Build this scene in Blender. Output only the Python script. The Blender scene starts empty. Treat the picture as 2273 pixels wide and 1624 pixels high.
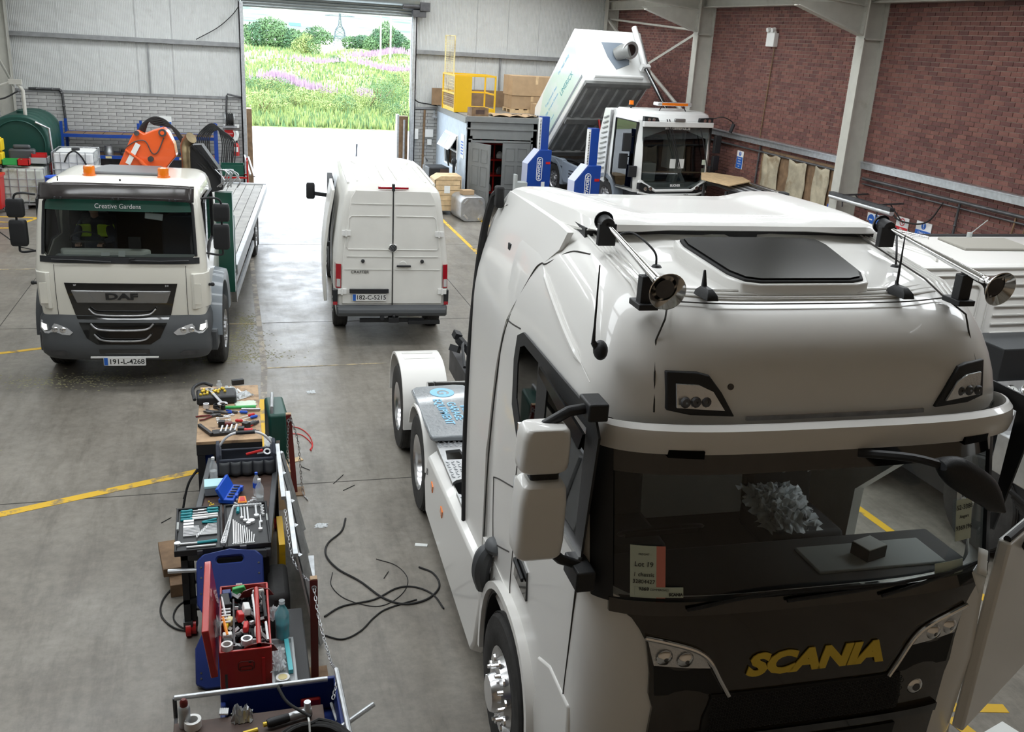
import bpy, bmesh, math, random
from mathutils import Vector, Matrix
rnd = random.Random(7)
SC = bpy.context.scene
COL = SC.collection
PI = math.pi

# ------------------------------------------------------------ camera
cam_d = bpy.data.cameras.new('camera'); cam = bpy.data.objects.new('camera', cam_d); COL.objects.link(cam)
def _cam():
    p, y, r = .3323, .2947, -.0606
    f = Vector((math.sin(y)*math.cos(p), math.cos(y)*math.cos(p), -math.sin(p)))
    rt = Vector((math.cos(y), -math.sin(y), 0)); dn = f.cross(rt)
    r2 = math.cos(r)*rt+math.sin(r)*dn; d2 = -math.sin(r)*rt+math.cos(r)*dn
    m = Matrix((r2, -d2, -f)).transposed().to_4x4(); m.translation = Vector((0, 0, 4.7)); return m
cam.matrix_world = _cam()
cam_d.sensor_width = 36; cam_d.lens = 2103.4/2273*36; cam_d.clip_end = 3000; cam_d.clip_start = .05
SC.camera = cam

# ------------------------------------------------------------ world, daylight, exposure
W = bpy.data.worlds.new('overcast_sky'); SC.world = W; W.use_nodes = True
wn = W.node_tree; wn.nodes.clear()
_o = wn.nodes.new('ShaderNodeOutputWorld'); _b = wn.nodes.new('ShaderNodeBackground')
_t = wn.nodes.new('ShaderNodeTexCoord'); _s = wn.nodes.new('ShaderNodeSeparateXYZ'); _r = wn.nodes.new('ShaderNodeValToRGB')
wn.links.new(_t.outputs['Generated'], _s.inputs[0]); wn.links.new(_s.outputs['Z'], _r.inputs[0])
_r.color_ramp.elements[0].color = (.86, .93, 1, 1); _r.color_ramp.elements[1].color = (.72, .84, 1, 1)
wn.links.new(_r.outputs[0], _b.inputs[0]); _b.inputs[1].default_value = 6.2
wn.links.new(_b.outputs[0], _o.inputs[0])
def area(name, loc, sx, sy, power, color=(1, 1, 1), rot=(0, 0, 0)):
    l = bpy.data.lights.new(name, 'AREA'); l.shape = 'RECTANGLE'; l.size = sx; l.size_y = sy; l.energy = power; l.color = color
    o = bpy.data.objects.new(name, l); o.location = loc; o.rotation_euler = rot; COL.objects.link(o); return o
RL = []   # daylight through the rooflight strips
for yc in (5.7, 9.3, 12.9, 16.5, 20.1, 23.7, 27.3):
    for sx_ in (-1, 1):
        for k in range(3):
            xc = 2.85+sx_*(2.0+k*2.15); z = 6.95-abs(xc-2.85)*.09
            RL.append((xc, yc, z, sx_))
            area('rooflight_daylight', (xc, yc, z-.03), 1.95, 1.1, 58, (.93, .97, 1), (0, sx_*.09, 0))
vs = SC.view_settings; vs.view_transform = 'Standard'; vs.look = 'None'; vs.gamma = 1; vs.exposure = .22; vs.use_curve_mapping = False

# ------------------------------------------------------------ materials
def mat(name, col, rough=.5, metal=0, coat=0, var=0, vscale=6, bump=0, bscale=60, trans=0, ior=1.45, emit=0, dirt=None, dscale=2.0, dth=.55, alpha=1, dw=.12):
    m = bpy.data.materials.new(name); m.use_nodes = True; nt = m.node_tree; p = nt.nodes['Principled BSDF']; I = p.inputs
    c4 = tuple(col)+(1,)
    I['Base Color'].default_value = c4; I['Roughness'].default_value = rough; I['Metallic'].default_value = metal
    I['Coat Weight'].default_value = coat; I['Coat Roughness'].default_value = .04; I['Transmission Weight'].default_value = trans; I['IOR'].default_value = ior
    I['Alpha'].default_value = alpha
    if emit: I['Emission Color'].default_value = c4; I['Emission Strength'].default_value = emit
    tc = nt.nodes.new('ShaderNodeTexCoord')
    last = None
    if var:
        n = nt.nodes.new('ShaderNodeTexNoise'); n.inputs['Scale'].default_value = vscale; n.inputs['Detail'].default_value = 6
        nt.links.new(tc.outputs['Object'], n.inputs['Vector'])
        mx = nt.nodes.new('ShaderNodeMix'); mx.data_type = 'RGBA'
        mx.inputs['A'].default_value = tuple(max(0, c*(1-var)) for c in col)+(1,); mx.inputs['B'].default_value = tuple(min(1, c*(1+var)) for c in col)+(1,)
        mr = nt.nodes.new('ShaderNodeMapRange'); mr.inputs['From Min'].default_value = .3; mr.inputs['From Max'].default_value = .7
        nt.links.new(n.outputs['Fac'], mr.inputs['Value']); nt.links.new(mr.outputs[0], mx.inputs['Factor']); last = mx.outputs['Result']
    if dirt:
        n = nt.nodes.new('ShaderNodeTexNoise'); n.inputs['Scale'].default_value = dscale; n.inputs['Detail'].default_value = 8; n.inputs['Roughness'].default_value = .65
        nt.links.new(tc.outputs['Object'], n.inputs['Vector'])
        mr = nt.nodes.new('ShaderNodeMapRange'); mr.inputs['From Min'].default_value = dth; mr.inputs['From Max'].default_value = dth+dw
        nt.links.new(n.outputs['Fac'], mr.inputs['Value'])
        mx = nt.nodes.new('ShaderNodeMix'); mx.data_type = 'RGBA'; nt.links.new(mr.outputs[0], mx.inputs['Factor'])
        if last: nt.links.new(last, mx.inputs['A'])
        else: mx.inputs['A'].default_value = c4
        mx.inputs['B'].default_value = tuple(dirt)+(1,); last = mx.outputs['Result']
    if last: nt.links.new(last, I['Base Color'])
    if bump:
        n = nt.nodes.new('ShaderNodeTexNoise'); n.inputs['Scale'].default_value = bscale; n.inputs['Detail'].default_value = 4
        nt.links.new(tc.outputs['Object'], n.inputs['Vector'])
        b = nt.nodes.new('ShaderNodeBump'); b.inputs['Strength'].default_value = bump; b.inputs['Distance'].default_value = .01
        nt.links.new(n.outputs['Fac'], b.inputs['Height']); nt.links.new(b.outputs[0], I['Normal'])
    return m
M = {}
def glass_mat(name, tint=(.7, .76, .75), ior=1.5):
    m = bpy.data.materials.new(name); m.use_nodes = True; nt = m.node_tree; nt.nodes.clear()
    o = nt.nodes.new('ShaderNodeOutputMaterial'); mix = nt.nodes.new('ShaderNodeMixShader'); tr = nt.nodes.new('ShaderNodeBsdfTransparent'); gl = nt.nodes.new('ShaderNodeBsdfGlossy'); fr = nt.nodes.new('ShaderNodeFresnel')
    tr.inputs[0].default_value = tuple(tint)+(1,); gl.inputs['Roughness'].default_value = .02; fr.inputs[0].default_value = ior
    nt.links.new(fr.outputs[0], mix.inputs[0]); nt.links.new(tr.outputs[0], mix.inputs[1]); nt.links.new(gl.outputs[0], mix.inputs[2]); nt.links.new(mix.outputs[0], o.inputs[0]); return m
M['white_paint'] = mat('white_paint', (.79, .78, .75), .34, coat=.5)
M['warm_white_paint'] = mat('warm_white_paint', (.80, .78, .70), .28, coat=.8)
M['van_white'] = mat('van_white', (.70, .69, .65), .5, coat=.15, var=.04, vscale=3)
M['black_plastic'] = mat('black_plastic', (.018, .019, .021), .5, bump=.15, bscale=200)
M['gloss_black'] = mat('gloss_black', (.008, .008, .008), .12, coat=1)
M['dark_grey_plastic'] = mat('dark_grey_plastic', (.075, .08, .085), .5, bump=.1, bscale=200)
M['mid_grey_paint'] = mat('mid_grey_paint', (.23, .26, .29), .35, coat=.4)
M['rubber'] = mat('rubber', (.02, .02, .02), .75, var=.3, bump=.2, bscale=30)
M['tyre'] = mat('tyre', (.032, .031, .03), .8, var=.35, vscale=8, bump=.2, bscale=40)
M['chrome'] = mat('chrome', (.8, .8, .8), .1, 1)
M['rim_metal'] = mat('polished_rim', (.72, .72, .73), .24, 1, bump=.03, bscale=12)
M['alloy'] = mat('alloy', (.62, .62, .63), .35, .9)
M['steel'] = mat('steel', (.45, .45, .46), .38, 1, var=.2, vscale=12)
M['dark_steel'] = mat('dark_steel', (.10, .10, .105), .5, .6, var=.3)
M['bright_tool'] = mat('bright_tool_steel', (.74, .75, .76), .32, .3)
M['panel_grey'] = mat('grey_sheet_metal', (.58, .585, .58), .45, .25, var=.1)
M['galv'] = mat('galvanised_steel', (.52, .54, .56), .42, .8, var=.15, vscale=14)
M['dull_alu'] = mat('dull_aluminium', (.50, .51, .52), .4, .85, var=.12, vscale=9)
M['glass'] = glass_mat('clear_glass', (.80, .85, .84))
M['tint_glass'] = glass_mat('tinted_glass', (.34, .37, .37))
M['dark_glass'] = mat('dark_glass', (.004, .004, .004), .15); M['dark_glass'].node_tree.nodes['Principled BSDF'].inputs['Specular IOR Level'].default_value = .06
M['interior'] = mat('dark_interior', (.035, .036, .038), .7)
M['interior_grey'] = mat('grey_interior_trim', (.38, .40, .39), .7)
M['beige_trim'] = mat('beige_interior_trim', (.68, .68, .62), .7)
M['white_print'] = mat('white_print', (.85, .85, .85), .5)
M['black_print'] = mat('black_print', (.02, .02, .02), .5)
M['blue_print'] = mat('blue_print', (.02, .12, .5), .5)
M['paper'] = mat('paper', (.78, .80, .78), .8)
M['orange_lens'] = mat('orange_lens', (.85, .2, .01), .15, coat=1)
M['red_lens'] = mat('red_lens', (.35, .01, .02), .12, coat=1)
M['clear_lens'] = mat('clear_lens', (.75, .76, .77), .08, .5, coat=1, bump=.5, bscale=70)
M['headlamp_lit'] = mat('lit_headlamp', (1, 1, .92), .1, emit=.9)
M['red_paint'] = mat('red_paint', (.42, .015, .012), .3, coat=.5)
M['dark_red_paint'] = mat('dark_red_paint', (.13, .012, .01), .4, coat=.3, dirt=(.05, .02, .015), dth=.58)
M['blue_paint'] = mat('blue_paint', (.01, .055, .30), .35, coat=.3, dirt=(.02, .03, .08), dth=.64)
M['navy_plastic'] = mat('navy_plastic', (.012, .03, .16), .4)
M['blue_plastic'] = mat('blue_plastic', (.01, .08, .5), .4)
M['orange_paint'] = mat('orange_paint', (.80, .115, .02), .38, coat=.4, dirt=(.5, .07, .02), dth=.6)
M['yellow_paint'] = mat('yellow_paint', (.75, .45, .01), .4, coat=.2, dirt=(.35, .2, .04), dth=.6)
M['pale_yellow'] = mat('pale_yellow_paint', (.7, .6, .3), .5, dirt=(.3, .2, .1), dth=.5)
M['green_plastic'] = mat('green_plastic', (.01, .06, .045), .42)
M['dark_green'] = mat('dark_green_paint', (.01, .075, .05), .35, coat=.4)
M['teal_plastic'] = mat('teal_plastic', (.02, .28, .32), .4)
M['red_plastic'] = mat('red_plastic', (.55, .02, .02), .35)
M['yellow_plastic'] = mat('yellow_plastic', (.85, .6, .02), .4)
M['orange_plastic'] = mat('orange_plastic', (.85, .28, .03), .4)
M['green_bright'] = mat('green_plastic_bright', (.05, .4, .1), .4)
M['white_plastic'] = mat('white_plastic', (.8, .8, .78), .45)
M['pale_wood'] = mat('pale_wood', (.62, .45, .26), .7, var=.18, vscale=9, bump=.1)
M['brown_wood'] = mat('brown_wood', (.20, .125, .07), .75, var=.3, vscale=7, bump=.2)
M['dark_wood'] = mat('dark_stained_wood', (.075, .045, .035), .6, var=.3, vscale=7)
M['worn_ply'] = mat('worn_plywood', (.40, .27, .16), .65, var=.25, vscale=5, dirt=(.14, .09, .06), dscale=7, dth=.5, dw=.2)
M['cardboard'] = mat('cardboard', (.42, .29, .17), .85, var=.08)
M['cardboard_dark'] = mat('old_cardboard', (.26, .17, .10), .85, var=.15)
M['clear_plastic'] = mat('clear_plastic', (.75, .8, .82), .15, alpha=.32)
M['blue_clear'] = mat('blue_clear_plastic', (.12, .45, .52), .15, alpha=.6)
M['ibc_plastic'] = mat('milky_plastic', (.62, .64, .58), .5, var=.15, vscale=4, dirt=(.35, .34, .26), dth=.52)
M['plastic_film'] = mat('crumpled_film', (.72, .76, .78), .25, bump=1, bscale=22, alpha=.75)
M['hi_vis'] = mat('hi_vis_fabric', (.55, .8, .05), .8)
M['fabric_dark'] = mat('dark_fabric', (.04, .045, .06), .9)
M['skin'] = mat('skin', (.45, .27, .2), .6)
M['hair'] = mat('hair', (.05, .035, .025), .8)
M['yellow_reflection_brass'] = mat('chrome_lettering', (.78, .56, .07), .3, .35)  # yellow reflection of the chrome letters put into the colour; also plain brass

# ------------------------------------------------------------ mesh builder
def V3(a): return Vector(a)
class MB:
    def __init__(s): s.v = []; s.f = []; s.m = []
    def add(s, vs, fs, mi=0):
        n = len(s.v); s.v += [tuple(v) for v in vs]; s.f += [tuple(i+n for i in f) for f in fs]; s.m += [mi]*len(fs); return s
    def box(s, c, d, rot=None, mi=0, taper=1, shear=(0, 0)):
        x, y, z = d[0]/2, d[1]/2, d[2]/2; vs = []
        for k in (-1, 1):
            t = taper if k > 0 else 1
            for a, b in ((-1, -1), (1, -1), (1, 1), (-1, 1)):
                vs.append(Vector((a*x*t+(shear[0] if k > 0 else 0), b*y*t+(shear[1] if k > 0 else 0), k*z)))
        if rot is not None:
            R = rot if isinstance(rot, Matrix) else Matrix.Rotation(rot[2], 3, 'Z') @ Matrix.Rotation(rot[1], 3, 'Y') @ Matrix.Rotation(rot[0], 3, 'X')
            vs = [R @ v for v in vs]
        C = Vector(c)
        return s.add([v+C for v in vs], [(3, 2, 1, 0), (4, 5, 6, 7), (0, 1, 5, 4), (1, 2, 6, 5), (2, 3, 7, 6), (3, 0, 4, 7)], mi)
    def bb(s, a, b, mi=0):
        return s.box([(a[i]+b[i])/2 for i in range(3)], [abs(b[i]-a[i]) for i in range(3)], mi=mi)
    def bar(s, p0, p1, w, h, mi=0, up=(0, 0, 1)):
        p0, p1 = V3(p0), V3(p1); d = p1-p0; L = d.length; d.normalize(); u = V3(up)
        if abs(d.dot(u)) > .99: u = Vector((0, 1, 0))
        x = u.cross(d).normalized(); z = d.cross(x)
        R = Matrix((x, d, z)).transposed()
        return s.box((p0+p1)/2, (w, L, h), R, mi)
    def cyl(s, p0, p1, r0, r1=None, n=16, caps=True, mi=0):
        if r1 is None: r1 = r0
        p0, p1 = V3(p0), V3(p1); d = (p1-p0).normalized(); a = d.orthogonal().normalized(); b = d.cross(a)
        vs = []
        for p, r in ((p0, r0), (p1, r1)):
            for i in range(n):
                t = 2*PI*i/n; vs.append(p+(a*math.cos(t)+b*math.sin(t))*r)
        fs = [(i, (i+1) % n, n+(i+1) % n, n+i) for i in range(n)]
        if caps: fs += [tuple(range(n-1, -1, -1)), tuple(range(n, 2*n))]
        return s.add(vs, fs, mi)
    def tube(s, path, r, n=8, closed=False, caps=True, mi=0):
        P = [V3(p) for p in path]; m = len(P); vs = []; a = None
        for i, p in enumerate(P):
            if closed: d = (P[(i+1) % m]-P[i-1])
            else: d = P[min(i+1, m-1)]-P[max(i-1, 0)]
            d.normalize()
            if a is None: a = d.orthogonal().normalized()
            else:
                a = a-d*a.dot(d)
                a = a.normalized() if a.length > 1e-6 else d.orthogonal().normalized()
            b = d.cross(a); rr = r[i] if isinstance(r, (list, tuple)) else r
            for k in range(n):
                t = 2*PI*k/n; vs.append(p+(a*math.cos(t)+b*math.sin(t))*rr)
        fs = []
        for i in range(m if closed else m-1):
            j = (i+1) % m
            for k in range(n): fs.append((i*n+k, i*n+(k+1) % n, j*n+(k+1) % n, j*n+k))
        if caps and not closed: fs += [tuple(range(n-1, -1, -1)), tuple(range((m-1)*n, m*n))]
        return s.add(vs, fs, mi)
    def prism(s, poly, ax, a, b, mi=0):
        """poly: 2D points on the two other axes, extruded from a to b along axis ax"""
        n = len(poly)
        def P(p, t):
            q = list(p); q.insert(ax, t); return tuple(q)
        vs = [P(p, a) for p in poly]+[P(p, b) for p in poly]
        fs = [tuple(range(n-1, -1, -1)), tuple(range(n, 2*n))]+[(i, (i+1) % n, n+(i+1) % n, n+i) for i in range(n)]
        return s.add(vs, fs, mi)
    def lathe(s, prof, o=(0, 0, 0), axis=(0, 0, 1), n=24, mi=0, ang=2*PI):
        """prof: (radius, height) along axis"""
        o = V3(o); d = V3(axis).normalized(); a = d.orthogonal().normalized(); b = d.cross(a); m = len(prof); vs = []
        full = abs(ang-2*PI) < 1e-6; nn = n if full else n+1
        for r, h in prof:
            for i in range(nn):
                t = ang*i/n; vs.append(o+d*h+(a*math.cos(t)+b*math.sin(t))*r)
        fs = []
        for j in range(m-1):
            for i in range(n):
                i2 = (i+1) % nn; fs.append((j*nn+i, j*nn+i2, (j+1)*nn+i2, (j+1)*nn+i))
        return s.add(vs, fs, mi)
    def loft(s, secs, closed=True, caps=True, mi=0):
        n = len(secs[0]); m = len(secs); vs = [p for q in secs for p in q]; fs = []
        for j in range(m-1):
            for i in range(n if closed else n-1):
                i2 = (i+1) % n; fs.append((j*n+i, j*n+i2, (j+1)*n+i2, (j+1)*n+i))
        if caps and closed: fs += [tuple(range(n-1, -1, -1)), tuple(range((m-1)*n, m*n))]
        return s.add(vs, fs, mi)
    def grid(s, fn, nu, nv, mi=0):
        vs = [fn(i/nu, j/nv) for j in range(nv+1) for i in range(nu+1)]
        fs = [(j*(nu+1)+i, j*(nu+1)+i+1, (j+1)*(nu+1)+i+1, (j+1)*(nu+1)+i) for j in range(nv) for i in range(nu)]
        return s.add(vs, fs, mi)
    def ball(s, c, r, n=12, mi=0):
        if not isinstance(r, (tuple, list)): r = (r, r, r)
        m = max(4, n//2); vs = []; c = V3(c)
        for j in range(m+1):
            t = PI*j/m
            for i in range(n):
                u = 2*PI*i/n; vs.append(c+Vector((r[0]*math.sin(t)*math.cos(u), r[1]*math.sin(t)*math.sin(u), r[2]*math.cos(t))))
        fs = [(j*n+i, (j+1)*n+i, (j+1)*n+(i+1) % n, j*n+(i+1) % n) for j in range(m) for i in range(n)]
        return s.add(vs, fs, mi)
    def xf(s, mtx):
        s.v = [tuple(mtx @ Vector(v)) for v in s.v]; return s
    def mesh(s, name, mats, smooth=35):
        me = bpy.data.meshes.new(name); me.from_pydata(s.v, [], s.f)
        for m in (mats if isinstance(mats, (list, tuple)) else [mats]): me.materials.append(M[m] if isinstance(m, str) else m)
        if any(s.m): me.polygons.foreach_set('material_index', s.m)
        bm = bmesh.new(); bm.from_mesh(me); bmesh.ops.remove_doubles(bm, verts=bm.verts, dist=1e-5); bmesh.ops.recalc_face_normals(bm, faces=bm.faces); bm.to_mesh(me); bm.free()
        if smooth:
            me.polygons.foreach_set('use_smooth', [True]*len(me.polygons)); me.set_sharp_from_angle(angle=math.radians(smooth))
        me.update(); return me
    def obj(s, name, mats, parent=None, smooth=35, bevel=0, label=None, cat=None, group=None, kind=None, segs=2, solid=0):
        o = bpy.data.objects.new(name, s.mesh(name, mats, smooth)); COL.objects.link(o); o.parent = parent
        if solid:
            b = o.modifiers.new('solid', 'SOLIDIFY'); b.thickness = solid; b.offset = 0
        if bevel:
            b = o.modifiers.new('bevel', 'BEVEL'); b.width = bevel; b.segments = segs; b.limit_method = 'ANGLE'; b.angle_limit = math.radians(40); b.harden_normals = False
        return tag(o, label, cat, group, kind)
def tag(o, label=None, cat=None, group=None, kind=None):
    if label: o['label'] = label
    if cat: o['category'] = cat
    if group: o['group'] = group
    if kind: o['kind'] = kind
    return o
def thing(name, label, cat, loc=(0, 0, 0), rz=0, group=None, rot=None):
    o = bpy.data.objects.new(name, None); COL.objects.link(o); o.location = loc; o.rotation_euler = rot or (0, 0, rz); o.empty_display_size = .1
    return tag(o, label, cat, group)
def dup(root, loc=None, rz=None, label=None, group=None, rot=None):
    r = root.copy(); COL.objects.link(r)
    if loc is not None: r.location = loc
    if rz is not None: r.rotation_euler = (0, 0, rz)
    if rot is not None: r.rotation_euler = rot
    if label: r['label'] = label
    if group: r['group'] = group
    for ch in list(root.children):
        c = ch.copy(); COL.objects.link(c); c.parent = r
        for g in ch.children:
            d = g.copy(); COL.objects.link(d); d.parent = c
    return r
def cut(o, cutters):
    """boolean-subtract closed meshes from object o and bake the result"""
    for c in cutters:
        co = bpy.data.objects.new('cutter', c.mesh('cutter', 'black_plastic', 0)); COL.objects.link(co); co.parent = o.parent
        b = o.modifiers.new('cut', 'BOOLEAN'); b.operation = 'DIFFERENCE'; b.solver = 'EXACT'; b.object = co
        bpy.context.view_layer.update()
        dg = bpy.context.evaluated_depsgraph_get(); me = bpy.data.meshes.new_from_object(o.evaluated_get(dg))
        o.modifiers.clear(); old = o.data; o.data = me; bpy.data.meshes.remove(old); bpy.data.objects.remove(co)
    o.data.set_sharp_from_angle(angle=math.radians(35))
    return o
def text(s, size, depth, m, parent, loc, rot=(0, 0, 0), name='lettering', label=None, align='CENTER', sx=1, shear=0, bold=0):
    cu = bpy.data.curves.new(name, 'FONT'); cu.body = s; cu.size = size; cu.extrude = depth; cu.align_x = align; cu.align_y = 'CENTER'; cu.shear = shear; cu.offset = bold; cu.resolution_u = 3
    t = bpy.data.objects.new('tmp', cu); COL.objects.link(t); bpy.context.view_layer.update()
    me = bpy.data.meshes.new_from_object(t.evaluated_get(bpy.context.evaluated_depsgraph_get())); bpy.data.objects.remove(t)
    me.materials.clear(); me.materials.append(M[m] if isinstance(m, str) else m)
    if sx != 1:
        for v in me.vertices: v.co.x *= sx
    o = bpy.data.objects.new(name, me); COL.objects.link(o); o.parent = parent; o.location = loc
    if isinstance(rot, Matrix): o.rotation_euler = rot.to_euler()
    else: o.rotation_euler = rot
    return tag(o, label)
def rr(w, h, r, n=4, cx=0, cy=0):
    """rounded rectangle polygon"""
    out = []
    for a, (sx, sy) in enumerate(((1, 1), (-1, 1), (-1, -1), (1, -1))):
        for k in range(n+1):
            t = PI/2*(a+k/n); out.append((cx+sx*(w/2-r)+r*math.cos(t), cy+sy*(h/2-r)+r*math.sin(t)))
    return out
def catmull(pts, n=8, closed=False):
    P = [V3(p) for p in pts]; m = len(P); out = []
    for i in range(m if closed else m-1):
        p0 = P[i-1] if (i > 0 or closed) else P[0]*2-P[1]; p1 = P[i]; p2 = P[(i+1) % m]; p3 = P[(i+2) % m] if (closed or i+2 < m) else P[-1]*2-P[-2]
        for k in range(n):
            t = k/n; out.append(.5*((2*p1)+(p2-p0)*t+(2*p0-5*p1+4*p2-p3)*t*t+(3*p1-p0-3*p2+p3)*t**3))
    if not closed: out.append(P[-1])
    return out
def crumple(w, d, h, seed, n=14):
    r = random.Random(seed); b = MB(); H = [[r.random() for _ in range(n+1)] for _ in range(n+1)]
    def fn(u, v):
        i, j = int(round(u*n)), int(round(v*n)); k = H[j][i]; e = 1-max(abs(u-.5), abs(v-.5))*2
        return ((u-.5)*w*(.8+.35*k), (v-.5)*d*(.8+.35*H[i][j]), h*(.15+k)*min(1, e*3+.05)*.8)
    return b.grid(fn, n, n)
# ============================================================ THE SETTING
def floor_mat():
    m = bpy.data.materials.new('polished_concrete'); m.use_nodes = True; nt = m.node_tree; p = nt.nodes['Principled BSDF']; N = nt.nodes; L = nt.links
    tc = N.new('ShaderNodeTexCoord')
    def noise(sc, det, ro=.6, vec=None):
        n = N.new('ShaderNodeTexNoise'); n.inputs['Scale'].default_value = sc; n.inputs['Detail'].default_value = det; n.inputs['Roughness'].default_value = ro
        L.new(vec or tc.outputs['Object'], n.inputs['Vector']); return n.outputs['Fac']
    def ramp(f, stops):
        r = N.new('ShaderNodeValToRGB'); e = r.color_ramp.elements
        for i, (a, c) in enumerate(stops):
            q = e[i] if i < 2 else e.new(a)
            q.position = a; q.color = tuple(c)+(1,)
        L.new(f, r.inputs[0]); return r.outputs[0]
    def mul(a, b, f=1):
        x = N.new('ShaderNodeMix'); x.data_type = 'RGBA'; x.blend_type = 'MULTIPLY'; x.inputs['Factor'].default_value = f; L.new(a, x.inputs['A']); L.new(b, x.inputs['B']); return x.outputs['Result']
    base = ramp(noise(.55, 6), [(.3, (.175, .158, .132)), (.7, (.285, .262, .226))])
    fine = ramp(noise(9, 8, .7), [(.3, (.72, .72, .72)), (.65, (1.05, 1.05, 1.05))])
    mp = N.new('ShaderNodeMapping'); mp.inputs['Scale'].default_value = (2.2, .35, 1); mp.inputs['Rotation'].default_value = (0, 0, .25); L.new(tc.outputs['Object'], mp.inputs['Vector'])
    streak = ramp(noise(2.0, 8, .72, mp.outputs[0]), [(.36, (.55, .54, .52)), (.52, (1, 1, 1))])
    spots = ramp(noise(1.7, 10, .75), [(.60, (1, 1, 1)), (.72, (.45, .44, .42))])
    c = mul(mul(mul(base, fine), streak, .55), spots, .6)
    L.new(c, p.inputs['Base Color'])
    rg = N.new('ShaderNodeMapRange'); rg.inputs['From Min'].default_value = .35; rg.inputs['From Max'].default_value = .7; rg.inputs['To Min'].default_value = .30; rg.inputs['To Max'].default_value = .52
    L.new(noise(1.2, 7, .7), rg.inputs['Value']); L.new(rg.outputs[0], p.inputs['Roughness'])
    b = N.new('ShaderNodeBump'); b.inputs['Strength'].default_value = .08; b.inputs['Distance'].default_value = .01; L.new(noise(40, 5), b.inputs['Height']); L.new(b.outputs[0], p.inputs['Normal'])
    return m
M['concrete'] = floor_mat()
M['yard'] = mat('pale_yard_concrete', (.62, .61, .58), .8, var=.08, vscale=.6, dirt=(.5, .46, .42), dscale=.25, dth=.6, dw=.1)
M['dark_joint'] = mat('dark_joint', (.05, .047, .042), .9)
M['cladding'] = mat('white_cladding', (.60, .61, .60), .45, var=.04, dirt=(.42, .42, .40), dscale=2.5, dth=.60, dw=.25)
M['block'] = mat('painted_block', (.42, .42, .41), .85, var=.14, vscale=4, bump=.5, bscale=45, dirt=(.2, .2, .19), dscale=1.4, dth=.55, dw=.2)
M['mortar'] = mat('block_mortar', (.16, .155, .15), .95, bump=.4)
M['brick_a'] = mat('red_brick', (.175, .074, .062), .85, var=.18, vscale=5, bump=.5, bscale=50, dirt=(.10, .04, .035), dscale=1.2, dth=.58, dw=.2)
M['brick_b'] = mat('dark_red_brick', (.135, .058, .052), .88, var=.2, vscale=5, bump=.5, bscale=50, dirt=(.085, .04, .035), dscale=1.2, dth=.6, dw=.2)
M['brick_c'] = mat('orange_red_brick', (.20, .087, .07), .85, var=.15, vscale=5, bump=.5, bscale=50)
M['brick_mortar'] = mat('brick_mortar', (.44, .37, .31), .95, bump=.3, dirt=(.16, .12, .10), dscale=1.0, dth=.55)
M['cream_steel'] = mat('cream_painted_steel', (.50, .49, .44), .5, var=.06, dirt=(.30, .28, .22), dscale=2, dth=.6, dw=.2)
M['grey_steel'] = mat('grey_rail_steel', (.27, .275, .28), .55, .3, var=.15)
M['shutter'] = mat('shutter_steel', (.33, .36, .36), .4, .7, var=.08)
M['roof_sheet'] = mat('roof_liner_sheet', (.78, .78, .76), .7)
M['rooflight'] = mat('rooflight_sheet', (.8, .85, .88), .6)
M['brown_board'] = mat('brown_office_boarding', (.36, .27, .185), .7, var=.1)
M['yellow_line'] = mat('yellow_floor_paint', (.68, .42, .03), .6, dirt=(.26, .2, .11), dscale=5, dth=.54, dw=.08)
M['faded_line'] = mat('faded_floor_paint', (.50, .40, .24), .7, dirt=(.24, .22, .18), dscale=4, dth=.46, dw=.1)
M['pale_line'] = mat('worn_pale_floor_paint', (.42, .37, .30), .7, dirt=(.24, .22, .2), dscale=5, dth=.45, dw=.1)
XL, XR, YB, YF = -6.1, 11.8, 30.09, -1.2
b = MB(); b.bb((XL-.3, YF-.3, -.25), (XR+.3, YB+.25, 0)); b.obj('floor', 'concrete', kind='structure')
b = MB(); b.bb((-60, YB+.25, -.3), (80, 49, -.015)); b.obj('yard_paving', 'yard', kind='structure')
b = MB()
for (x0, y0, x1, y1) in ((XL, 9.52, .0, 9.52), (.0, 9.52, 8, 9.4), (XL, 15.6, XR, 15.6), (XL, 21.7, XR, 21.7), (4.1, YF, 4.1, YB), (-3.6, YF, -3.6, YB)):
    b.bar((x0, y0, .0), (x1, y1, .0), .012, .003)
b.obj('floor_joint', 'dark_joint', kind='structure')
def mark(pts, w, m, name='floor_marking'):
    b = MB()
    for p, q in zip(pts, pts[1:]): b.bar((*p, .002), (*q, .002), w, .003)
    return b.obj(name, m, kind='structure')
mark([(.30, 29.5), (.29, 20), (.32, 13.35), (.27, 12.1)], .085, 'pale_line')
mark([(.27, 12.1), (.2, 10.9), (.17, 9.7)], .1, 'yellow_line')
mark([(-4.6, 8.45), (-2.33, 9.3), (-.40, 10.04)], .115, 'yellow_line')
mark([(.34, 13.34), (2.1, 13.38)], .03, 'faded_line'); mark([(-.3, 15.6), (.26, 15.55)], .05, 'faded_line')
mark([(-5.6, 13.6), (-2.77, 14.59), (-1.5, 15.0)], .09, 'yellow_line'); mark([(-6, 19.44), (-2.5, 19.6)], .06, 'faded_line')
mark([(5.33, 25.4), (5.3, 20.3), (5.25, 13.2), (5.2, 8)], .09, 'yellow_line')
mark([(6.3, 25.6), (6.46, 23.4), (6.5, 21)], .09, 'yellow_line'); mark([(5.3, 21.2), (6.6, 21.1)], .05, 'faded_line')
mark([(-5.9, 24.9), (-4.55, 24.75)], .1, 'yellow_line'); mark([(-5.9, 23.4), (-4.9, 23.5), (-4.55, 24.75)], .1, 'yellow_line'); mark([(-5.9, 24.3), (-4.7, 24.1)], .08, 'yellow_line'); mark([(-5.2, 23.4), (-5.6, 24.9)], .08, 'yellow_line')
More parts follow.
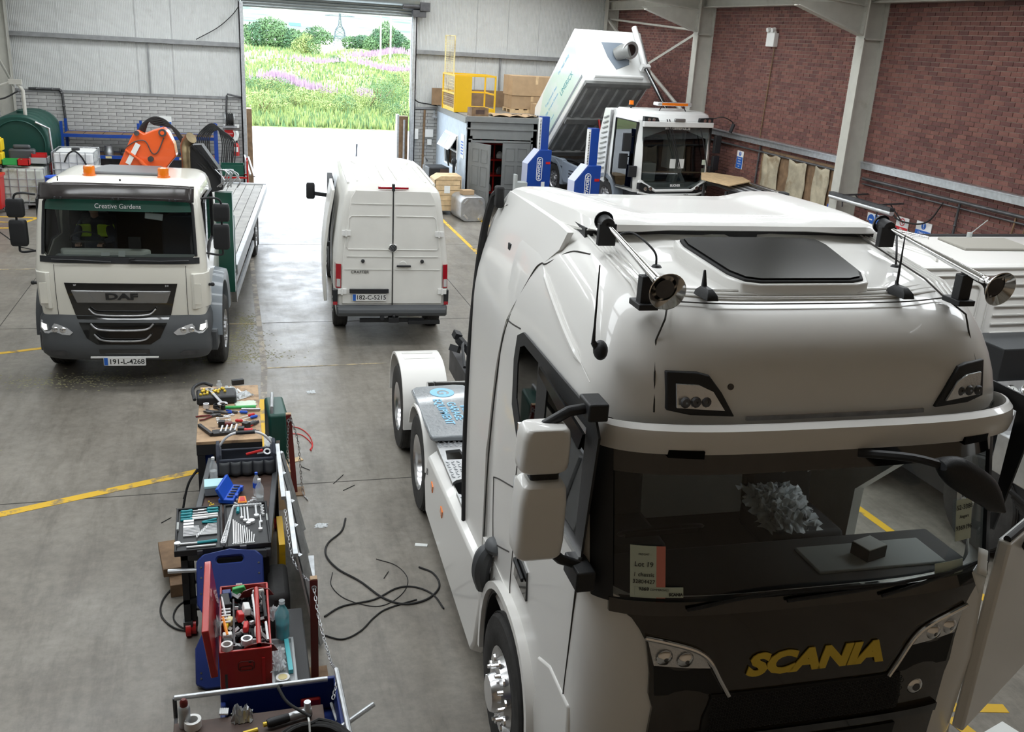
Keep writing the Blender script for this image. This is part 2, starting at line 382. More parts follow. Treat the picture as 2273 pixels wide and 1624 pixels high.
mark([(5.0, 4.9), (5.62, 4.75)], .1, 'yellow_line'); mark([(5.1, 4.75), (5.35, 3.3)], .11, 'yellow_line')
# spilled absorbent granules by the tipper truck's wheel
M['granules'] = mat('absorbent_granules', (.42, .40, .24), .95, var=.2, bump=.6)
b = MB(); r2 = random.Random(3)
for cx_, cy_, sx_, sy_, n in ((-.15, 14.6, .55, .8, 900), (-.3, 13.9, .9, .28, 700), (-2.1, 13.1, 1.3, .3, 500), (-3.4, 10.9, .5, .35, 200), (.1, 15.7, .18, .5, 300)):
    for _ in range(n):
        x, y = r2.gauss(cx_, sx_*.5), r2.gauss(cy_, sy_*.5); s_ = r2.uniform(.008, .022)
        b.add([(x-s_, y, .001), (x+s_, y-s_*.5, .001), (x, y+s_, .001), (x, y, .006)], [(0, 1, 3), (1, 2, 3), (2, 0, 3)])
b.obj('granule_spill', 'granules', kind='stuff', label='pale yellow absorbent granules strewn on the floor around the cream truck', cat='spill', smooth=0)

# ---- walls with laid units
def lay(parent, plane, pos, u0, u1, z0, z1, L, Hc, gap, mats, depth, skip=None, near=None, side=1, name='brick'):
    """lay units on a wall; the 300 nearest to 'near' are parts, the rest one stuff part"""
    cells = []; row = 0; z = z0
    while z+Hc <= z1+1e-6:
        u = u0-(L/2 if row % 2 else 0)
        while u < u1:
            a, c = max(u, u0), min(u+L, u1)
            if c-a > .05 and not (skip and skip((a+c)/2, z+Hc/2)): cells.append((a, c, z))
            u += L
        z += Hc; row += 1
    cells.sort(key=lambda q: (q[0]-near[0])**2+(q[2]-near[1])**2*4)
    rest = MB(); cache = {}
    for i, (a, c, z) in enumerate(cells):
        mi = rnd.choice(range(len(mats))); pr = rnd.uniform(0, .006)
        def bx(B, o, mi=0):
            if plane == 'y': B.bb((a+gap/2-o[0], -depth-pr if side > 0 else 0, z+gap/2-o[2]), (c-gap/2-o[0], 0 if side > 0 else depth+pr, z+Hc-gap/2-o[2]), mi)
            else: B.bb((-depth-pr if side > 0 else 0, a+gap/2-o[1], z+gap/2-o[2]), (0 if side > 0 else depth+pr, c-gap/2-o[1], z+Hc-gap/2-o[2]), mi)
        if i < 300:
            k = (round(c-a, 2), mi, i % 5)
            if k not in cache:
                B = MB(); bx(B, (a, a, z)); cache[k] = B.mesh(name, mats[mi], 0)
            o = bpy.data.objects.new(name, cache[k]); COL.objects.link(o); o.parent = parent
            o.location = (a, pos, z) if plane == 'y' else (pos, a, z)
        else:
            if plane == 'y': B = MB(); bx(B, (0, 0, 0), mi); rest.add([(v[0], v[1]+pos, v[2]) for v in B.v], B.f, mi)
            else: B = MB(); bx(B, (0, 0, 0), mi); rest.add([(v[0]+pos, v[1], v[2]) for v in B.v], B.f, mi)
    if rest.v: rest.obj('further_'+name+'work', list(mats), parent, smooth=0, kind='stuff')
# right wall
b = MB(); b.bb((XR+.012, YF, 0), (XR+.3, YB+.2, 7)); wr = b.obj('wall_right', 'brick_mortar', kind='structure')
lay(wr, 'x', XR+.012, 6.0, 30.05, .9, 5.85, .225, .075, .011, ['brick_a', 'brick_b', 'brick_c'], .012, near=(12.4, 4.4))
# left wall
b = MB(); b.bb((XL-.3, YF, 0), (XL, YB+.2, 2.5)); wl = b.obj('wall_left', 'mortar', kind='structure')
lay(wl, 'x', XL, 22, 30.05, .2, 2.5, .45, .1, .012, ['block'], .012, near=(28, 2.2), side=-1, name='block')
b = MB(); b.bb((XL-.3, YF, 2.5), (XL-.05, YB+.2, 7.2)); b.obj('wall_left_cladding', 'cladding', kind='structure')
# back wall
DX0, DX1, DZ = .42, 5.33, 5.12
b = MB(); b.bb((XL-.3, YB, 0), (DX0-.1, YB+.22, 2.54)); b.bb((DX1+.02, YB, 0), (XR+.3, YB+.22, 2.5)); wb = b.obj('wall_back', 'mortar', kind='structure')
lay(wb, 'y', YB, XL, DX0-.14, .04, 2.54, .45, .1, .012, ['block'], .014, near=(-2.5, 2.3), name='block')
wb2 = MB().bb((DX1+.08, YB-.001, 0), (DX1+.1, YB+.001, .1)).obj('trim_7', 'mortar', kind='structure')
lay(wb2, 'y', YB, DX1+.1, 6.2, .04, 2.5, .45, .1, .012, ['block'], .014, near=(5.7, 2), name='block')
def ribbed(x0, x1, z0, z1):
    P = []; x = x0; s = .045
    while x < x1:
        P += [(x, YB+.03), (x+s*.35, YB+.03), (x+s*.5, YB+.018), (x+s*.85, YB+.018)]; x += s
    P += [(x1, YB+.03)]; B = MB(); n = len(P)
    B.add([(p[0], p[1], z0) for p in P]+[(p[0], p[1], z1) for p in P], [(i, i+1, n+i+1, n+i) for i in range(n-1)]); return B
b = MB(); b.bb((XL-.3, YB+.05, 2.54), (DX0-.06, YB+.2, 7.4)); b.bb((DX1, YB+.05, 2.5), (XR+.3, YB+.2, 7.4)); b.bb((DX0-.1, YB+.05, DZ+.5), (DX1+.1, YB+.2, 7.4)); wc = b.obj('wall_back_cladding', 'cladding', kind='structure')
for x0, x1, z0 in ((-6.1, -4.55, 2.56), (-4.54, -3.53, 2.56), (-3.52, -2.52, 2.56), (-2.51, -1.56, 2.56), (-1.55, -.59, 2.56), (-.58, .33, 2.56), (5.42, 6.35, 2.5), (6.36, 7.35, 2.5), (7.36, 8.35, 2.5), (8.36, 9.35, 2.5), (9.36, 10.35, 2.5), (10.36, 11.7, 2.5)):
    ribbed(x0, x1-.012, z0, 7.2).obj('cladding_panel', 'cladding', wc, smooth=0)
def rail(x0, x1, z, name):
    B = MB(); B.bb((x0, YB-.14, z-.015), (x1, YB+.02, z+.015)); B.bb((x0, YB-.15, z-.10), (x1, YB-.14, z+.015)); B.bb((x0, YB-.01, z-.09), (x1, YB+.02, z)); return B.obj(name, 'grey_steel', kind='structure')
rail(XL, DX0-.1, 4.10, 'trim_1'); rail(DX1+.08, XR, 4.19, 'trim_2')
b = MB(); b.bb((XL, YB-.05, 2.53), (DX0-.08, YB+.03, 2.60)); b.obj('trim_3', 'grey_steel', kind='structure')
b = MB(); b.bb((DX1+.08, YB-.05, 2.46), (XR, YB+.03, 2.52)); b.obj('trim_4', 'grey_steel', kind='structure')
b = MB(); b.bb((-2.24, YB-.05, 2.55), (-2.20, YB+.02, 4.05)); b.obj('trim_5', 'grey_steel', kind='structure')
b = MB(); b.bb((8.12, YB-.05, 2.5), (8.16, YB+.02, 4.15)); b.obj('trim_6', 'grey_steel', kind='structure')
# roller door
dr = thing('door_1', None, None); dr['kind'] = 'structure'
for x in (DX0-.13, DX1):
    B = MB(); B.bb((x, YB-.16, 0), (x+.13, YB-.12, 5.25)); B.bb((x+(.0 if x < 1 else .10), YB-.16, 0), (x+(.03 if x < 1 else .13), YB+.1, 5.25)); B.bb((x, YB+.02, 0), (x+.13, YB+.06, 5.25))
    for k in range(12): B.cyl((x+.06, YB-.17, .3+k*.42), (x+.06, YB-.155, .3+k*.42), .012, n=6)
    B.obj('guide_rail', 'galv', dr)
for k in range(7):
    B = MB(); z = DZ+k*.085; B.loft([[(x, YB-.05-.02*math.sin(t*PI), z+.085*t) for t in (0, .25, .5, .75, 1)]+[(x, YB-.02, z+.085), (x, YB-.02, z)] for x in (DX0-.05, DX1+.05)]); B.obj('slat', 'shutter', dr)
B = MB(); B.cyl((DX0-.2, YB-.3, 5.62), (DX1+.15, YB-.3, 5.62), .2, n=20); B.obj('roller_drum', 'shutter', dr)
B = MB(); B.bb((DX1-.05, YB-.45, 5.13), (DX1+.35, YB-.2, 5.33)); B.bb((DX1+.15, YB-.5, 5.3), (DX1+.45, YB-.12, 5.55)); B.cyl((DX1-.35, YB-.35, 5.42), (DX1+.2, YB-.35, 5.42), .09); B.obj('drive_motor', 'dark_steel', dr, bevel=.01)
# reveals outside with wooden boards
b = MB()
for k in range(4): b.bb((DX0+.01+k*.0, YB+.2+k*.16, 0), (DX0+.16, YB+.35+k*.16, 2.25+.0*k))
b.obj('door_reveal', 'brown_wood', kind='structure')
b = MB(); b.bb((DX1-.3, YB+.22, 0), (DX1-.02, YB+.5, 2.2)); b.obj('door_reveal', 'brown_wood', kind='structure')
b = MB(); b.bb((DX1-.36, YB+.22, 0), (DX1-.3, YB+.55, 2.24)); b.cyl((DX1-.15, YB+.15, .3), (DX1-.15, YB+.15, 2.1), .03, n=8); b.obj('door_reveal', 'galv', kind='structure')
# portal frame
def isec(B, p0, p1, w, d, up, t=.02):
    p0, p1, up = V3(p0), V3(p1), V3(up); ax = (p1-p0).normalized(); sd = ax.cross(up).normalized()
    B.bar(p0, p1, t, d, up=up)
    B.bar(p0+up*(d/2), p1+up*(d/2), w, t, up=up); B.bar(p0-up*(d/2), p1-up*(d/2), w, t, up=up)
for y in (2.3, 9.3, 16.3, 23.2, 29.75):
    for sx_, xw in ((1, XR), (-1, XL)):
        B = MB(); d = .42 if y < 29 else .36
        isec(B, (xw-sx_*d/2-sx_*.01, y, 0), (xw-sx_*d/2-sx_*.01, y, 6.05), .26, d, (1, 0, 0))
        B.bb((xw-sx_*.45, y-.13, 5.05), (xw-sx_*.02, y+.13, 5.08)); B.box((xw-sx_*d/2, y, .01), (.6, .4, .02))
        B.obj('portal_column', 'cream_steel', kind='structure')
        if y < 29:
            B = MB(); xa = xw-sx_*.45; isec(B, (xa, y, 5.85), (2.85, y, 6.55), .2, .42, (sx_*.08, 0, 1))
            B.prism([(xa, 5.12), (xa, 5.7), (xa-sx_*1.55, 5.62)], 1, y-.008, y+.008)
            B.bar((xa, y, 5.12), (xa-sx_*1.42, y, 5.57), .2, .02); B.bb((xa-.02, y-.1, 5.12), (xa+.02, y+.1, 6.0))
            for k in range(5): B.cyl((xa-sx_*.03, y-.06, 5.3+k*.12), (xa+sx_*.03, y-.06, 5.3+k*.12), .012, n=6)
            B.obj('portal_rafter', 'cream_steel', kind='structure')
b = MB(); isec(b, (XR-.25, YF, 5.83), (XR-.25, YB, 5.83), .2, .24, (0, 0, 1)); b.obj('eaves_beam', 'cream_steel', kind='structure')
b = MB(); isec(b, (XL+.25, YF, 5.83), (XL+.25, YB, 5.83), .2, .24, (0, 0, 1)); b.obj('eaves_beam', 'cream_steel', kind='structure')
b = MB(); b.cyl((XR-.22, 29.9, 5.45), (XR-.3, 23.3, 5.15), .03, n=8); b.bar((XR-.25, 27.2, 4.0), (XR-.25, 23.35, 5.15), .07, .02, up=(1, 0, 0)); b.cyl((XR-.3, 26.6, 4.2), (XR-.3, 23.7, 3.1), .05, n=10); b.bar((XR-.3, 29.9, 5.5), (XR-.3, 28.6, 4.95), .07, .07)
b.obj('bracing', 'cream_steel', kind='structure')
b = MB(); b.cyl((XL+.15, 26.5, 4.9), (XL+.45, 29.4, 2.72), .035, n=8); b.obj('bracing', 'cream_steel', kind='structure')
# roof
for sx_ in (-1, 1):
    B = MB(); xe = 2.85+sx_*9.3
    B.add([(2.85, YF-.2, 7.1), (2.85, YB+.3, 7.1), (xe, YB+.3, 6.22), (xe, YF-.2, 6.22), (2.85, YF-.2, 7.2), (2.85, YB+.3, 7.2), (xe, YB+.3, 6.32), (xe, YF-.2, 6.32)], [(0, 1, 2, 3), (4, 5, 6, 7), (0, 1, 5, 4), (1, 2, 6, 5), (2, 3, 7, 6), (3, 0, 4, 7)])
    B.obj('ceiling', 'roof_sheet', kind='structure')
for xc, yc, z, sx_ in RL:
    B = MB(); B.box((0, 0, 0), (2.0, 1.15, .02)); o = B.obj('rooflight_panel', 'rooflight', kind='structure'); o.location = (xc, yc, z+.02); o.rotation_euler = (0, sx_*.09, 0)
for k in range(5):
    for sx_ in (-1, 1):
        x = 2.85+sx_*(.95+k*2.15); z = 6.9-abs(x-2.85)*.09
        MB().bb((x-.04, YF, z-.17), (x+.04, YB, z)).obj('purlin', 'cream_steel', kind='structure')
# end wall under and behind the viewer
b = MB(); b.bb((XL-.3, YF-.2, 0), (XR+.3, YF, 7.2)); b.obj('wall_front', 'brown_board', kind='structure')
# right wall service rails
b = MB(); b.bb((XR-.10, YF, 2.70), (XR, 16.1, 2.83)); b.bb((XR-.12, 7, 2.82), (XR, 16.1, 2.84)); b.obj('trim_8', 'galv', kind='structure')
b = MB(); b.bb((XR-.10, 16.5, 2.70), (XR, 30, 2.83)); b.bb((XR-.14, 16.5, 2.82), (XR, 30, 2.84)); b.obj('trim_9', 'galv', kind='structure')
def conduit(pts, r, m='dark_steel', lab=None, nm='conduit_pipe'):
    B = MB(); B.tube(pts, r, 8); 
    for p, q in zip(pts, pts[1:]):
        for t in (.25, .75): c = V3(p).lerp(V3(q), t); B.ball(c, r*1.35, 8)
    return B.obj(nm, m, label=lab, cat='pipe')
conduit([(XR-.05, 30, 2.55), (XR-.05, 16.6, 2.55)], .025, lab='thin dark pipe under the steel rail, far bay of the brick wall')
conduit([(XR-.07, 16, 2.52), (XR-.07, 6, 2.55)], .028, lab='dark pipe under the steel rail, near bay of the brick wall')
conduit([(XR-.05, 16, 2.42), (XR-.05, 6, 2.44)], .016, lab='thinner cable pipe just below the near bay pipe')
conduit([(XR-.04, 20.0, 2.68), (XR-.04, 20.05, 1.3)], .022, lab='upright pipe on the brick wall right of the blue sign')
conduit([(XR-.03, 20.0, 4.95), (XR-.03, 20.1, 2.85)], .014, 'brown_wood', lab='thin brown conduit rising to the twin spot lamp')
conduit([(XR-.06, 13.3, 2.5), (XR-.06, 13.35, 1.0)], .022, lab='upright pipe by the hanging cable, left of three thin pipes')
conduit([(XR-.05, 12.05, 2.5), (XR-.05, 12.2, 1.0)], .015, 'brown_wood', lab='leftmost of three thin brown upright pipes')
conduit([(XR-.05, 11.82, 2.5), (XR-.05, 11.97, 1.0)], .015, 'brown_wood', lab='middle one of three thin brown upright pipes')
conduit([(XR-.05, 11.6, 2.5), (XR-.05, 11.75, 1.0)], .015, 'brown_wood', lab='rightmost of three thin brown upright pipes')
conduit([(XR-.08, 10.95, 2.75), (XR-.08, 10.95, 2.5), (XR-.06, 11.05, 2.3), (XR-.06, 11.1, .9)], .026, lab='thick bent upright pipe right of the three thin pipes')
# ============================================================ OUTDOORS
M['grass_land'] = mat('rough_grass', (.28, .33, .13), .9, var=.5, vscale=.8, dirt=(.34, .28, .13), dscale=.35, dth=.55, dw=.15)
M['leaf_a'] = mat('leaves_mid', (.10, .18, .07), .8, var=.4, vscale=3)
M['leaf_b'] = mat('leaves_dark', (.06, .13, .06), .8, var=.4, vscale=3)
M['leaf_c'] = mat('leaves_bright', (.25, .31, .10), .8, var=.4, vscale=3)
M['willowherb'] = mat('pink_flower_spikes', (.36, .24, .32), .9, var=.25, vscale=5)
M['hill_grass'] = mat('pale_hill_fields', (.15, .17, .10), .95, var=.3, vscale=.02, dirt=(.05, .10, .06), dscale=.018, dth=.52, dw=.06)
M['pylon_steel'] = mat('pylon_steel', (.07, .10, .12), .6)
def terr(x, y):
    t = max(0, y-48.5); return .026*min(t, 85)-.022*max(0, t-85)+.25*math.sin(x*.35+y*.12)*min(1, t/8)+.18*math.sin(x*.9-y*.3)*min(1, t/8)-.012*(x-6)*min(1, t/60)
b = MB(); b.grid(lambda u, v: ((-40+u*150), 48.4+v*v*190, terr(-40+u*150, 48.4+v*v*190)), 120, 90); b.obj('rough_meadow', 'grass_land', kind='structure')
b = MB()
def hill(u, v):
    x = -300+u*1000; y = 240+v*560; return (x, y, 1.5+v*v*10+12*max(0, v-.45)+2.5*math.sin(x*.011+1)*v-.02*max(0, x-60)*v)
b.grid(hill, 60, 30); b.obj('far_hillside', 'hill_grass', kind='structure')
def foliage(b, c, r, n, size, rg, mi=0, flat=.25):
    for _ in range(n):
        d = Vector((rg.gauss(0, 1), rg.gauss(0, 1), rg.gauss(0, 1))).normalized(); k = rg.uniform(.55, 1)**.5
        p = Vector((c[0]+d.x*r[0]*k, c[1]+d.y*r[1]*k, max(.02, c[2]+d.z*r[2]*k)))
        a = Vector((rg.gauss(0, 1), rg.gauss(0, 1), rg.gauss(0, 1))).normalized(); q = a.cross(d)
        if q.length < .1: continue
        q.normalize(); s_ = size*rg.uniform(.6, 1.4)
        b.add([p-a*s_, p+q*s_*.5, p+a*s_, p-q*s_*.5], [(0, 1, 2, 3)], mi)
def bush(name, x, y, w, h, n, size, ms, label, cat='bush', group=None, seed=1, lumps=5):
    rg = random.Random(seed); z = terr(x, y) if y < 235 else 2
    t = thing(name, label, cat, (x, y, z-.1), 0, group)
    tr = MB()
    for k in range(4):
        a = rg.uniform(0, 6.28); tr.tube([(0, 0, 0), (w*.12*math.cos(a), w*.12*math.sin(a), h*.3), (w*.25*math.cos(a), w*.25*math.sin(a), h*.6)], [.06*h*.4, .04*h*.4, .015*h*.4], 6)
    tr.obj('stem', 'brown_wood', t)
    b = MB()
    for k in range(lumps):
        u = (k+.5)/lumps-.5; cx = u*w*.85; hh = h*(1-1.5*u*u)*rg.uniform(.75, 1.05)
        foliage(b, (cx, rg.uniform(-.1, .1)*w, hh*.46), (w/lumps*1.25, w*.28, hh*.54), n//lumps, size, rg, rg.randrange(len(ms)))
    b.obj('foliage', ms, t, smooth=0, kind='stuff'); return t
TR = 'trees and bushes behind the meadow'
bush('hedge_tree', -3.2, 131, 8, 3.2, 5000, .13, ['leaf_b', 'leaf_a'], 'darkest left end of the tree row above the meadow', 'tree', TR, 1)
bush('hedge_tree', 5.0, 126, 7.6, 4.1, 9000, .14, ['leaf_a', 'leaf_b', 'leaf_a'], 'largest broad rounded tree at the left of the tree row', 'tree', TR, 2, 7)
bush('hedge_tree', 8.7, 119, 2.6, 2.6, 2500, .10, ['leaf_c', 'leaf_a'], 'small pale green rounded tree in front of the largest tree', 'tree', TR, 3, 3)
bush('hedge_tree', 10.9, 135, 4.0, 2.5, 3200, .12, ['leaf_b', 'leaf_a'], 'low bushy tree just left of the pylon', 'tree', TR, 4, 4)
bush('hedge_tree', 16.5, 132, 3.8, 2.2, 3200, .12, ['leaf_a', 'leaf_b'], 'low bushy tree just right of the pylon foot', 'tree', TR, 5, 4)
bush('hedge_tree', 19.4, 128, 5.2, 4.2, 7500, .13, ['leaf_b', 'leaf_a', 'leaf_b'], 'tall rounded dark tree behind the two poles', 'tree', TR, 6, 5)
bush('hedge_tree', 23.4, 126, 3.6, 3.0, 3000, .13, ['leaf_a', 'leaf_b'], 'tree at the right end of the row, cut by the door jamb', 'tree', TR, 7, 3)
bush('bush', 10.0, 100, 1.6, 1.0, 900, .07, ['leaf_b'], 'small dark bush standing alone below the tree row', 'bush', None, 8, 3)
sh = [(1.6, 54, 2.6, 1.5), (3.6, 56, 2.4, 1.35), (5.6, 53.5, 2.2, 1.1), (7.4, 56, 2.3, 1.5), (9.0, 54, 1.6, 1.1), (2.0, 62, 3, 1.3), (5.5, 63, 3, 1.2), (9.0, 62, 3.4, 1.9), (10.3, 66, 2.6, 1.7), (.8, 70, 3, 1.2), (12.4, 72, 3, 1.6)]
SL = ['grey green gorse bush nearest the left door jamb', 'grey green bush second from the left along the yard edge', 'low bush in the middle of the yard edge', 'bright bush right of the middle of the yard edge', 'bush by the right door jamb at the yard edge', 'bush in the second row behind the left ones', 'spreading bush in the second row, middle', 'tall dense gorse bush in the second row, right', 'dense bush behind the tall gorse on the right', 'bush in the third row at the far left', 'bush in the third row at the far right']
for i, (x, y, w, h) in enumerate(sh):
    bush('meadow_bush', x, y, w, h, 3000, .045, [['leaf_c', 'leaf_a', 'leaf_c'], ['leaf_a', 'leaf_c']][i % 2], SL[i], 'bush', 'low bushes on the meadow', 20+i, 4)
b = MB(); rg = random.Random(5)
for _ in range(26000):
    v = rg.random()**1.6; y = 48.6+v*75; x = rg.uniform(-1, 3+y*.2); z = terr(x, y); h = rg.uniform(.12, .5); s_ = rg.uniform(.03, .09)
    a = rg.uniform(0, 3.14); b.add([(x-s_*math.cos(a), y-s_*math.sin(a), z-.05), (x+s_*math.cos(a), y+s_*math.sin(a), z-.05), (x+rg.uniform(-.1, .1), y, z+h)], [(0, 1, 2)], rg.choice([0, 0, 1]))
b.obj('meadow_grass', ['leaf_c', 'leaf_a'], smooth=0, kind='stuff', label='tall rough green grass covering the meadow beyond the yard', cat='grass')
b = MB()
for (cx_, cy_, sx_, sy_, n, hh) in ((3.2, 66, 1.1, 1.2, 420, .8), (5.3, 65, 1.2, .8, 120, .8), (7.7, 60, .5, .4, 80, .7), (16.5, 112, 3.4, 1.6, 500, .8), (13.5, 88, 3.2, 1.6, 300, .7), (7.5, 92, 3.6, 1.5, 160, .6)):
    for _ in range(n):
        x, y = rg.gauss(cx_, sx_*.55), rg.gauss(cy_, sy_*.5); z = terr(x, y)+.25; h = hh*rg.uniform(.7, 1.2); s_ = .045*y/60
        b.add([(x-s_, y, z+h*.4), (x+s_, y, z+h*.4), (x, y, z+h)], [(0, 1, 2)])
b.obj('willowherb_flowers', 'willowherb', smooth=0, kind='stuff', label='pink purple flower spikes in drifts across the meadow', cat='flowers')
# pylon
t = thing('pylon', 'lattice steel electricity pylon standing behind the tree row', 'pylon', (26.4, 250, -1.2))
b = MB()
def leg_(k, z):
    w = 1.75*(1-z/9.2)+.28 if z < 6.4 else .28*max(.25, (9-z)/2.6)+.1
    return ((1 if k in (0, 3) else -1)*w, (1 if k < 2 else -1)*w, z)
zs = [0, 2.2, 4.1, 5.4, 6.4, 7.4, 8.4, 9.2]
for k in range(4):
    for a, c in zip(zs, zs[1:]):
        b.tube([leg_(k, a), leg_(k, c)], .075, 4); b.tube([leg_(k, a), leg_((k+1) % 4, c)], .045, 4); b.tube([leg_((k+1) % 4, a), leg_(k, c)], .045, 4)
        b.tube([leg_(k, c), leg_((k+1) % 4, c)], .045, 4)
b.obj('lattice_mast', 'pylon_steel', t)
b = MB()
for z, w in ((3.4, 2.9), (8.6, 3.6)):
    b.tube([(-w, 0, z), (w, 0, z)], .09, 4); b.tube([(-w, 0, z), (0, 0, z+.5), (w, 0, z)], .06, 4)
b.obj('cross_arm', 'pylon_steel', t)
for i, (x, lb) in enumerate(((16.05, 'left one of two pale poles standing in the meadow'), (17.15, 'right one of two pale poles standing in the meadow'))):
    MB().cyl((x, 110, 1.2), (x, 110, 9.5), .10, .07, 10).obj('utility_pole', 'white_plastic', label=lb, cat='pole')
t = thing('farm_shed', 'tiny green roofed farm shed far off on the hillside', 'shed', (21.5, 330, 3.6))
MB().bb((-2.5, 0, 0), (4, 3, 1.0)).obj('wall', 'mid_grey_paint', t); MB().prism([(-.2, .9), (3.2, .9), (1.5, 1.8)], 0, -2.8, 1).obj('roof', 'teal_plastic', t)
MB().cyl((2.75, 31.0, 0), (2.9, 31.0, 0), .01).obj('door_threshold_pin', 'dark_steel', kind='structure') if False else None
MB().cyl((4.2, 34.5, 0), (4.23, 34.5, .85), .035, n=8).obj('marker_post', 'dark_steel', label='thin dark marker post on the yard just outside the door', cat='post')
# ============================================================ SHARED VEHICLE PARTS
def wheel(parent, x, y, z, r, w, side, kind='alloy', rr_=None, rot=0, name='wheel'):
    """outer face at x, tyre extends inward (side -1: outer face towards -x)"""
    rim = rr_ or r*.56; s = side
    b = MB(); P = [(rim*.97, -w*.96), (r*.86, -w), (r*.985, -w*.93), (r, -w*.8), (r, -w*.2), (r*.985, -w*.07), (r*.95, -w*.02), (r*.80, 0), (rim*1.06, -.012), (rim*.99, -.03)]
    b.lathe(P, (0, 0, 0), (s, 0, 0), 40)
    for k in range(4):
        q = -w*(.2+.2*k); b.lathe([(r*1.001, q-.012), (r*1.012, q-.01), (r*1.012, q+.09*w), (r*1.001, q+.095*w)], (0, 0, 0), (s, 0, 0), 40)
    o = b.obj(name, 'tyre', parent); o.location = (x, y, z); o.rotation_euler = (0, 0, rot)
    b = MB()
    if kind == 'drive':   # deep dish
        b.lathe([(rim, -.02), (rim*1.03, -.012), (rim*.96, -.03), (rim*.90, -.06), (rim*.86, -w*.5), (rim*.8, -w*.56), (rim*.45, -w*.58), (rim*.42, -w*.40), (rim*.30, -w*.36), (0.001, -w*.35)], (0, 0, 0), (s, 0, 0), 32)
        nz, nr_ = -w*.57, rim*.62
    elif kind == 'steer':
        b.lathe([(rim, -.02), (rim*1.03, -.012), (rim*.95, -.04), (rim*.90, -.07), (rim*.84, -.05), (rim*.70, .015), (rim*.52, .02), (rim*.47, .0), (rim*.44, .05), (rim*.40, .075), (.001, .08)], (0, 0, 0), (s, 0, 0), 32)
        nz, nr_ = .016, rim*.61
    elif kind == 'steel':
        b.lathe([(rim, -.02), (rim*1.02, -.012), (rim*.93, -.04), (rim*.85, -.09), (rim*.72, -.05), (rim*.5, -.03), (rim*.4, -.05), (rim*.34, .0), (.001, .01)], (0, 0, 0), (s, 0, 0), 28)
        nz, nr_ = -.035, rim*.6
    else:
        b.lathe([(rim, -.02), (rim*1.02, -.012), (rim*.93, -.04), (rim*.85, -.07), (rim*.6, -.03), (rim*.3, -.02), (.001, -.02)], (0, 0, 0), (s, 0, 0), 24)
        nz, nr_ = -.03, rim*.45
    for k in range(10):
        a = 2*PI*k/10; c = Vector((s*nz, nr_*math.cos(a), nr_*math.sin(a))); b.cyl(c, c+Vector((s*.035, 0, 0)), .017, .013, 8)
        a += PI/10; c = Vector((s*(nz-.01), rim*.76*math.cos(a), rim*.76*math.sin(a)))
        if kind in ('drive', 'steel', 'steer'): b.cyl(c, c+Vector((s*.012, 0, 0)), .03, .028, 8)
    b.obj('rim', 'steel' if kind == 'steel' else 'rim_metal', o); return o
def mir(b):
    b.add([(-v[0], v[1], v[2]) for v in b.v[:]], [tuple(reversed(f)) for f in b.f[:]], 0); return b
def both(fn):
    for s in (-1, 1): fn(s)
def plate(parent, txt, loc, rot=(PI/2, 0, 0), frame=True):
    p = MB().prism([(x, z) for x, z in rr(.52, .112, .012)], 1, -.006, .006).obj('number_plate', 'white_plastic', parent); p.location = loc; p.rotation_euler = (0, 0, rot[2])
    MB().bb((-.255, -.0085, -.05), (-.208, -.006, .05)).obj('plate_band', 'blue_print', p)
    text(txt, .098, .0012, 'black_print', p, (.025, -.0085, -.002), (PI/2, 0, 0), 'plate_lettering', sx=.98, bold=.001); return p
# ============================================================ LARGE WHITE TRACTOR UNIT
def ip(z, T):
    if z <= T[0][0]: return T[0][1:]
    for a, b in zip(T, T[1:]):
        if z <= b[0]:
            t = (z-a[0])/(b[0]-a[0]); return [p+(q-p)*t for p, q in zip(a[1:], b[1:])]
    return T[-1][1:]
SCT = [(.45, 1.20, -1.44, .34), (1.0, 1.22, -1.46, .36), (1.5, 1.23, -1.49, .38), (2.05, 1.235, -1.46, .42), (2.2, 1.235, -1.42, .44), (2.9, 1.23, -1.25, .46), (3.02, 1.22, -1.24, .48), (3.12, 1.20, -1.23, .50), (3.22, 1.17, -1.21, .52), (3.32, 1.135, -1.17, .53), (3.41, 1.09, -1.11, .53), (3.47, 1.04, -1.03, .52), (3.51, .98, -.93, .5)]
NE = 3.4
def sc_front(x, z):
    hw, yf, c = ip(z, SCT); r = min(.999, abs(x)/hw); return yf+c*(1-(1-r**NE)**(1/NE))
def rise(y, z):
    k = min(1, max(0, (z-2.9)/.6)); k = k*k*(3-2*k); return .13*min(1.15, max(0, y+.93))*k
def cab_ring(z, inset=0, yr=.9, n=40):
    hw, yf, c = ip(z, SCT); hw -= inset; yf += inset; P = []
    for i in range(n+1):
        t = -PI/2+PI*i/n; sx, cx = math.sin(t), math.cos(t)
        x = hw*math.copysign(abs(sx)**(2/NE), sx); y = yf+c*(1-abs(cx)**(2/NE)); P.append((x, y))
    P += [(hw, yf+c+(yr-yf-c)*k/8) for k in (1, 2, 3, 4, 5, 6, 7)]+[(hw-.02, yr-inset), (hw*.5, yr-inset), (0, yr-inset), (-hw*.5, yr-inset), (-hw+.02, yr-inset)]+[(-hw, yf+c+(yr-yf-c)*k/8) for k in (7, 6, 5, 4, 3, 2, 1)]
    return [(x, y, z-inset*(1 if z > 3.3 else 0)+rise(y, z)) for x, y in P]
def spatch(b, zs, xl, xr, off, thick, nu=16, yoff=None, mi=0):
    """closed slab lying on the cab front: xl(z)..xr(z)"""
    A, Bk = [], []
    for z in zs:
        a, c = xl(z), xr(z); A.append([(a+(c-a)*i/nu, sc_front(a+(c-a)*i/nu, z)-off, z) for i in range(nu+1)]); Bk.append([(p[0], p[1]+thick, p[2]) for p in A[-1]])
    rings = [f+bk[::-1] for f, bk in zip(A, Bk)]
    return b.loft(rings, True, True, mi)
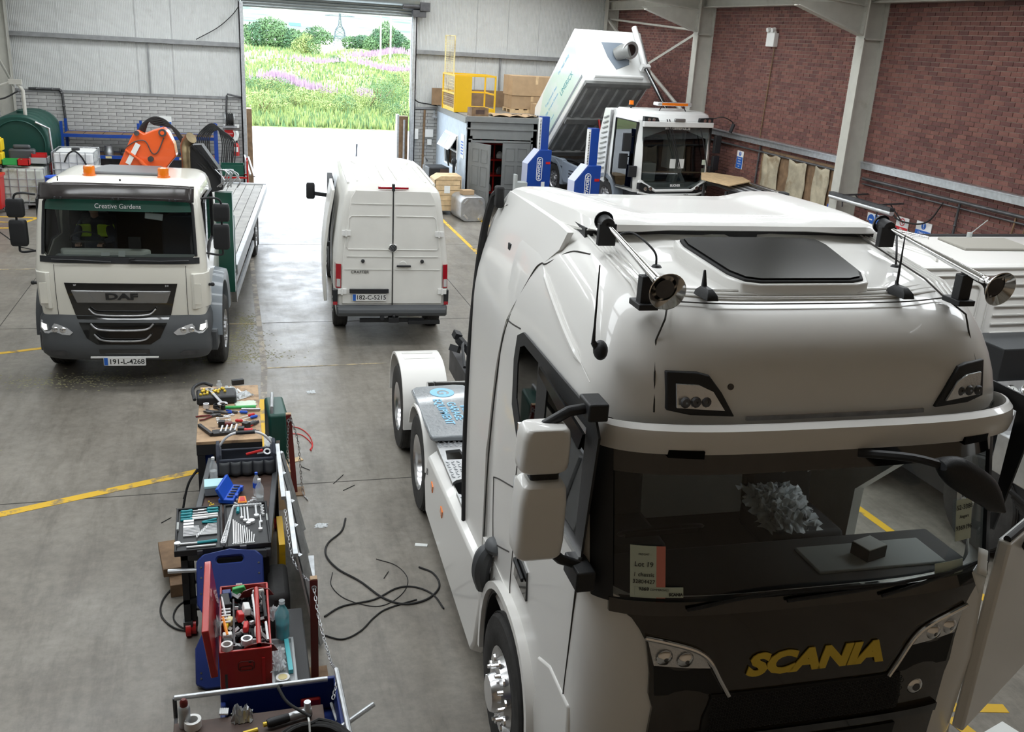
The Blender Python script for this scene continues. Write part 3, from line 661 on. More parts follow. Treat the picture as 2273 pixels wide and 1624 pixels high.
def fpoly(b, poly, off, thick, mi=0):
    n = len(poly); cx = sum(p[0] for p in poly)/n; cz = sum(p[1] for p in poly)/n
    vs = [(x, sc_front(x, z)-off, z) for x, z in poly]+[(x, sc_front(x, z)-off+thick, z) for x, z in poly]+[(cx, sc_front(cx, cz)-off, cz)]
    fs = [(i, (i+1) % n, 2*n) for i in range(n)]+[(i, (i+1) % n, n+(i+1) % n, n+i) for i in range(n)]+[tuple(range(2*n-1, n-1, -1))]
    return b.add(vs, fs, mi)
T = thing('tractor_unit', 'large new white tractor unit with high roof, nearest vehicle in the foreground', 'truck', (2.88, 5.065, 0), -.03)
zs = [.95, 1.2, 1.5, 1.8, 2.05, 2.2, 2.45, 2.7, 2.9, 3.02, 3.12, 3.22, 3.32, 3.41, 3.47, 3.51]
rings = [cab_ring(z) for z in zs]
top = rings[-1]
def shr(R, k, dz): return [(p[0]*k, -.02+(p[1]+.02)*k, p[2]+dz) for p in R]
rings += [shr(top, .94, .02), shr(top, .8, .03), shr(top, .5, .036), shr(top, .15, .038)]
b = MB(); b.loft(rings); cab = b.obj('cab_shell', 'white_paint', T)
inner = MB(); inner.loft([cab_ring(z, .07) for z in (1.25, 1.5, 1.8, 2.05, 2.2, 2.45, 2.7, 2.9, 3.02, 3.12, 3.22, 3.32, 3.41)])
ws = MB(); ws.prism([(-1.13, 2.12), (-1.11, 2.86), (-1.0, 2.9), (1.0, 2.9), (1.11, 2.86), (1.13, 2.12), (1.0, 2.08), (-1.0, 2.08)], 1, -2, -1.02)
WIN = [(-1.12, 2.27), (-1.19, 2.9), (-1.1, 2.97), (.10, 2.97), (.2, 2.93), (.24, 2.8), (.22, 2.55), (.02, 2.33), (-.05, 2.30)]
sw = MB(); sw.prism(WIN, 0, -1.6, -1.0); sw2 = MB(); sw2.prism(WIN, 0, 1.0, 1.6)
dr_ = MB(); dr_.prism([(-1.1, 1.32), (-1.12, 2.32), (-.45, 2.32), (-.03, 1.9), (-.03, 1.32)], 0, 1.0, 1.6)   # open doorway on the far side
cut(cab, [inner, ws, sw, sw2, dr_])
# cutter normals are outward; shell material slots
cab.data.materials.clear(); cab.data.materials.append(M['white_paint'])
b = MB(); zz = [2.08+.84*k/8 for k in range(9)]
b.grid(lambda u, v: (-1.135+2.27*u, sc_front(-1.135+2.27*u, 2.06+.88*v)+.01, 2.06+.88*v), 60, 16); b.obj('windscreen', 'glass', T, smooth=180)
# dark visor band and glass surround
b = MB(); spatch(b, [2.72, 2.8, 2.9, 2.95], lambda z: -1.17, lambda z: 1.17, .012, .01, 32); b.obj('tinted_sun_band', 'gloss_black', T)
b = MB()
for s in (-1, 1):
    spatch(b, zz, (lambda z: -1.19) if s < 0 else (lambda z: 1.10), (lambda z: -1.10) if s < 0 else (lambda z: 1.19), .012, .03, 6)
b.obj('windscreen_pillar', 'black_plastic', T)
b = MB(); spatch(b, [2.03, 2.10], lambda z: -1.12, lambda z: 1.12, .02, .05, 32); b.obj('cowl_panel', 'gloss_black', T)
# sun visor
b = MB(); rings = []
for i in range(49):
    u = -1+2*i/48; x = 1.225*math.copysign(abs(math.sin(u*PI/2))**.72, u); e = min(1, (1-abs(u))*14)
    y = sc_front(x, 2.95)-.15*(.35+.65*e); h = .075*(.55+.45*e); z0 = 2.945-.02*abs(u)**3
    rings.append([(x, y, z0-h), (x, y-.015, z0-h*.3), (x, y+.005, z0+h*.55), (x, y+.04, z0+h*.8), (x, y+.06, z0+h*.75), (x, y+.045, z0+h*.3), (x, y+.035, z0-h)])
b.loft(rings); vis = b.obj('sun_visor', 'white_paint', T)
for s in (-1, 1):
    B = MB(); x0, x1 = (.73, .9)
    B.prism([(s*x0, sc_front(x0, 2.9)-.165), (s*x1, sc_front(x1, 2.9)-.165+.01), (s*x1, sc_front(x1, 2.9)-.1), (s*x0, sc_front(x0, 2.9)-.1)], 2, 2.855, 2.895); B.obj('marker_lamp', 'dark_glass', vis)
# lower black front
def xb(z): return ip(z, [(.9, .88), (1.3, .88), (1.50, .875), (1.58, .90), (1.7, .905), (1.87, .93), (2.0, 1.0), (2.06, 1.09)])[0]
b = MB(); spatch(b, [.95, 1.1, 1.3, 1.5, 1.58, 1.7, 1.8, 1.88, 1.95, 2.01, 2.06], lambda z: -xb(z), lambda z: xb(z), .016, .03, 28); b.obj('front_panel', mat('black_with_brown_reflection', (.028, .020, .010), .2, coat=1), T)  # black panel, with the brown floor reflection put into its colour
M['grille_mesh'] = mat('grille_mesh', (.012, .012, .012), .6)
b = MB(); spatch(b, [1.33, 1.42, 1.55, 1.57], lambda z: -.60 if z < 1.5 else -.57, lambda z: .58 if z < 1.5 else .55, .028, .02, 16); gm = b.obj('grille', 'grille_mesh', T)
b = MB()
for j in range(9):
    z = 1.345+j*.025
    for i in range(38):
        x = -.56+i*.03+(.015 if j % 2 else 0); y = sc_front(x, z)-.034
        b.tube([(x+.011*math.cos(a), y, z+.011*math.sin(a)) for a in (0, 1.05, 2.1, 3.14, 4.19, 5.24)], .0025, 4, True)
b.obj('honeycomb', 'black_plastic', gm, kind='stuff', smooth=0)
b = MB(); spatch(b, [1.26, 1.31], lambda z: -.86, lambda z: .86, .045, .04, 24); b.obj('grille_trim', 'gloss_black', T)
b = MB(); spatch(b, [1.0, 1.22], lambda z: -.6, lambda z: .6, .03, .03, 20); b.obj('lower_grille', 'grille_mesh', T)
b = MB()
rings = []
for k in range(7):
    a = k/6*PI; rings.append([(1.24*math.sin(u*PI/2), -1.44+.5*(1-math.cos(u*PI/2)**.5) - .12*math.sin(a), .40+.62*k/6*.9) for u in [i/20-1 for i in range(41)]])
b.loft([r+[(p[0]*.97, p[1]+.12, p[2]) for p in r[::-1]] for r in rings]); b.obj('bumper', 'white_paint', T)
for s in (-1, 1):
    q = [(.93, 1.892), (.78, 1.866), (.64, 1.808), (.59, 1.725), (.72, 1.735), (.89, 1.752)]
    b = MB(); fpoly(b, [(s*x, z) for x, z in q][::s], .024, .02); hl = b.obj('headlamp', 'clear_lens', T)
    b = MB()
    for (x, z) in ((.84, 1.80), (.73, 1.785)): b.lathe([(.045, 0), (.035, .012), (.012, .02)], (s*x, sc_front(x, z)-.027, z), (0, -1, 0), 16)
    b.obj('reflector', 'chrome', hl)
    b = MB(); fpoly(b, [(s*x, z) for x, z in ((.89, 1.745), (.59, 1.715), (.50, 1.565), (.87, 1.575))][::s], .02, .02); b.obj('headlamp_surround', 'grille_mesh', T)
    pth = catmull([(s*x, sc_front(x, z)-.03, z) for x, z in ((.945, 1.91), (.82, 1.883), (.68, 1.835), (.60, 1.77), (.53, 1.65), (.475, 1.558))], 6)
    b = MB(); b.tube(pth, [.013]*len(pth), 8); b.obj('chrome_strip', 'chrome', T, label='bright strip curving over the headlamp')
    # roof lamp
    lx = .0 if s < 0 else .10
    q = [(x+lx, z) for x, z in ((.875, 3.225), (.87, 3.04), (.75, 3.018), (.525, 3.010), (.60, 3.13), (.665, 3.212), (.72, 3.225))]
    b = MB(); fpoly(b, [(s*x, z) for x, z in q][::s], .022, .04); rl = b.obj('roof_lamp', 'black_plastic', T, bevel=.006)
    q = [(x+lx, z) for x, z in ((.83, 3.172), (.825, 3.058), (.585, 3.046), (.65, 3.14), (.72, 3.17))]
    b = MB(); fpoly(b, [(s*x, z) for x, z in q][::s], .034, .012); b.obj('lamp_lens', 'clear_lens', rl)
    b = MB()
    for k in range(3): b.lathe([(.028, 0), (.02, .01), (.006, .014)], (s*(.68+.055*k+lx), sc_front(.72+lx, 3.1)-.036, 3.09), (0, -1, .2), 10)
    b.obj('lamp_cell', 'dark_steel', rl)
b = MB(); b.lathe([(.001, 0), (.016, 0), (.018, -.01)], (-.547, sc_front(.547, 3.153)-.004, 3.153), (0, -1, .1), 16); b.obj('camera_eye', 'gloss_black', T)
b = MB(); spatch(b, [2.985, 3.005], lambda z: -.455, lambda z: .565, .012, .012, 16); b.obj('sensor_strip', 'steel', T)
# big lettering on the front
yl = sc_front(0, 1.715)-.022
lt = text('SCANIA', .168, .003, 'yellow_reflection_brass', T, (.01, yl, 1.715), (PI/2-.05, 0, 0), 'front_lettering', sx=1.34, shear=.18, bold=.010)
b = MB(); b.lathe([(.001, .014), (.03, .012), (.044, .006), (.048, 0)], (.68, sc_front(.68, 1.45)-.018, 1.45), (0, -1, .05), 24); bd = b.obj('round_badge', 'chrome', T)
b = MB(); b.lathe([(.001, .018), (.022, .016), (.024, .012)], (.68, sc_front(.68, 1.45)-.018, 1.45), (0, -1, .05), 20); b.obj('badge_centre', 'dark_steel', bd)
# wipers
b = MB()
for pts in ([(-.75, 2.07), (-.314, 2.124), (.483, 2.112)], [(-.211, 2.083), (.208, 2.10), (.80, 2.13)], [(.342, 2.06), (.6, 2.10), (1.0, 2.15)]):
    b.tube(catmull([(x, sc_front(x, z)-.035, z) for x, z in pts], 5), .010, 6)
b.obj('wiper', 'black_plastic', T)
# front kerb mirror
b = MB(); b.tube(catmull([(.10, -1.40, 2.85), (.30, -1.55, 2.88), (.48, -1.60, 2.84)], 5), .022, 8); b.obj('mirror_arm', 'black_plastic', T)
b = MB(); P = [V3((.42, -1.60, 2.86)), V3((.55, -1.62, 2.80)), V3((.72, -1.62, 2.70)), V3((.83, -1.60, 2.60))]
b.loft([[(p.x+.5*w*math.sin(a)*.45, p.y+.055*math.cos(a), p.z+w*math.sin(a)) for a in [2*PI*k/14 for k in range(14)]] for p, w in zip(catmull(P, 5), [.02, .05, .065, .075, .08, .082, .083, .083, .082, .08, .077, .073, .066, .055, .04, .02])]); b.obj('kerb_mirror', 'black_plastic', T)
# ---- side glazing
for s in (-1, 1):
    X = 1.236*s
    b = MB(); fr_ = [(-1.20, 2.22), (-1.30, 2.95), (-1.22, 3.03), (.12, 3.03), (.25, 2.97), (.30, 2.8), (.28, 2.5), (.05, 2.27), (-.05, 2.23)]
    b.prism(fr_, 0, X-.006, X+.006)
    o = b.obj('side_window_frame', 'black_plastic', T)
    if s < 0:
        c1 = MB(); c1.prism([(-1.10, 2.32), (-1.12, 2.93), (-.44, 2.93), (-.40, 2.32)], 0, X-.1, X+.1)
        c2 = MB(); c2.prism([(-.24, 2.42), (-.24, 2.96), (.08, 2.96), (.17, 2.92), (.2, 2.8), (.18, 2.58), (.0, 2.38)], 0, X-.1, X+.1); cut(o, [c1, c2])
        b = MB(); b.prism([(-1.10, 2.32), (-1.12, 2.80), (-.44, 2.80), (-.40, 2.32)], 0, X-.002, X+.004)
        b.prism([(-.25, 2.40), (-.25, 2.97), (.09, 2.97), (.18, 2.93), (.21, 2.8), (.19, 2.57), (.0, 2.36)], 0, X-.002, X+.004); b.obj('side_glass', 'tint_glass', T)
        b = MB(); b.prism([(-1.2, 2.93), (-.40, 2.995), (-.40, 2.955), (-1.15, 2.83)], 0, X-.05, X-.035); b.obj('wind_deflector', 'dark_glass', T)
        b = MB(); b.bar((X-.012, -1.22, 2.255), (X-.012, -.1, 2.27), .03, .02, up=(1, 0, 0)); b.obj('window_sill_trim', 'chrome', T)
    else:
        c1 = MB(); c1.prism([(-1.15, 1.6), (-1.16, 2.93), (-.44, 2.96), (-.03, 2.3), (-.03, 1.6)], 0, X-.2, X+.2)
        c2 = MB(); c2.prism([(-.24, 2.45), (-.24, 2.96), (.08, 2.96), (.2, 2.8), (.0, 2.4)], 0, X-.2, X+.2); cut(o, [c1, c2])
# seams of the door and panels, side locker outline, rain channels
def xside(z): return ip(z, SCT)[0]
def seam(pts, r=.005, m='dark_joint', s=-1, name='panel_seam', off=.0):
    b = MB(); b.tube(catmull([(s*(xside(z)+off), y, z+rise(y, z)) for y, z in pts], 6), r, 6); return b.obj(name, m, T)
seam([(.06, 2.27), (.10, 2.0), (.07, 1.6), (.10, 1.3), (.08, 1.15)])
seam([(-1.17, 2.2), (-1.14, 1.8), (-1.10, 1.4), (-1.06, 1.0)])
seam([(1.5, 2.93), (1.0, 2.96), (.54, 2.97), (.25, 3.0)])
seam([(.15, 1.98), (.62, 1.82), (.66, 1.75), (.62, 1.40), (.56, 1.34), (.16, 1.5)])
seam([(.9, 1.2), (.85, 1.9), (.72, 2.6), (.56, 2.96), (.30, 3.25), (.2, 3.32), (.12, 3.34), (-.08, 3.46), (-.25, 3.505)])
seam([(.9, 1.2), (.85, 1.9), (.72, 2.6), (.56, 2.96), (.30, 3.25), (.12, 3.34), (-.08, 3.46)], s=1)
for s in (-1, 1):   # roof ribs along the edges
    for k in range(3):
        b = MB(); x = .93-k*.035; b.tube([(s*x, y, 3.535+.005*k+rise(y, 3.5)+(-.09*max(0, -.78-y)/.2 if y < -.78 else 0)) for y in (-.9, -.75, -.5, -.25, 0)], .007, 6); b.obj('roof_rib', 'white_paint', T)
    b = MB(); b.tube([(s*x, y, z) for x, y, z in ((.80, .0, 3.69), (.80, -.75, 3.575), (.80, -.93, 3.52), (.86, -1.05, 3.455), (.90, sc_front(.9, 3.35)-.0, 3.35), (.92, sc_front(.92, 3.2), 3.2), (.92, sc_front(.92, 3.02), 3.02))], .005, 6); b.obj('panel_seam', 'dark_joint', T)
b = MB(); b.tube(catmull([(x, sc_front(x, 3.47)+.04, 3.507) for x in (-.82, -.5, 0, .5, .82)], 6), .004, 6); b.obj('panel_seam', 'dark_joint', T)
for k, yy in enumerate((.03, .07, .11)):
    b = MB(); b.tube(catmull([(x, sc_front(x, 3.5)+yy, 3.523+k*.008) for x in (-.82, -.5, 0, .5, .82)], 6), .007, 6); b.obj('roof_rib', 'white_paint', T)
# body swage lines pressed on the side (raised blisters)
for y0, y1, z0, z1, w_ in ((-.95, .05, 3.12, 3.33, .022), ):
    b = MB(); b.tube(catmull([(-(xside(z)+.0), y, z+rise(y, z)) for y, z in ((-1.0, 3.12), (-.5, 3.2), (-.1, 3.27), (.15, 3.32))], 6), [.002]*3+[w_]*13+[.012, .006, .002], 10); b.obj('pressed_swage', 'white_paint', T)
# side air deflectors and rubber edge
for s in (-1, 1):
    b = MB()
    def seam_y(z): return ip(z, [(.95, .93), (1.9, .88), (2.6, .75), (2.96, .58), (3.25, .32), (3.51, -.02)])[0]
    rings = []
    for k in range(26):
        z = .95+(3.60-.95)*k/25; y0 = seam_y(min(z, 3.51)); y0 = max(y0, .9-.0) if z < 2.0 else y0
        hw = ip(min(z, 3.3), SCT)[0]-(.35*max(0, z-3.32))
        top = min(1, max(0, (z-3.45)/.15)); yr = 1.56-.08*top-.4*max(0, z-3.3)
        rings.append([(s*(hw+.006+ .0*t), y0+.012+(yr-y0)*t, z+rise(y0+(yr-y0)*t, min(z, 3.5))*.55) for t in (0, .15, .3, .5, .75, 1)]+[(s*(hw-.03), y0+.012+(yr-y0)*t, z+rise(y0+(yr-y0)*t, min(z, 3.5))*.55) for t in (1, .75, .5, .3, .15, 0)])
    b.loft(rings); b.obj('side_air_deflector', 'white_paint', T)
    b = MB(); b.tube(catmull([(s*1.225, 1.57, .98), (s*1.238, 1.60, 1.6), (s*1.235, 1.60, 2.4), (s*1.215, 1.58, 2.95), (s*1.185, 1.55, 3.35), (s*1.15, 1.48, 3.60), (s*1.13, 1.42, 3.66)], 6), .028, 8); b.obj('rubber_edge', 'rubber', T)
b = MB(); b.bb((-1.15, .9, 1.0), (1.15, .96, 3.4)); b.obj('cab_back_panel', 'black_plastic', T)
# roof spoiler
b = MB(); rings = []
for i in range(41):
    u = -1+2*i/40; ax = abs(u); x = 1.0*math.copysign(ax**.9, u); e = max(0, 1-((1-ax)/.05)) if ax > .95 else 0
    sh = min(1, max(0, (ax-.42)/.28)); sh = sh*sh*(3-2*sh)
    yf_ = -.08-.05*sh*(1-e)+.25*max(0, ax-.9); xo = x*(1-.0)
    pts = []
    for t, h in ((0, .0), (.01, .035), (.05, .062), (.25, .075), (.5, .072), (.75, .062), (.95, .05), (1, .02)):
        y = yf_+t*(1.38-yf_); zb = 3.70-.025*t; wide = .94+.15*t
        dip = -.035*(1-sh)*min(1, t*2.2)-.01*(1-sh); edge = -.09*e*min(1, t*10)-.04*max(0, (ax-.85)/.15)**2
        pts.append((x*wide, y, zb+h*(1.0)+(dip if t > 0 else 0)+(edge if t > 0 else 0)))
    low = [(pts[-1][0], pts[-1][1]-.02, 3.58), (pts[3][0], pts[3][1], 3.66), (pts[0][0], pts[0][1]+.03, 3.69)]
    rings.append(pts+low)
b.loft(rings); b.obj('roof_spoiler', 'white_paint', T)
b = MB(); b.bb((-.95, -.02, 3.60), (.95, .25, 3.695)); b.obj('spoiler_gap_shade', 'black_plastic', T)  # black box added as the dark shaded gap under the spoiler lip
for s in (-1, 1):
    b = MB(); b.bb((s*1.12-.03, 1.36, 3.56), (s*1.12+.03, 1.45, 3.71)); b.obj('spoiler_end_rubber', 'rubber', T, bevel=.015)
# hatch
HZ = lambda y: 3.592+.115*(y+.55)
b = MB(); q = [(-.42, -.21), (-.30, -.17), (.30, -.17), (.42, -.21), (.40, -.30), (.385, -.62), (.36, -.80), (.30, -.86), (-.30, -.86), (-.36, -.80), (-.385, -.62), (-.40, -.30)]
q = [(-.44, -.20), (-.36, -.17), (.36, -.17), (.44, -.20), (.455, -.30), (.40, -.74), (.35, -.84), (.27, -.87), (-.27, -.87), (-.35, -.84), (-.40, -.74), (-.455, -.30)]
def slab(b, q, z0, z1, sc=1, cy=-.52):
    n = len(q); P = [(x*sc, cy+(y-cy)*sc) for x, y in q]; b.add([(x, y, HZ(y)+z0) for x, y in P]+[(x, y, HZ(y)+z1) for x, y in P], [tuple(range(n-1, -1, -1)), tuple(range(n, 2*n))]+[(i, (i+1) % n, n+(i+1) % n, n+i) for i in range(n)]); return b
h = slab(MB(), q, -.05, .028, 1.06).obj('roof_hatch', 'white_paint', T, bevel=.008); slab(MB(), q, .0, .040).obj('hatch_seal', 'rubber', h, bevel=.006); slab(MB(), q, .02, .050, .955).obj('hatch_glass', 'dark_glass', h)
# air horns
for s in (-1, 1):
    hx_ = .0 if s < 0 else -.11
    p0, p1 = V3((s*.93+hx_, -.28, 3.78)), V3((s*.955+hx_, -1.13, 3.665))
    hd = (p1-p0).normalized()
    b = MB(); b.tube([p0, p0.lerp(p1, .55), p1], [.012, .017, .026], 12); b.lathe([(.024, -.10), (.032, -.06), (.055, -.02), (.084, .02), (.090, .032), (.086, .034), (.05, -.01), (.02, -.06)], p1+hd*.1, hd, 28); hn = b.obj('air_horn', 'chrome', T)
    B = MB(); B.cyl(p1+hd*.098, p1+hd*.10, .046, n=24); B.obj('horn_throat', 'dark_steel', hn)
    B = MB(); B.cyl(p0-hd*.02, p0+hd*.06, .04, n=16); B.lathe([(.055, 0), (.05, .02), (.02, .03)], p0-hd*.02, -hd, 20); B.bb((s*.93+hx_-.05, -.34, 3.66), (s*.93+hx_+.05, -.30, 3.78)); B.bb((s*.955+hx_-.035, -1.03, 3.50), (s*.955+hx_+.035, -.97, 3.66)); B.bb((s*.955+hx_-.05, -1.06, 3.50), (s*.955+hx_+.05, -.92, 3.53)); B.obj('horn_bracket', 'black_plastic', hn, bevel=.004)
    B = MB(); B.tube(catmull([(s*.90, -.36, 3.72), (s*.82, -.42, 3.75), (s*.74, -.55, 3.68), (s*.73, -.58, 3.60)], 6), .006, 6); B.lathe([(.03, 0), (.02, .012), (.001, .015)], (s*.73, -.58, 3.60), (0, 0, 1), 12); B.obj('horn_cable', 'black_plastic', hn)
    B = MB(); y0 = -.93; ax_ = -.60 if s < 0 else .52; B.loft([[(ax_+dx*w, y0+dy*w, z) for dx, dy in ((-.032, -.085), (.032, -.085), (.036, .07), (-.036, .07))] for z, w in ((3.53, 1), (3.555, .9), (3.58, .5))]); B.cyl((ax_, y0+.03, 3.57), (ax_, y0+.045, 3.66 if s < 0 else 3.60), .016, .006, 10)
    if s > 0: B.tube([(.52, y0+.035, 3.59), (.524, y0+.05, 3.84)], [.008, .003], 8)
    B.obj('roof_antenna', 'black_plastic', T, bevel=.004)
b = MB(); xa = -1.185; b.ball((xa+.01, -1.04, 3.30), (.035, .05, .05), 16); b.cyl((xa, -1.04, 3.30), (xa-.03, -1.04, 3.34), .02, .014, 10); b.tube([(xa-.03, -1.04, 3.33), (xa-.03, -1.04, 3.42), (xa-.03, -1.035, 3.72)], [.011, .006, .0035], 8); b.obj('whip_antenna', 'black_plastic', T)
# door mirrors (near side) and open far door
mg = MB()
def mirror_box(b, c, w, h, d, tap=.85):
    x, y, z = c; rings = []
    for k, (t, s_) in enumerate(((-1, .80), (-.85, .95), (-.5, 1), (0, 1), (.5, 1), (.85, .96), (1, .84))):
        q = rr(w*s_, d*s_, .04); rings.append([(x+px*(1-.03*t), y+py-.01*t, z+t*h/2) for px, py in q])
    return b.loft(rings)
m1 = mirror_box(MB(), (-1.50, -1.26, 2.905), .235, .235, .17).obj('wing_mirror', 'white_paint', T, smooth=50, bevel=.02)
m2 = mirror_box(MB(), (-1.50, -1.26, 2.54), .235, .42, .19).obj('wing_mirror', 'white_paint', T, smooth=50, bevel=.02)
MB().bb((-1.60, -1.172, 2.82), (-1.40, -1.16, 2.99)).obj('mirror_glass', 'chrome', m1); MB().bb((-1.60, -1.162, 2.37), (-1.40, -1.15, 2.71)).obj('mirror_glass', 'chrome', m2)
b = MB(); b.bb((-1.56, -1.30, 2.72), (-1.42, -1.2, 2.80)); b.tube([(-1.50, -1.24, 3.0), (-1.38, -1.24, 3.07), (-1.24, -1.22, 3.08)], .028, 8); b.bb((-1.30, -1.30, 3.03), (-1.20, -1.14, 3.12)); b.tube([(-1.46, -1.24, 2.38), (-1.36, -1.24, 2.28), (-1.24, -1.22, 2.22)], .028, 8); b.bb((-1.30, -1.34, 2.14), (-1.20, -1.12, 2.25)); b.obj('mirror_arm', 'black_plastic', T, bevel=.012)
b = MB(); b.prism([(-.04, 1.66), (-.02, 1.44), (-.32, 1.43), (-.30, 1.62)], 0, -1.242, -1.215); dh = b.obj('door_handle', 'gloss_black', T); b = MB(); b.bar((-1.255, -.06, 1.58), (-1.255, -.27, 1.55), .02, .03); b.obj('handle_grip', 'black_plastic', dh, bevel=.005)
D = MB(); ang = math.radians(-60)
DM = Matrix.Translation((1.19, -1.32, 0)) @ Matrix.Rotation(ang, 4, 'Z')
def dx(b): return b.xf(DM)
b = MB(); b.prism([(.0, .95), (.0, 2.22), (1.25, 2.22), (1.3, 1.7), (1.28, 1.0), (1.1, .92)], 0, -.02, .05); dx(b); od = b.obj('open_door', 'white_paint', T, bevel=.015)
b = MB(); b.bb((-.03, .05, 1.0), (-.018, 1.2, 2.2)); dx(b); b.obj('door_lining', 'interior_grey', od)
b = MB(); b.tube([(.02, .02, 2.23), (.02, 1.25, 2.23)], .022, 8); dx(b); b.obj('window_channel', 'black_plastic', od)
b = MB(); b.tube([(.05, .25, 2.12), (.16, .27, 2.2), (.40, .30, 2.22)], .03, 8); b.ball((.13, .25, 2.15), (.06, .06, .05), 12); dx(b); b.obj('mirror_arm', 'black_plastic', od)
b = mirror_box(MB(), (.52, .3, 2.52), .235, .44, .19); dx(b); b.obj('wing_mirror', 'white_paint', od, smooth=50)
# ---- cab interior
b = MB(); b.loft([[(x, sc_front(x, 2.1)+.09, z) for x in (-1.08, -.7, 0, .7, 1.08)]+[(x, yb, z) for x in (1.08, .35, .3, -.35, -1.08)] for z, yb in ((1.7, -.95), (1.98, -.82), (2.06, -.86))]); ds = b.obj('dashboard', 'interior', T, bevel=.02)
b = MB(); b.bb((.12, -1.25, 2.055), (.92, -.98, 2.075)); b.obj('dash_tray', 'interior_grey', ds, bevel=.008)
b = MB(); b.bb((-1.14, -1.1, 1.26), (1.14, .85, 1.30)); b.obj('cab_floor_mat', 'interior', T)
for s in (-1, 1):
    b = MB(); b.box((s*.62, -.15, 1.72), (.5, .52, .18)); b.box((s*.62, .12, 2.12), (.48, .14, .72), (-.15, 0, 0)); b.box((s*.62, .19, 2.58), (.28, .10, .2), (-.15, 0, 0)); b.obj('seat', 'interior', T, bevel=.04)
b = MB(); b.lathe([(.235, -.012), (.248, 0), (.235, .012), (.222, 0), (.235, -.012)], (-.62, -.78, 2.13), (0, .55, .8), 28); b.bar((-.84, -.78, 2.13), (-.40, -.78, 2.13), .06, .03); b.obj('steering_wheel', 'black_plastic', T)
cf = crumple(.45, .4, .10, 4, 26); o = cf.obj('plastic_wrap', 'plastic_film', T, smooth=180); o.location = (.42, -.30, 1.95); o.rotation_euler = (.35, .1, .1)
cf = crumple(.38, .42, .07, 9, 24); o = cf.obj('plastic_wrap', 'plastic_film', T, smooth=180); o.location = (.62, .02, 2.3); o.rotation_euler = (1.25, .1, .1)
b = MB(); b.box((.50, -1.12, 2.11), (.15, .12, .07), (0, 0, .3)); b.obj('parts_carton', 'black_print', T); b = MB(); b.box((.50, -1.12, 2.148), (.145, .115, .006), (0, 0, .3)); b.obj('carton_label', 'paper', T)
# papers behind the glass
def sheet(x0, x1, z0, z1, m, name, off=-.016, ch=None, parent=None, label=None):
    b = MB(); spatch(b, [z0, z1], lambda z: x0, lambda z: x1, off, .003, 4); return b.obj(name, m, parent or T, label=label)
def hand(s, size, x, z, m='black_print', tilt=0, off=-.0125, sx=1, parent=None, nm='lettering', bold=0):
    xx = x; nrm = math.atan2(sc_front(xx+.05, z)-sc_front(xx-.05, z), .1); return text(s, size, .0006, m, parent or T, (xx, sc_front(xx, z)-off-.0, z), (PI/2-.2, tilt, nrm), nm, sx=sx, bold=bold)
pp = sheet(-1.02, -.895, 2.11, 2.365, 'paper', 'delivery_sheet', off=.003); sheet(-.895, -.85, 2.11, 2.365, mat('pink_paper', (.7, .25, .2), .8), 'delivery_sheet', off=.003)
M['paper_green'] = mat('pale_green_paper', (.58, .66, .56), .8)
pp.data.materials.clear(); pp.data.materials.append(M['paper_green'])
for s_, sz, z in (('FREIGHT', .014, 2.325), ('Lot 19', .036, 2.275), ('1 chassis', .030, 2.225), ('32804427', .028, 2.19), ('9369', .026, 2.155)): hand(s_, sz, -.957, z, off=.008)
sheet(-1.0, -.76, 2.115, 2.165, 'paper_green', 'dealer_sticker', off=.006); hand('A.DYC COMMERCIALS', .014, -.905, 2.155, off=.011); hand('SCANIA', .020, -.80, 2.132, off=.011, bold=.001)
sheet(.835, .955, 2.27, 2.49, 'paper_green', 'chassis_sheet', off=.003)
for s_, sz, z in (('52-3388', .038, 2.45), ('Angers', .026, 2.40), ('9369196', .036, 2.34)): hand(s_, sz, .893, z, off=.008)
sheet(.70, .90, 2.09, 2.17, 'paper_green', 'paper_note', off=.003)
for k, (z0, tw) in enumerate(((2.16, .5), (2.10, -.35))):
    b = MB(); b.grid(lambda u, v: (-.09+.18*u, -.02*math.sin(u*3+k), -.07+.14*v), 6, 4); o = b.obj('folded_paper', 'paper', T, solid=.001); o.location = (.99, sc_front(.99, 2.1)-.05, z0); o.rotation_euler = (-.3, tw, .5)
# ---- wheels, arches, skirts, chassis
wheel(T, -1.285, .0, .52, .525, .33, -1, 'steer'); wheel(T, 1.285, .0, .52, .525, .33, 1, 'steer')
for y in (3.72, 5.30):
    wheel(T, -1.285, y, .5, .5, .33, -1, 'drive'); wheel(T, 1.285, y, .5, .5, .33, 1, 'drive')
def arch(x0, x1, yc, zc, r, a0, a1, m='white_paint', th=.03, name='wheel_arch', flare=0, n=22, sq=1):
    b = MB(); rings = []
    for k in range(n+1):
        a = a0+(a1-a0)*k/n; ca, sa = math.cos(a), math.sin(a); e = sq
        rx = math.copysign(abs(ca)**e, ca); rz = math.copysign(abs(sa)**e, sa)
        def P(x, rad): return (x, yc+rx*rad, zc+rz*rad)
        rings.append([P(x0, r), P(x0, r+th), P(x1, r+th+flare), P(x1, r+flare)])
    return b.loft(rings).obj(name, m, T)
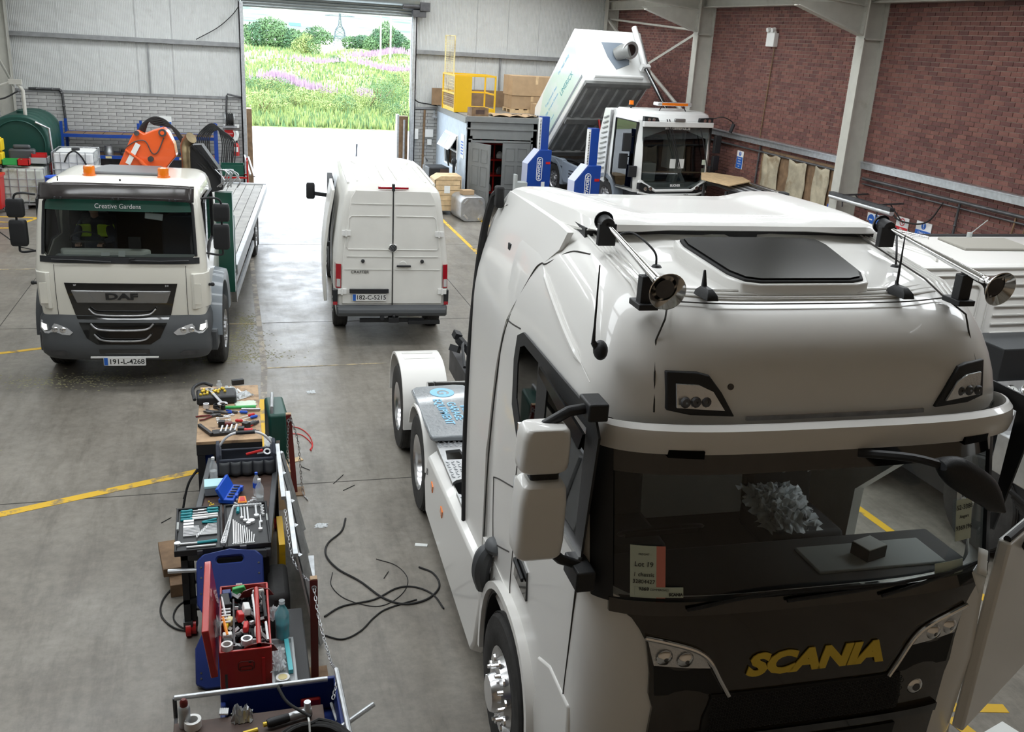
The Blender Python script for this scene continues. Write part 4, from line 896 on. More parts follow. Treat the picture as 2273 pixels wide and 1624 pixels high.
for s in (-1, 1):
    arch(s*1.02, s*1.285, .0, .55, .63, math.radians(-8), math.radians(178), th=.05, sq=.85)
    arch(s*.85, s*1.255, .0, .55, .60, math.radians(-20), math.radians(185), 'black_plastic', .02, 'arch_liner', sq=.85)
    # front step panel ahead of wheel
    b = MB(); b.prism([(-.60, .30), (-.62, 1.25), (-.85, 1.35), (-1.2, 1.35), (-1.3, .35)], 0, s*1.19, s*1.238); b.obj('entry_step_panel', 'white_paint', T, bevel=.015)
    b = MB(); b.prism([(-.60, 1.0), (-.60, 1.30), (-1.45, 1.0), (-1.45, .95)], 0, s*1.19, s*1.225) if False else None
    # lower cab flank behind arch
    b = MB(); b.prism([(.10, 1.16), (.5, 1.1), (.68, .95), (.9, .95), (.9, 1.2), (.1, 1.2)], 0, s*1.15, s*1.23); b.obj('cab_flank', 'white_paint', T)
    b = MB(); b.loft([[(s*x, y, z) for y, z in q] for x, q in ((1.18, [(.80, .30), (.66, .75), (.74, 1.06), (3.10, .92), (3.27, .55), (3.14, .24), (.9, .16)]), (1.285, [(.82, .33), (.70, .75), (.80, 1.0), (3.05, .87), (3.20, .55), (3.10, .26), (.92, .2)]))]); b.obj('side_skirt', 'white_paint', T, bevel=.02)
    b = MB(); b.bb((s*1.16-.03, .62, .16), (s*1.16+.03, .70, .9)); b.obj('mud_flap', 'rubber', T)
    b = MB(); b.tube(catmull([(s*1.24, .62, 1.27), (s*1.29, .60, 1.22), (s*1.30, .63, 1.08), (s*1.27, .66, .92)], 5), [.045+.025*math.sin(k/16*PI) for k in range(16)], 10); b.ball((s*1.22, .55, 1.32), (.08, .1, .06), 12); b.obj('snorkel_cover', 'dark_grey_plastic', T)
    for y in (2.75, 2.25):
        b = MB(); b.prism([(y-.05, .72), (y+.03, .74), (y+.05, .68), (y-.03, .65)], 0, s*1.28, s*1.295); b.obj('side_marker', 'orange_lens', T)
    # fenders over the rear wheels
    arch(s*.86, s*1.29, 3.72, .50, .56, math.radians(20), math.radians(168), th=.03, sq=.85, name='rear_fender')
    arch(s*.78, s*1.29, 5.30, .50, .60, math.radians(0), math.radians(182), th=.03, sq=.8, name='rear_fender')
    for k in range(6):
        a = math.radians(50+k*16); b = MB(); b.box((s*1.04, 5.30+.635*math.cos(a), .50+.635*math.sin(a)), (.36, .05, .012), (a-PI/2 if True else 0, 0, 0)); b.obj('fender_rib', 'white_paint', T, bevel=.004)
    b = MB(); b.bb((s*1.08-.16, 4.30, .14), (s*1.08+.16, 4.33, .62)); b.obj('mud_flap', 'rubber', T); b = MB(); b.bb((s*1.08-.16, 5.93, .14), (s*1.08+.16, 5.96, .62)); b.obj('mud_flap', 'rubber', T)
    b = MB(); b.bb((s*.44-.05, -.8, .62), (s*.44+.05, 6.2, .92)); b.obj('chassis_rail', 'dark_steel', T)
b = MB()
for p in ((-.3, 0), (.22, 0)): b.bb((-1.16+p[0]*0-.0, 0, 0), (-1.15, .01, .01))
text('V8' if False else 'S', .09, .002, 'dark_steel', T, (-1.292, 3.03, .72), (PI/2, 0, -PI/2), 'skirt_badge', sx=.9, bold=.004)
# catwalk of tread plate with two step holes
b = MB(); b.bb((-1.22, 1.62, 1.0), (.9, 3.0, 1.03)); dk = b.obj('catwalk', 'dull_alu', T)
ca = MB(); ca.prism([(-1.13+.11*math.cos(a), 2.05+.16*math.sin(a)) for a in [2*PI*k/16 for k in range(16)]], 2, .9, 1.1); cb = MB(); cb.prism([(-1.18, 2.62), (-1.16, 2.82), (-1.02, 2.84), (-1.0, 2.62)], 2, .9, 1.1); cut(dk, [ca, cb])
b = MB(); b.bb((-1.2, 1.7, .70), (.8, 2.95, .72)); b.obj('catwalk_underpan', 'black_plastic', T)
b = MB()
for j in range(28):
    for i in range(11):
        x, y = -1.19+i*.05, 1.66+j*.05
        if math.hypot((x+1.13)/.14, (y-2.05)/.19) < 1 or (-1.2 < x < -.98 and 2.58 < y < 2.87): continue
        b.box((x, y, 1.034), (.032, .009, .006), (0, 0, .8 if (i+j) % 2 else -.8))
b.obj('tread_pattern', 'galv', dk, kind='stuff', smooth=0)
M['mat_film'] = mat('grey_wrapped_mat', (.20, .22, .235), .22, coat=.6, bump=1, bscale=16)
b = MB(); b.prism([(x, y) for x, y in [(-1.27, 3.06), (-1.25, 3.0), (-.45, 2.98), (-.42, 3.9), (-.68, 4.38), (-.80, 4.40), (-1.22, 4.36), (-1.27, 4.28)]], 2, 1.04, 1.095); mt = b.obj('wrapped_work_mat', 'mat_film', T, bevel=.02)
MB().bb((-1.2, 3.02, .98), (-.4, 4.3, 1.04)).obj('battery_box', 'black_plastic', T)
M['pale_blue_print'] = mat('pale_blue_print', (.22, .50, .72), .4)
for i, s_ in enumerate(('IRISH', 'GARAGE', 'EQUIPMENT')): text(s_, .125, .001, 'pale_blue_print', mt, (-.80-.12*i, 3.62, 1.099), (0, 0, -PI/2+.04), 'mat_lettering', sx=1.0, bold=.002)
b = MB(); b.cyl((-.96, 4.15, 1.095), (-.96, 4.15, 1.099), .13, n=28); b.obj('mat_logo', 'pale_blue_print', mt); text('G', .17, .001, 'mat_film', mt, (-.96, 4.15, 1.1005), (0, 0, -PI/2), 'mat_lettering', bold=.004)
b = MB(); b.cyl((-1.05, 4.55, .98), (-.45, 4.55, .98), .09, n=20); b.cyl((-.98, 4.55, .98), (-.96, 4.55, .98), .097, n=20); b.cyl((-.6, 4.55, .98), (-.58, 4.55, .98), .097, n=20); b.obj('air_tank', 'gloss_black', T)
b = MB(); b.lathe([(.001, 1.06), (.48, 1.06), (.5, 1.02), (.45, .98), (.1, .97)], (0, 4.6, 0), (0, 0, 1), 28); b.bb((-.5, 4.2, .9), (.5, 5.0, .97)); b.obj('fifth_wheel', 'dark_steel', T)
b = MB()
for k in range(9): b.box((-.42+rnd.uniform(-.12, .12), 5.7+rnd.uniform(-.5, .4), 1.05+rnd.uniform(-.04, .08)), (.09, .12, .08), (rnd.random(), rnd.random(), rnd.random()))
b.tube(catmull([(-.5, 5.2, 1.0), (-.45, 5.6, 1.12), (-.35, 6.0, 1.05), (-.4, 6.25, 1.0)], 5), .02, 6); b.obj('rear_coupling_block', 'black_plastic', T)
b = MB(); b.tube([(-.62+.05*math.cos(a), 3.95+.07*math.sin(a), 1.11) for a in [2*PI*k/16 for k in range(16)]], .006, 6, True); b.obj('wire_loop', 'black_plastic', T)
M['satin_silver'] = mat('satin_silver', (.30, .30, .30), .35, .7)
# ============================================================ CREAM FLATBED TRUCK
T = thing('flatbed_truck', 'cream flatbed truck with orange folded crane behind its cab, left side of the hall', 'truck', (-1.45, 12.76, 0), -.09)
DT = [(.98, 1.02, .02, .22), (1.3, 1.045, .0, .22), (1.62, 1.05, .02, .22), (1.72, 1.045, .04, .23), (2.0, 1.03, .09, .24), (2.3, 1.0, .15, .25), (2.5, .975, .20, .26), (2.58, .95, .26, .27), (2.64, .91, .36, .28), (2.67, .86, .48, .28)]
DNE = 3.6
def d_front(x, z):
    hw, yf, c = ip(z, DT); r = min(.999, abs(x)/hw); return yf+c*(1-(1-r**DNE)**(1/DNE))
def ring2(z, TB, ne, yr, inset=0, n=32):
    hw, yf, c = ip(z, TB); hw -= inset; yf += inset; P = []
    for i in range(n+1):
        t = -PI/2+PI*i/n; s_, c_ = math.sin(t), math.cos(t); P.append((hw*math.copysign(abs(s_)**(2/ne), s_), yf+c*(1-abs(c_)**(2/ne)), z))
    for k in (.25, .5, .75): P.append((hw, yf+c+(yr-.1-yf-c)*k, z))
    P += [(hw, yr-.1-inset, z), (hw-.03, yr-.03-inset, z), (hw-.1, yr-inset, z), (0, yr-inset, z), (-hw+.1, yr-inset, z), (-hw+.03, yr-.03-inset, z), (-hw, yr-.1-inset, z)]
    for k in (.75, .5, .25): P.append((-hw, yf+c+(yr-.1-yf-c)*k, z))
    return P
def shrink(R, k, dz, cy): return [(p[0]*k, cy+(p[1]-cy)*k, p[2]+dz) for p in R]
def gpatch(b, fn, zs, xl, xr, off, thick, nu=14):
    A = []
    for z in zs:
        a, c = xl(z), xr(z); f = [(a+(c-a)*i/nu, fn(a+(c-a)*i/nu, z)-off, z) for i in range(nu+1)]; A.append(f+[(p[0], p[1]+thick, p[2]) for p in f[::-1]])
    return b.loft(A)
def gpoly(b, fn, poly, off, thick):
    n = len(poly); cx = sum(p[0] for p in poly)/n; cz = sum(p[1] for p in poly)/n
    return b.add([(x, fn(x, z)-off, z) for x, z in poly]+[(x, fn(x, z)-off+thick, z) for x, z in poly]+[(cx, fn(cx, cz)-off, cz)], [(i, (i+1) % n, 2*n) for i in range(n)]+[(i, (i+1) % n, n+(i+1) % n, n+i) for i in range(n)]+[tuple(range(2*n-1, n-1, -1))])
rings = [ring2(z[0], DT, DNE, 1.75) for z in DT]; top = rings[-1]
rings += [shrink(top, .93, .02, 1.1), shrink(top, .8, .028, 1.1), shrink(top, .3, .03, 1.1)]
cab = MB().loft(rings).obj('cab_shell', 'warm_white_paint', T)
inn = MB().loft([ring2(z, DT, DNE, 1.7, .06) for z in (1.15, 1.3, 1.62, 1.72, 2.0, 2.3, 2.5, 2.58)])
wsc = MB().prism([(-.93, 1.80), (-.90, 2.42), (-.84, 2.50), (.84, 2.50), (.90, 2.42), (.93, 1.80), (.84, 1.71), (-.84, 1.71)], 1, -.5, .36)
sdw = [(.35, 1.72), (.42, 2.42), (.6, 2.48), (1.25, 2.48), (1.32, 2.38), (1.32, 1.80), (.9, 1.80), (.5, 1.62)]
cut(cab, [inn, wsc, MB().prism(sdw, 0, .85, 1.3), MB().prism(sdw, 0, -1.3, -.85)]); cab.data.materials.clear(); cab.data.materials.append(M['warm_white_paint'])
MB().grid(lambda u, v: (-.93+1.86*u, d_front(-.93+1.86*u, 1.70+.81*v)+.012, 1.70+.81*v), 40, 10).obj('windscreen', 'glass', T, smooth=180)
for s in (-1, 1):
    MB().prism([(y, z) for y, z in sdw], 0, s*1.005, s*1.012).obj('side_glass', 'glass', T)
    b = MB(); b.tube([(s*1.02, y, z) for y, z in sdw], .018, 6, True); b.obj('window_seal', 'black_plastic', T)
b = MB(); gpatch(b, d_front, [1.685, 1.76], lambda z: -.97, lambda z: .97, .012, .05, 24); b.obj('cowl', 'black_plastic', T)
b = MB()
for s in (-1, 1): b.tube([(s*x, d_front(x, z)-.006, z) for x, z in ((.93, 1.78), (.915, 2.1), (.895, 2.42), (.84, 2.51), (.0, 2.52))], .02, 6)
b.obj('windscreen_seal', 'black_plastic', T)
b = MB(); gpatch(b, d_front, [2.335, 2.47], lambda z: -.9, lambda z: .9, .006, .01, 24); b.obj('green_sun_strip', 'dark_green', T)
text('Creative Gardens', .085, .001, 'white_print', T, (.0, d_front(0, 2.4)-.010, 2.395), (PI/2-.22, 0, 0), 'strip_lettering', sx=.92)
b = MB()
for i in range(1): b.grid(lambda u, v: (-.93+1.86*u, d_front(-.93+1.86*u, 2.5)-.16+.10*v*v+.02*math.sin(v*3), 2.50+.19*v-.03*abs(2*u-1)**4), 30, 6)
b.obj('sun_visor', mat('smoked_acrylic', (.035, .03, .03), .12, alpha=.88), T, smooth=180, solid=.006)
for s in (-1, 0, 1):
    b = MB(); b.bb((s*.68-.04, d_front(.68*abs(s), 2.55)-.10, 2.54), (s*.68+.04, d_front(.68*abs(s), 2.55)+.02, 2.57)); b.cyl((s*.68-.03, d_front(.6, 2.5)-.20, 2.51), (s*.68-.03, d_front(.6, 2.5)-.15, 2.51), .014, n=8); b.cyl((s*.68+.04, d_front(.6, 2.5)-.20, 2.51), (s*.68+.04, d_front(.6, 2.5)-.15, 2.51), .014, n=8); b.obj('visor_bracket', 'black_plastic', T)
# white front grooves, black grille, bars
gx = lambda z: ip(z, [(.97, .58), (1.43, .69)])[0]
b = MB(); gpatch(b, d_front, [.97, 1.1, 1.3, 1.43], lambda z: -gx(z), lambda z: gx(z), .008, .04, 20); g = b.obj('grille', 'gloss_black', T)
b = MB(); P = [(-.60, 1.345), (.60, 1.345), (.57, 1.19), (.50, 1.165), (-.50, 1.165), (-.57, 1.19)]; gpatch(b, d_front, [1.17, 1.2, 1.3, 1.34], lambda z: -ip(z, [(1.17, .55), (1.34, .61)])[0], lambda z: ip(z, [(1.17, .55), (1.34, .61)])[0], .035, .03, 20); gp = b.obj('grille_panel', 'satin_silver', T, bevel=.012)
for s in (-1, 1):
    b = MB(); gpoly(b, d_front, [(s*x, z) for x, z in ((.54, 1.315), (.40, 1.315), (.33, 1.20), (.30, 1.185), (.50, 1.185))][::s], .045, .012); b.obj('panel_recess', 'satin_silver' if 'satin_silver' in M else 'steel', gp)
text('DAF', .115, .005, 'black_print', gp, (0, -.042, 1.262), (PI/2, 0, 0), 'front_lettering', sx=1.85, bold=.004)
for (z, w, oo) in ((1.10, .41, 0), (.925, .385, -.09), (.785, .35, -.10)):
    b = MB(); b.tube(catmull([(x, y+oo, zz_) for x, y, zz_ in ((-w, d_front(w, 1)-.05, z), (-w+.07, -.05, z-.062), (-w*.5, -.07, z-.078), (0, -.075, z-.08), (w*.5, -.07, z-.078), (w-.07, -.05, z-.062), (w, d_front(w, 1)-.05, z))], 5), .012, 8); b.obj('grille_bar', 'steel', T)
text('210', .03, .002, 'white_print', T, (.56, -.012, 1.405), (PI/2, 0, 0), 'badge'); text('XF', .03, .002, 'white_print', T, (-.56, -.012, 1.405), (PI/2, 0, 0), 'badge')
for s in (-1, 1):
    b = MB(); b.loft([[(s*x, d_front(min(x, 1.04), z)-o, z) for x, o in ((.86, .02), (.90, .05), (1.03, .03), (1.07, -.06), (1.06, -.3))]+[(s*.98, d_front(.98, z)+.28, z), (s*.86, d_front(.86, z)+.05, z)] for z in (1.08, 1.15, 1.4, 1.50, 1.56)]); b.obj('corner_deflector', 'warm_white_paint', T, bevel=.01)
    b = MB(); b.bb((s*.90, d_front(.93, 1.3)-.055, 1.16), (s*.985, d_front(.93, 1.3)-.04, 1.43)); b.obj('deflector_duct', 'warm_white_paint', T)
    b = MB(); b.tube([(s*.80, d_front(.8, z)-.003, z) for z in (1.0, 1.3, 1.66)], .004, 4); b.obj('panel_seam', 'dark_joint', T)
    b = MB(); b.cyl((s*1.04, .2, 1.38), (s*1.10, .2, 1.38), .02); b.ball((s*1.11, .2, 1.38), .028, 10); b.obj('side_lamp', 'black_plastic', T)
    # mirrors
    for (z0, z1, x0) in ((2.21, 2.44, 1.15), (1.84, 2.17, 1.14)):
        q = MB(); q.loft([[(s*(x0+.10+px), .30+py, z) for px, py in rr(.21*k, .11*k, .035)] for z, k in ((z0, .85), (z0+.02, .97), (z0+.06, 1), (z1-.06, 1), (z1-.02, .97), (z1, .85))]); q.obj('wing_mirror', 'black_plastic', T)
    b = MB(); b.tube(catmull([(s*1.0, .30, 2.50), (s*1.16, .26, 2.52), (s*1.25, .28, 2.46), (s*1.25, .30, 2.2), (s*1.25, .30, 1.85), (s*1.23, .30, 1.76), (s*1.04, .30, 1.78)], 5), .014, 8); b.obj('mirror_arm', 'black_plastic', T)
# bumper
BT = [(.40, 1.02, -.02, .3), (.47, 1.06, -.08, .3), (.60, 1.065, -.11, .3), (.66, 1.05, -.10, .3), (.80, 1.07, -.08, .3), (.93, 1.065, -.05, .3), (1.0, 1.04, .0, .3)]
def b_front(x, z):
    hw, yf, c = ip(z, BT); r = min(.999, abs(x)/hw); return yf+c*(1-(1-r**3.2)**(1/3.2))
bp = MB().loft([ring2(z[0], BT, 3.2, .62, n=32) for z in BT]).obj('bumper', 'dark_grey_plastic', T)
b = MB(); gpatch(b, b_front, [.64, .72, .8, .9, .995], lambda z: -ip(z, [(.64, .33), (.72, .45), (1.0, .58)])[0], lambda z: ip(z, [(.64, .33), (.72, .45), (1.0, .58)])[0], .006, .03, 20); b.obj('lower_grille', 'gloss_black', T)
b = MB(); gpatch(b, b_front, [.50, .57], lambda z: -.31, lambda z: .31, .006, .03, 12); b.obj('bumper_intake', 'gloss_black', T)
for s in (-1, 1):
    b = MB(); gpoly(b, b_front, [(s*x, z) for x, z in ((1.03, .92), (.80, .885), (.68, .84), (.62, .79), (.66, .755), (.98, .76), (1.04, .82))][::s], .012, .04); hl = b.obj('headlamp', 'clear_lens', T)
    b = MB()
    for x in (.74, .84): b.lathe([(.04, 0), (.03, .01), (.01, .014)], (s*x, b_front(x, .82)-.013, .82), (0, -1, 0), 14)
    b.obj('reflector', 'chrome', hl)
    b = MB(); gpoly(b, b_front, [(s*x, z) for x, z in ((1.02, .885), (.95, .875), (.94, .81), (.98, .80), (1.02, .83))][::s], .018, .01); b.obj('daylight_lamp', 'headlamp_lit', hl)
    b = MB(); gpoly(b, b_front, [(s*x, z) for x, z in ((.92, .53), (.74, .545), (.68, .50), (.72, .47), (.90, .475))][::s], .012, .03); b.obj('fog_lamp', 'dark_steel', T)
    b = MB(); b.loft([[(s*1.0, y, z), (s*1.12, y, z), (s*1.12, y+.02, z-.02), (s*1.0, y+.02, z-.02)] for y, z in ((.25, .62), (.55, .62))]) if False else None
    b = MB(); b.bb((s*.98, .30, .42), (s*1.13, .62, .70)); st = b.obj('entry_step', 'dark_grey_plastic', T, bevel=.02); MB().bb((s*1.0, .34, .70), (s*1.12, .58, .705)).obj('step_tread', 'galv', st)
    wheel(T, s*1.17, 1.12, .49, .49, .27, s, 'steel', name='wheel')
    # fender
    rings = []
    for k in range(17):
        a = math.radians(5+k*11); q_ = .62; rings.append([(s*.86, 1.05+.55*math.cos(a), .60+q_*math.sin(a)), (s*1.17, 1.05+.55*math.cos(a), .60+q_*math.sin(a)), (s*1.19, 1.05+.64*math.cos(a), .62+(q_+.14)*math.sin(a)), (s*.86, 1.05+.66*math.cos(a), .64+(q_+.2)*math.sin(a))])
    MB().loft(rings).obj('wheel_arch', 'mid_grey_paint' if s > 0 else 'dark_grey_plastic', T)
plate(T, '191-L-4268', (0, -.135, .415))
MB().bb((-.42, -.12, .455), (.42, -.10, .475)).obj('bumper_strip', 'white_plastic', T)
# roof items
q = [(-.42, .80), (.42, .80), (.50, .90), (.40, 1.45), (.34, 1.52), (-.34, 1.52), (-.40, 1.45), (-.50, .90)]
MB().prism(q, 2, 2.68, 2.735).obj('roof_hatch', mat('hatch_grey', (.12, .125, .13), .4), T, bevel=.02)
for s in (-1, 1):
    t_ = MB(); t_.cyl((s*.46+.03, .72, 2.685), (s*.46+.03, .72, 2.71), .085, n=24); be = t_.obj('beacon', 'orange_lens', T); MB().lathe([(.07, 2.71), (.074, 2.74), (.07, 2.765), (.074, 2.79), (.066, 2.82), (.02, 2.83), (.001, 2.83)], (s*.46+.03, .72, 0), (0, 0, 1), 24).obj('beacon_dome', 'orange_lens', be)
b = MB(); b.ball((0, .42, 2.69), .015, 8); b.cyl((-.75, .42, 2.66), (-.75, .42, 2.72), .008, n=6); b.obj('aerial', 'black_plastic', T)
# wipers
b = MB(); b.tube([(-.8, -.02, 1.74), (-.5, -.02, 1.735), (-.1, -.01, 1.71)], .012, 6); b.tube([(.15, -.02, 1.735), (.5, -.02, 1.73), (.85, .0, 1.74)], .012, 6); b.tube([(.12, -.02, 1.70), (.14, -.03, 1.76), (.2, -.02, 1.77)], .012, 6); b.obj('wiper', 'black_plastic', T)
# interior
b = MB(); b.loft([[(x, d_front(x, 1.8)+.10, z) for x in (-.88, 0, .88)]+[(.88, yb, z), (.1, yb, z), (.0, yb-.05, z), (-.88, yb-.05, z)] for z, yb in ((1.5, .50), (1.70, .58))]); ds = b.obj('dashboard', 'interior_grey', T, bevel=.03)
b = MB(); b.loft([[(x, y, z) for x, y in ((-.78, .45), (.2, .45), (.3, .6), (-.85, .6))] for z in (1.66, 1.76)]); b.obj('dash_binnacle', 'beige_trim', ds, bevel=.03)
b = MB(); b.bb((.05, .40, 1.80), (.2, .44, 1.95)); b.obj('dash_screen', 'black_plastic', ds)
MB().box((-.18, d_front(0, 1.75)+.05, 1.79), (.10, .01, .05), (-.5, 0, 0)).obj('windscreen_tag', 'paper', T); MB().box((.02, d_front(0, 1.75)+.05, 1.80), (.08, .01, .08), (-.5, 0, 0)).obj('windscreen_tag', 'paper', T)
MB().bb((-.95, 1.60, 1.2), (.95, 1.64, 2.5)).obj('cab_back_lining', 'interior', T); MB().bb((-.95, .4, 1.15), (.95, 1.64, 1.18)).obj('cab_floor_mat', 'interior', T)
for x in (-.5, .55):
    b = MB(); b.box((x, 1.05, 1.48), (.46, .46, .14)); b.box((x, 1.33, 1.78), (.44, .12, .6), (-.12, 0, 0)); b.box((x, 1.38, 2.16), (.26, .1, .18), (-.12, 0, 0)); b.obj('seat', 'fabric_dark', T, bevel=.03)
b = MB(); b.lathe([(.21, -.012), (.222, 0), (.21, .012), (.198, 0), (.21, -.012)], (-.5, .62, 1.84), (0, .8, .7), 24); b.bar((-.7, .62, 1.84), (-.3, .62, 1.84), .05, .02); b.obj('steering_wheel', 'black_plastic', T)
b = MB(); b.box((.42, d_front(.4, 2.3)+.07, 2.27), (.22, .03, .09), (0, .15, .1)); b.bar((.40, .22, 2.32), (.40, .25, 2.45), .03, .02); b.obj('interior_mirror', 'interior_grey', T, bevel=.015)
# crane behind the cab
b = MB(); b.bb((-.35, 1.95, .9), (.45, 2.5, 1.6)); b.bb((-.12, 2.0, 1.6), (.28, 2.45, 2.5)); b.obj('crane_column', 'dark_steel', T, bevel=.02)
cr = MB().prism([(-.44, 2.45), (-.17, 3.01), (-.10, 3.12), (-.05, 3.14), (.02, 3.09), (.16, 3.15), (.29, 3.19), (.36, 3.12), (.43, 2.96), (.45, 2.79), (.32, 2.63), (.25, 2.45), (.12, 2.45), (.10, 2.58), (-.02, 2.60), (-.10, 2.45)], 1, 2.18, 2.42).obj('crane_boom', 'orange_paint', T, bevel=.015)
b = MB()
for x, z, r in ((.285, 3.12, .055), (-.07, 3.10, .035), (.10, 2.74, .04)): b.cyl((x, 2.14, z), (x, 2.2, z), r, n=20)
b.tube(catmull([(-.25, 2.165, 2.88), (-.1, 2.165, 2.98), (.04, 2.165, 2.99), (.12, 2.165, 2.83), (.2, 2.165, 2.84), (.3, 2.165, 3.05)], 6), .008, 6); b.obj('crane_pin', 'dark_steel', cr)
b = MB(); b.cyl((.285, 2.13, 3.12), (.285, 2.14, 3.12), .028, n=16); b.obj('pin_cap', 'orange_paint', cr)
b = MB(); b.bar((-.22, 2.16, 2.66), (-.06, 2.16, 2.95), .02, .07); b.obj('load_plate', 'paper', cr)
b = MB(); b.cyl((-.05, 2.15, 2.72), (.14, 2.15, 2.5), .035, n=12); b.cyl((-.24, 2.15, 2.86), (-.05, 2.15, 2.72), .018, n=8); b.obj('crane_ram', 'orange_paint', cr)
b = MB(); b.prism([(-.12, 2.45), (.12, 2.45), (.12, 2.58), (.0, 2.60)], 1, 2.2, 2.4); b.prism([(.56, 2.5), (.64, 2.94), (.80, 2.95), (1.05, 2.58), (1.08, 2.3), (.7, 2.2)], 1, 2.3, 2.55)
for k in range(4): b.bar((.66+k*.07, 2.28, 2.96-k*.07), (1.0+k*.03, 2.28, 2.52-k*.06), .03, .03)
b.obj('crane_valve_block', 'black_plastic', cr)
b = MB(); b.cyl((.60, 2.1, 2.3), (.60, 2.1, 2.92), .065, n=20); b.tube([(.60, 2.1, 2.86), (.60, 2.1, 2.95), (.63, 2.08, 3.02), (.70, 2.02, 3.08)], [.068, .072, .078, .085], 16); b.obj('exhaust_stack', mat('heated_steel', (.30, .24, .15), .3, .9, var=.3), T)
b = MB()
for k in range(5): b.tube(catmull([(-.08+k*.02, 2.25+k*.02, 3.08), (.0+k*.02, 2.3, 3.22+k*.01), (.16, 2.3, 3.32-k*.025), (.34+k*.02, 2.3, 3.26-k*.02), (.5+k*.015, 2.3, 3.02), (.62+k*.04, 2.32, 2.8), (.8+k*.05, 2.3, 2.6)], 5), .014, 6)
b.obj('hydraulic_hose', 'rubber', T)
b = MB()
for k in range(9):
    x = .98+k*.03; b.tube(catmull([(x, 2.3, 2.6), (x+.05+rnd.uniform(-.05, .1), 2.2, 2.5+rnd.uniform(-.05, .1)), (x+.02+rnd.uniform(-.06, .1), 2.25, 2.35)], 4), .010, 6)
b.obj('crane_lever', 'galv', T)
# chassis, deck of boards, headboard, side rails
for s in (-1, 1): MB().bb((s*.4-.04, .5, .62), (s*.4+.04, 10.6, .85)).obj('chassis_rail', 'dark_steel', T)
M['deck_wood'] = mat('weathered_deck_boards', (.36, .355, .34), .7, var=.2, vscale=4, dirt=(.2, .2, .19), dth=.55, dw=.2)
for k in range(12):
    x = -1.13+k*.188; MB().bb((x+.005, 2.75, 1.0), (x+.181, 10.9, 1.045+.003*(k % 2))).obj('deck_board', 'deck_wood', T)
for s in (-1, 1):
    MB().bb((s*1.13, 2.7, .90), (s*1.22, 10.95, 1.06)).obj('side_raft', 'galv', T, bevel=.01)
    b = MB(); b.bb((s*1.16, 2.6, .50), (s*1.20, 6.6, .62)); b.bb((s*1.16, 2.6, .78), (s*1.20, 6.6, .88)); b.obj('side_guard', 'galv', T)
    b = MB(); b.bb((s*1.12, 2.55, .48), (s*1.2, 2.62, .95)); b.obj('guard_post', 'steel', T); MB().ball((s*1.17, 2.52, .82), (.03, .03, .04), 10).obj('side_marker', 'orange_lens', T)
    wheel(T, s*1.16, 8.0, .5, .5, .5, s, 'steel')
    MB().bb((s*.95-.2, 8.62, .1), (s*.95+.2, 8.65, .9)).obj('mud_flap', 'rubber', T)
MB().bb((-1.2, 10.9, .9), (1.2, 11.0, 1.08)).obj('rear_beam', 'galv', T)
hb = MB().bb((.35, 2.60, 1.0), (1.2, 2.68, 1.85)).obj('headboard', 'dark_green', T); MB().bb((-1.2, 2.60, 1.0), (.35, 2.68, 1.85)).obj('headboard', 'dark_green', T); MB().bb((.95, 2.35, .7), (1.2, 2.5, 2.25)).obj('locker_panel', 'dark_green', T)
MB().cyl((1.0, 2.1, 1.55), (1.0, 2.4, 1.55), .06).obj('extinguisher_box', 'red_plastic', T)
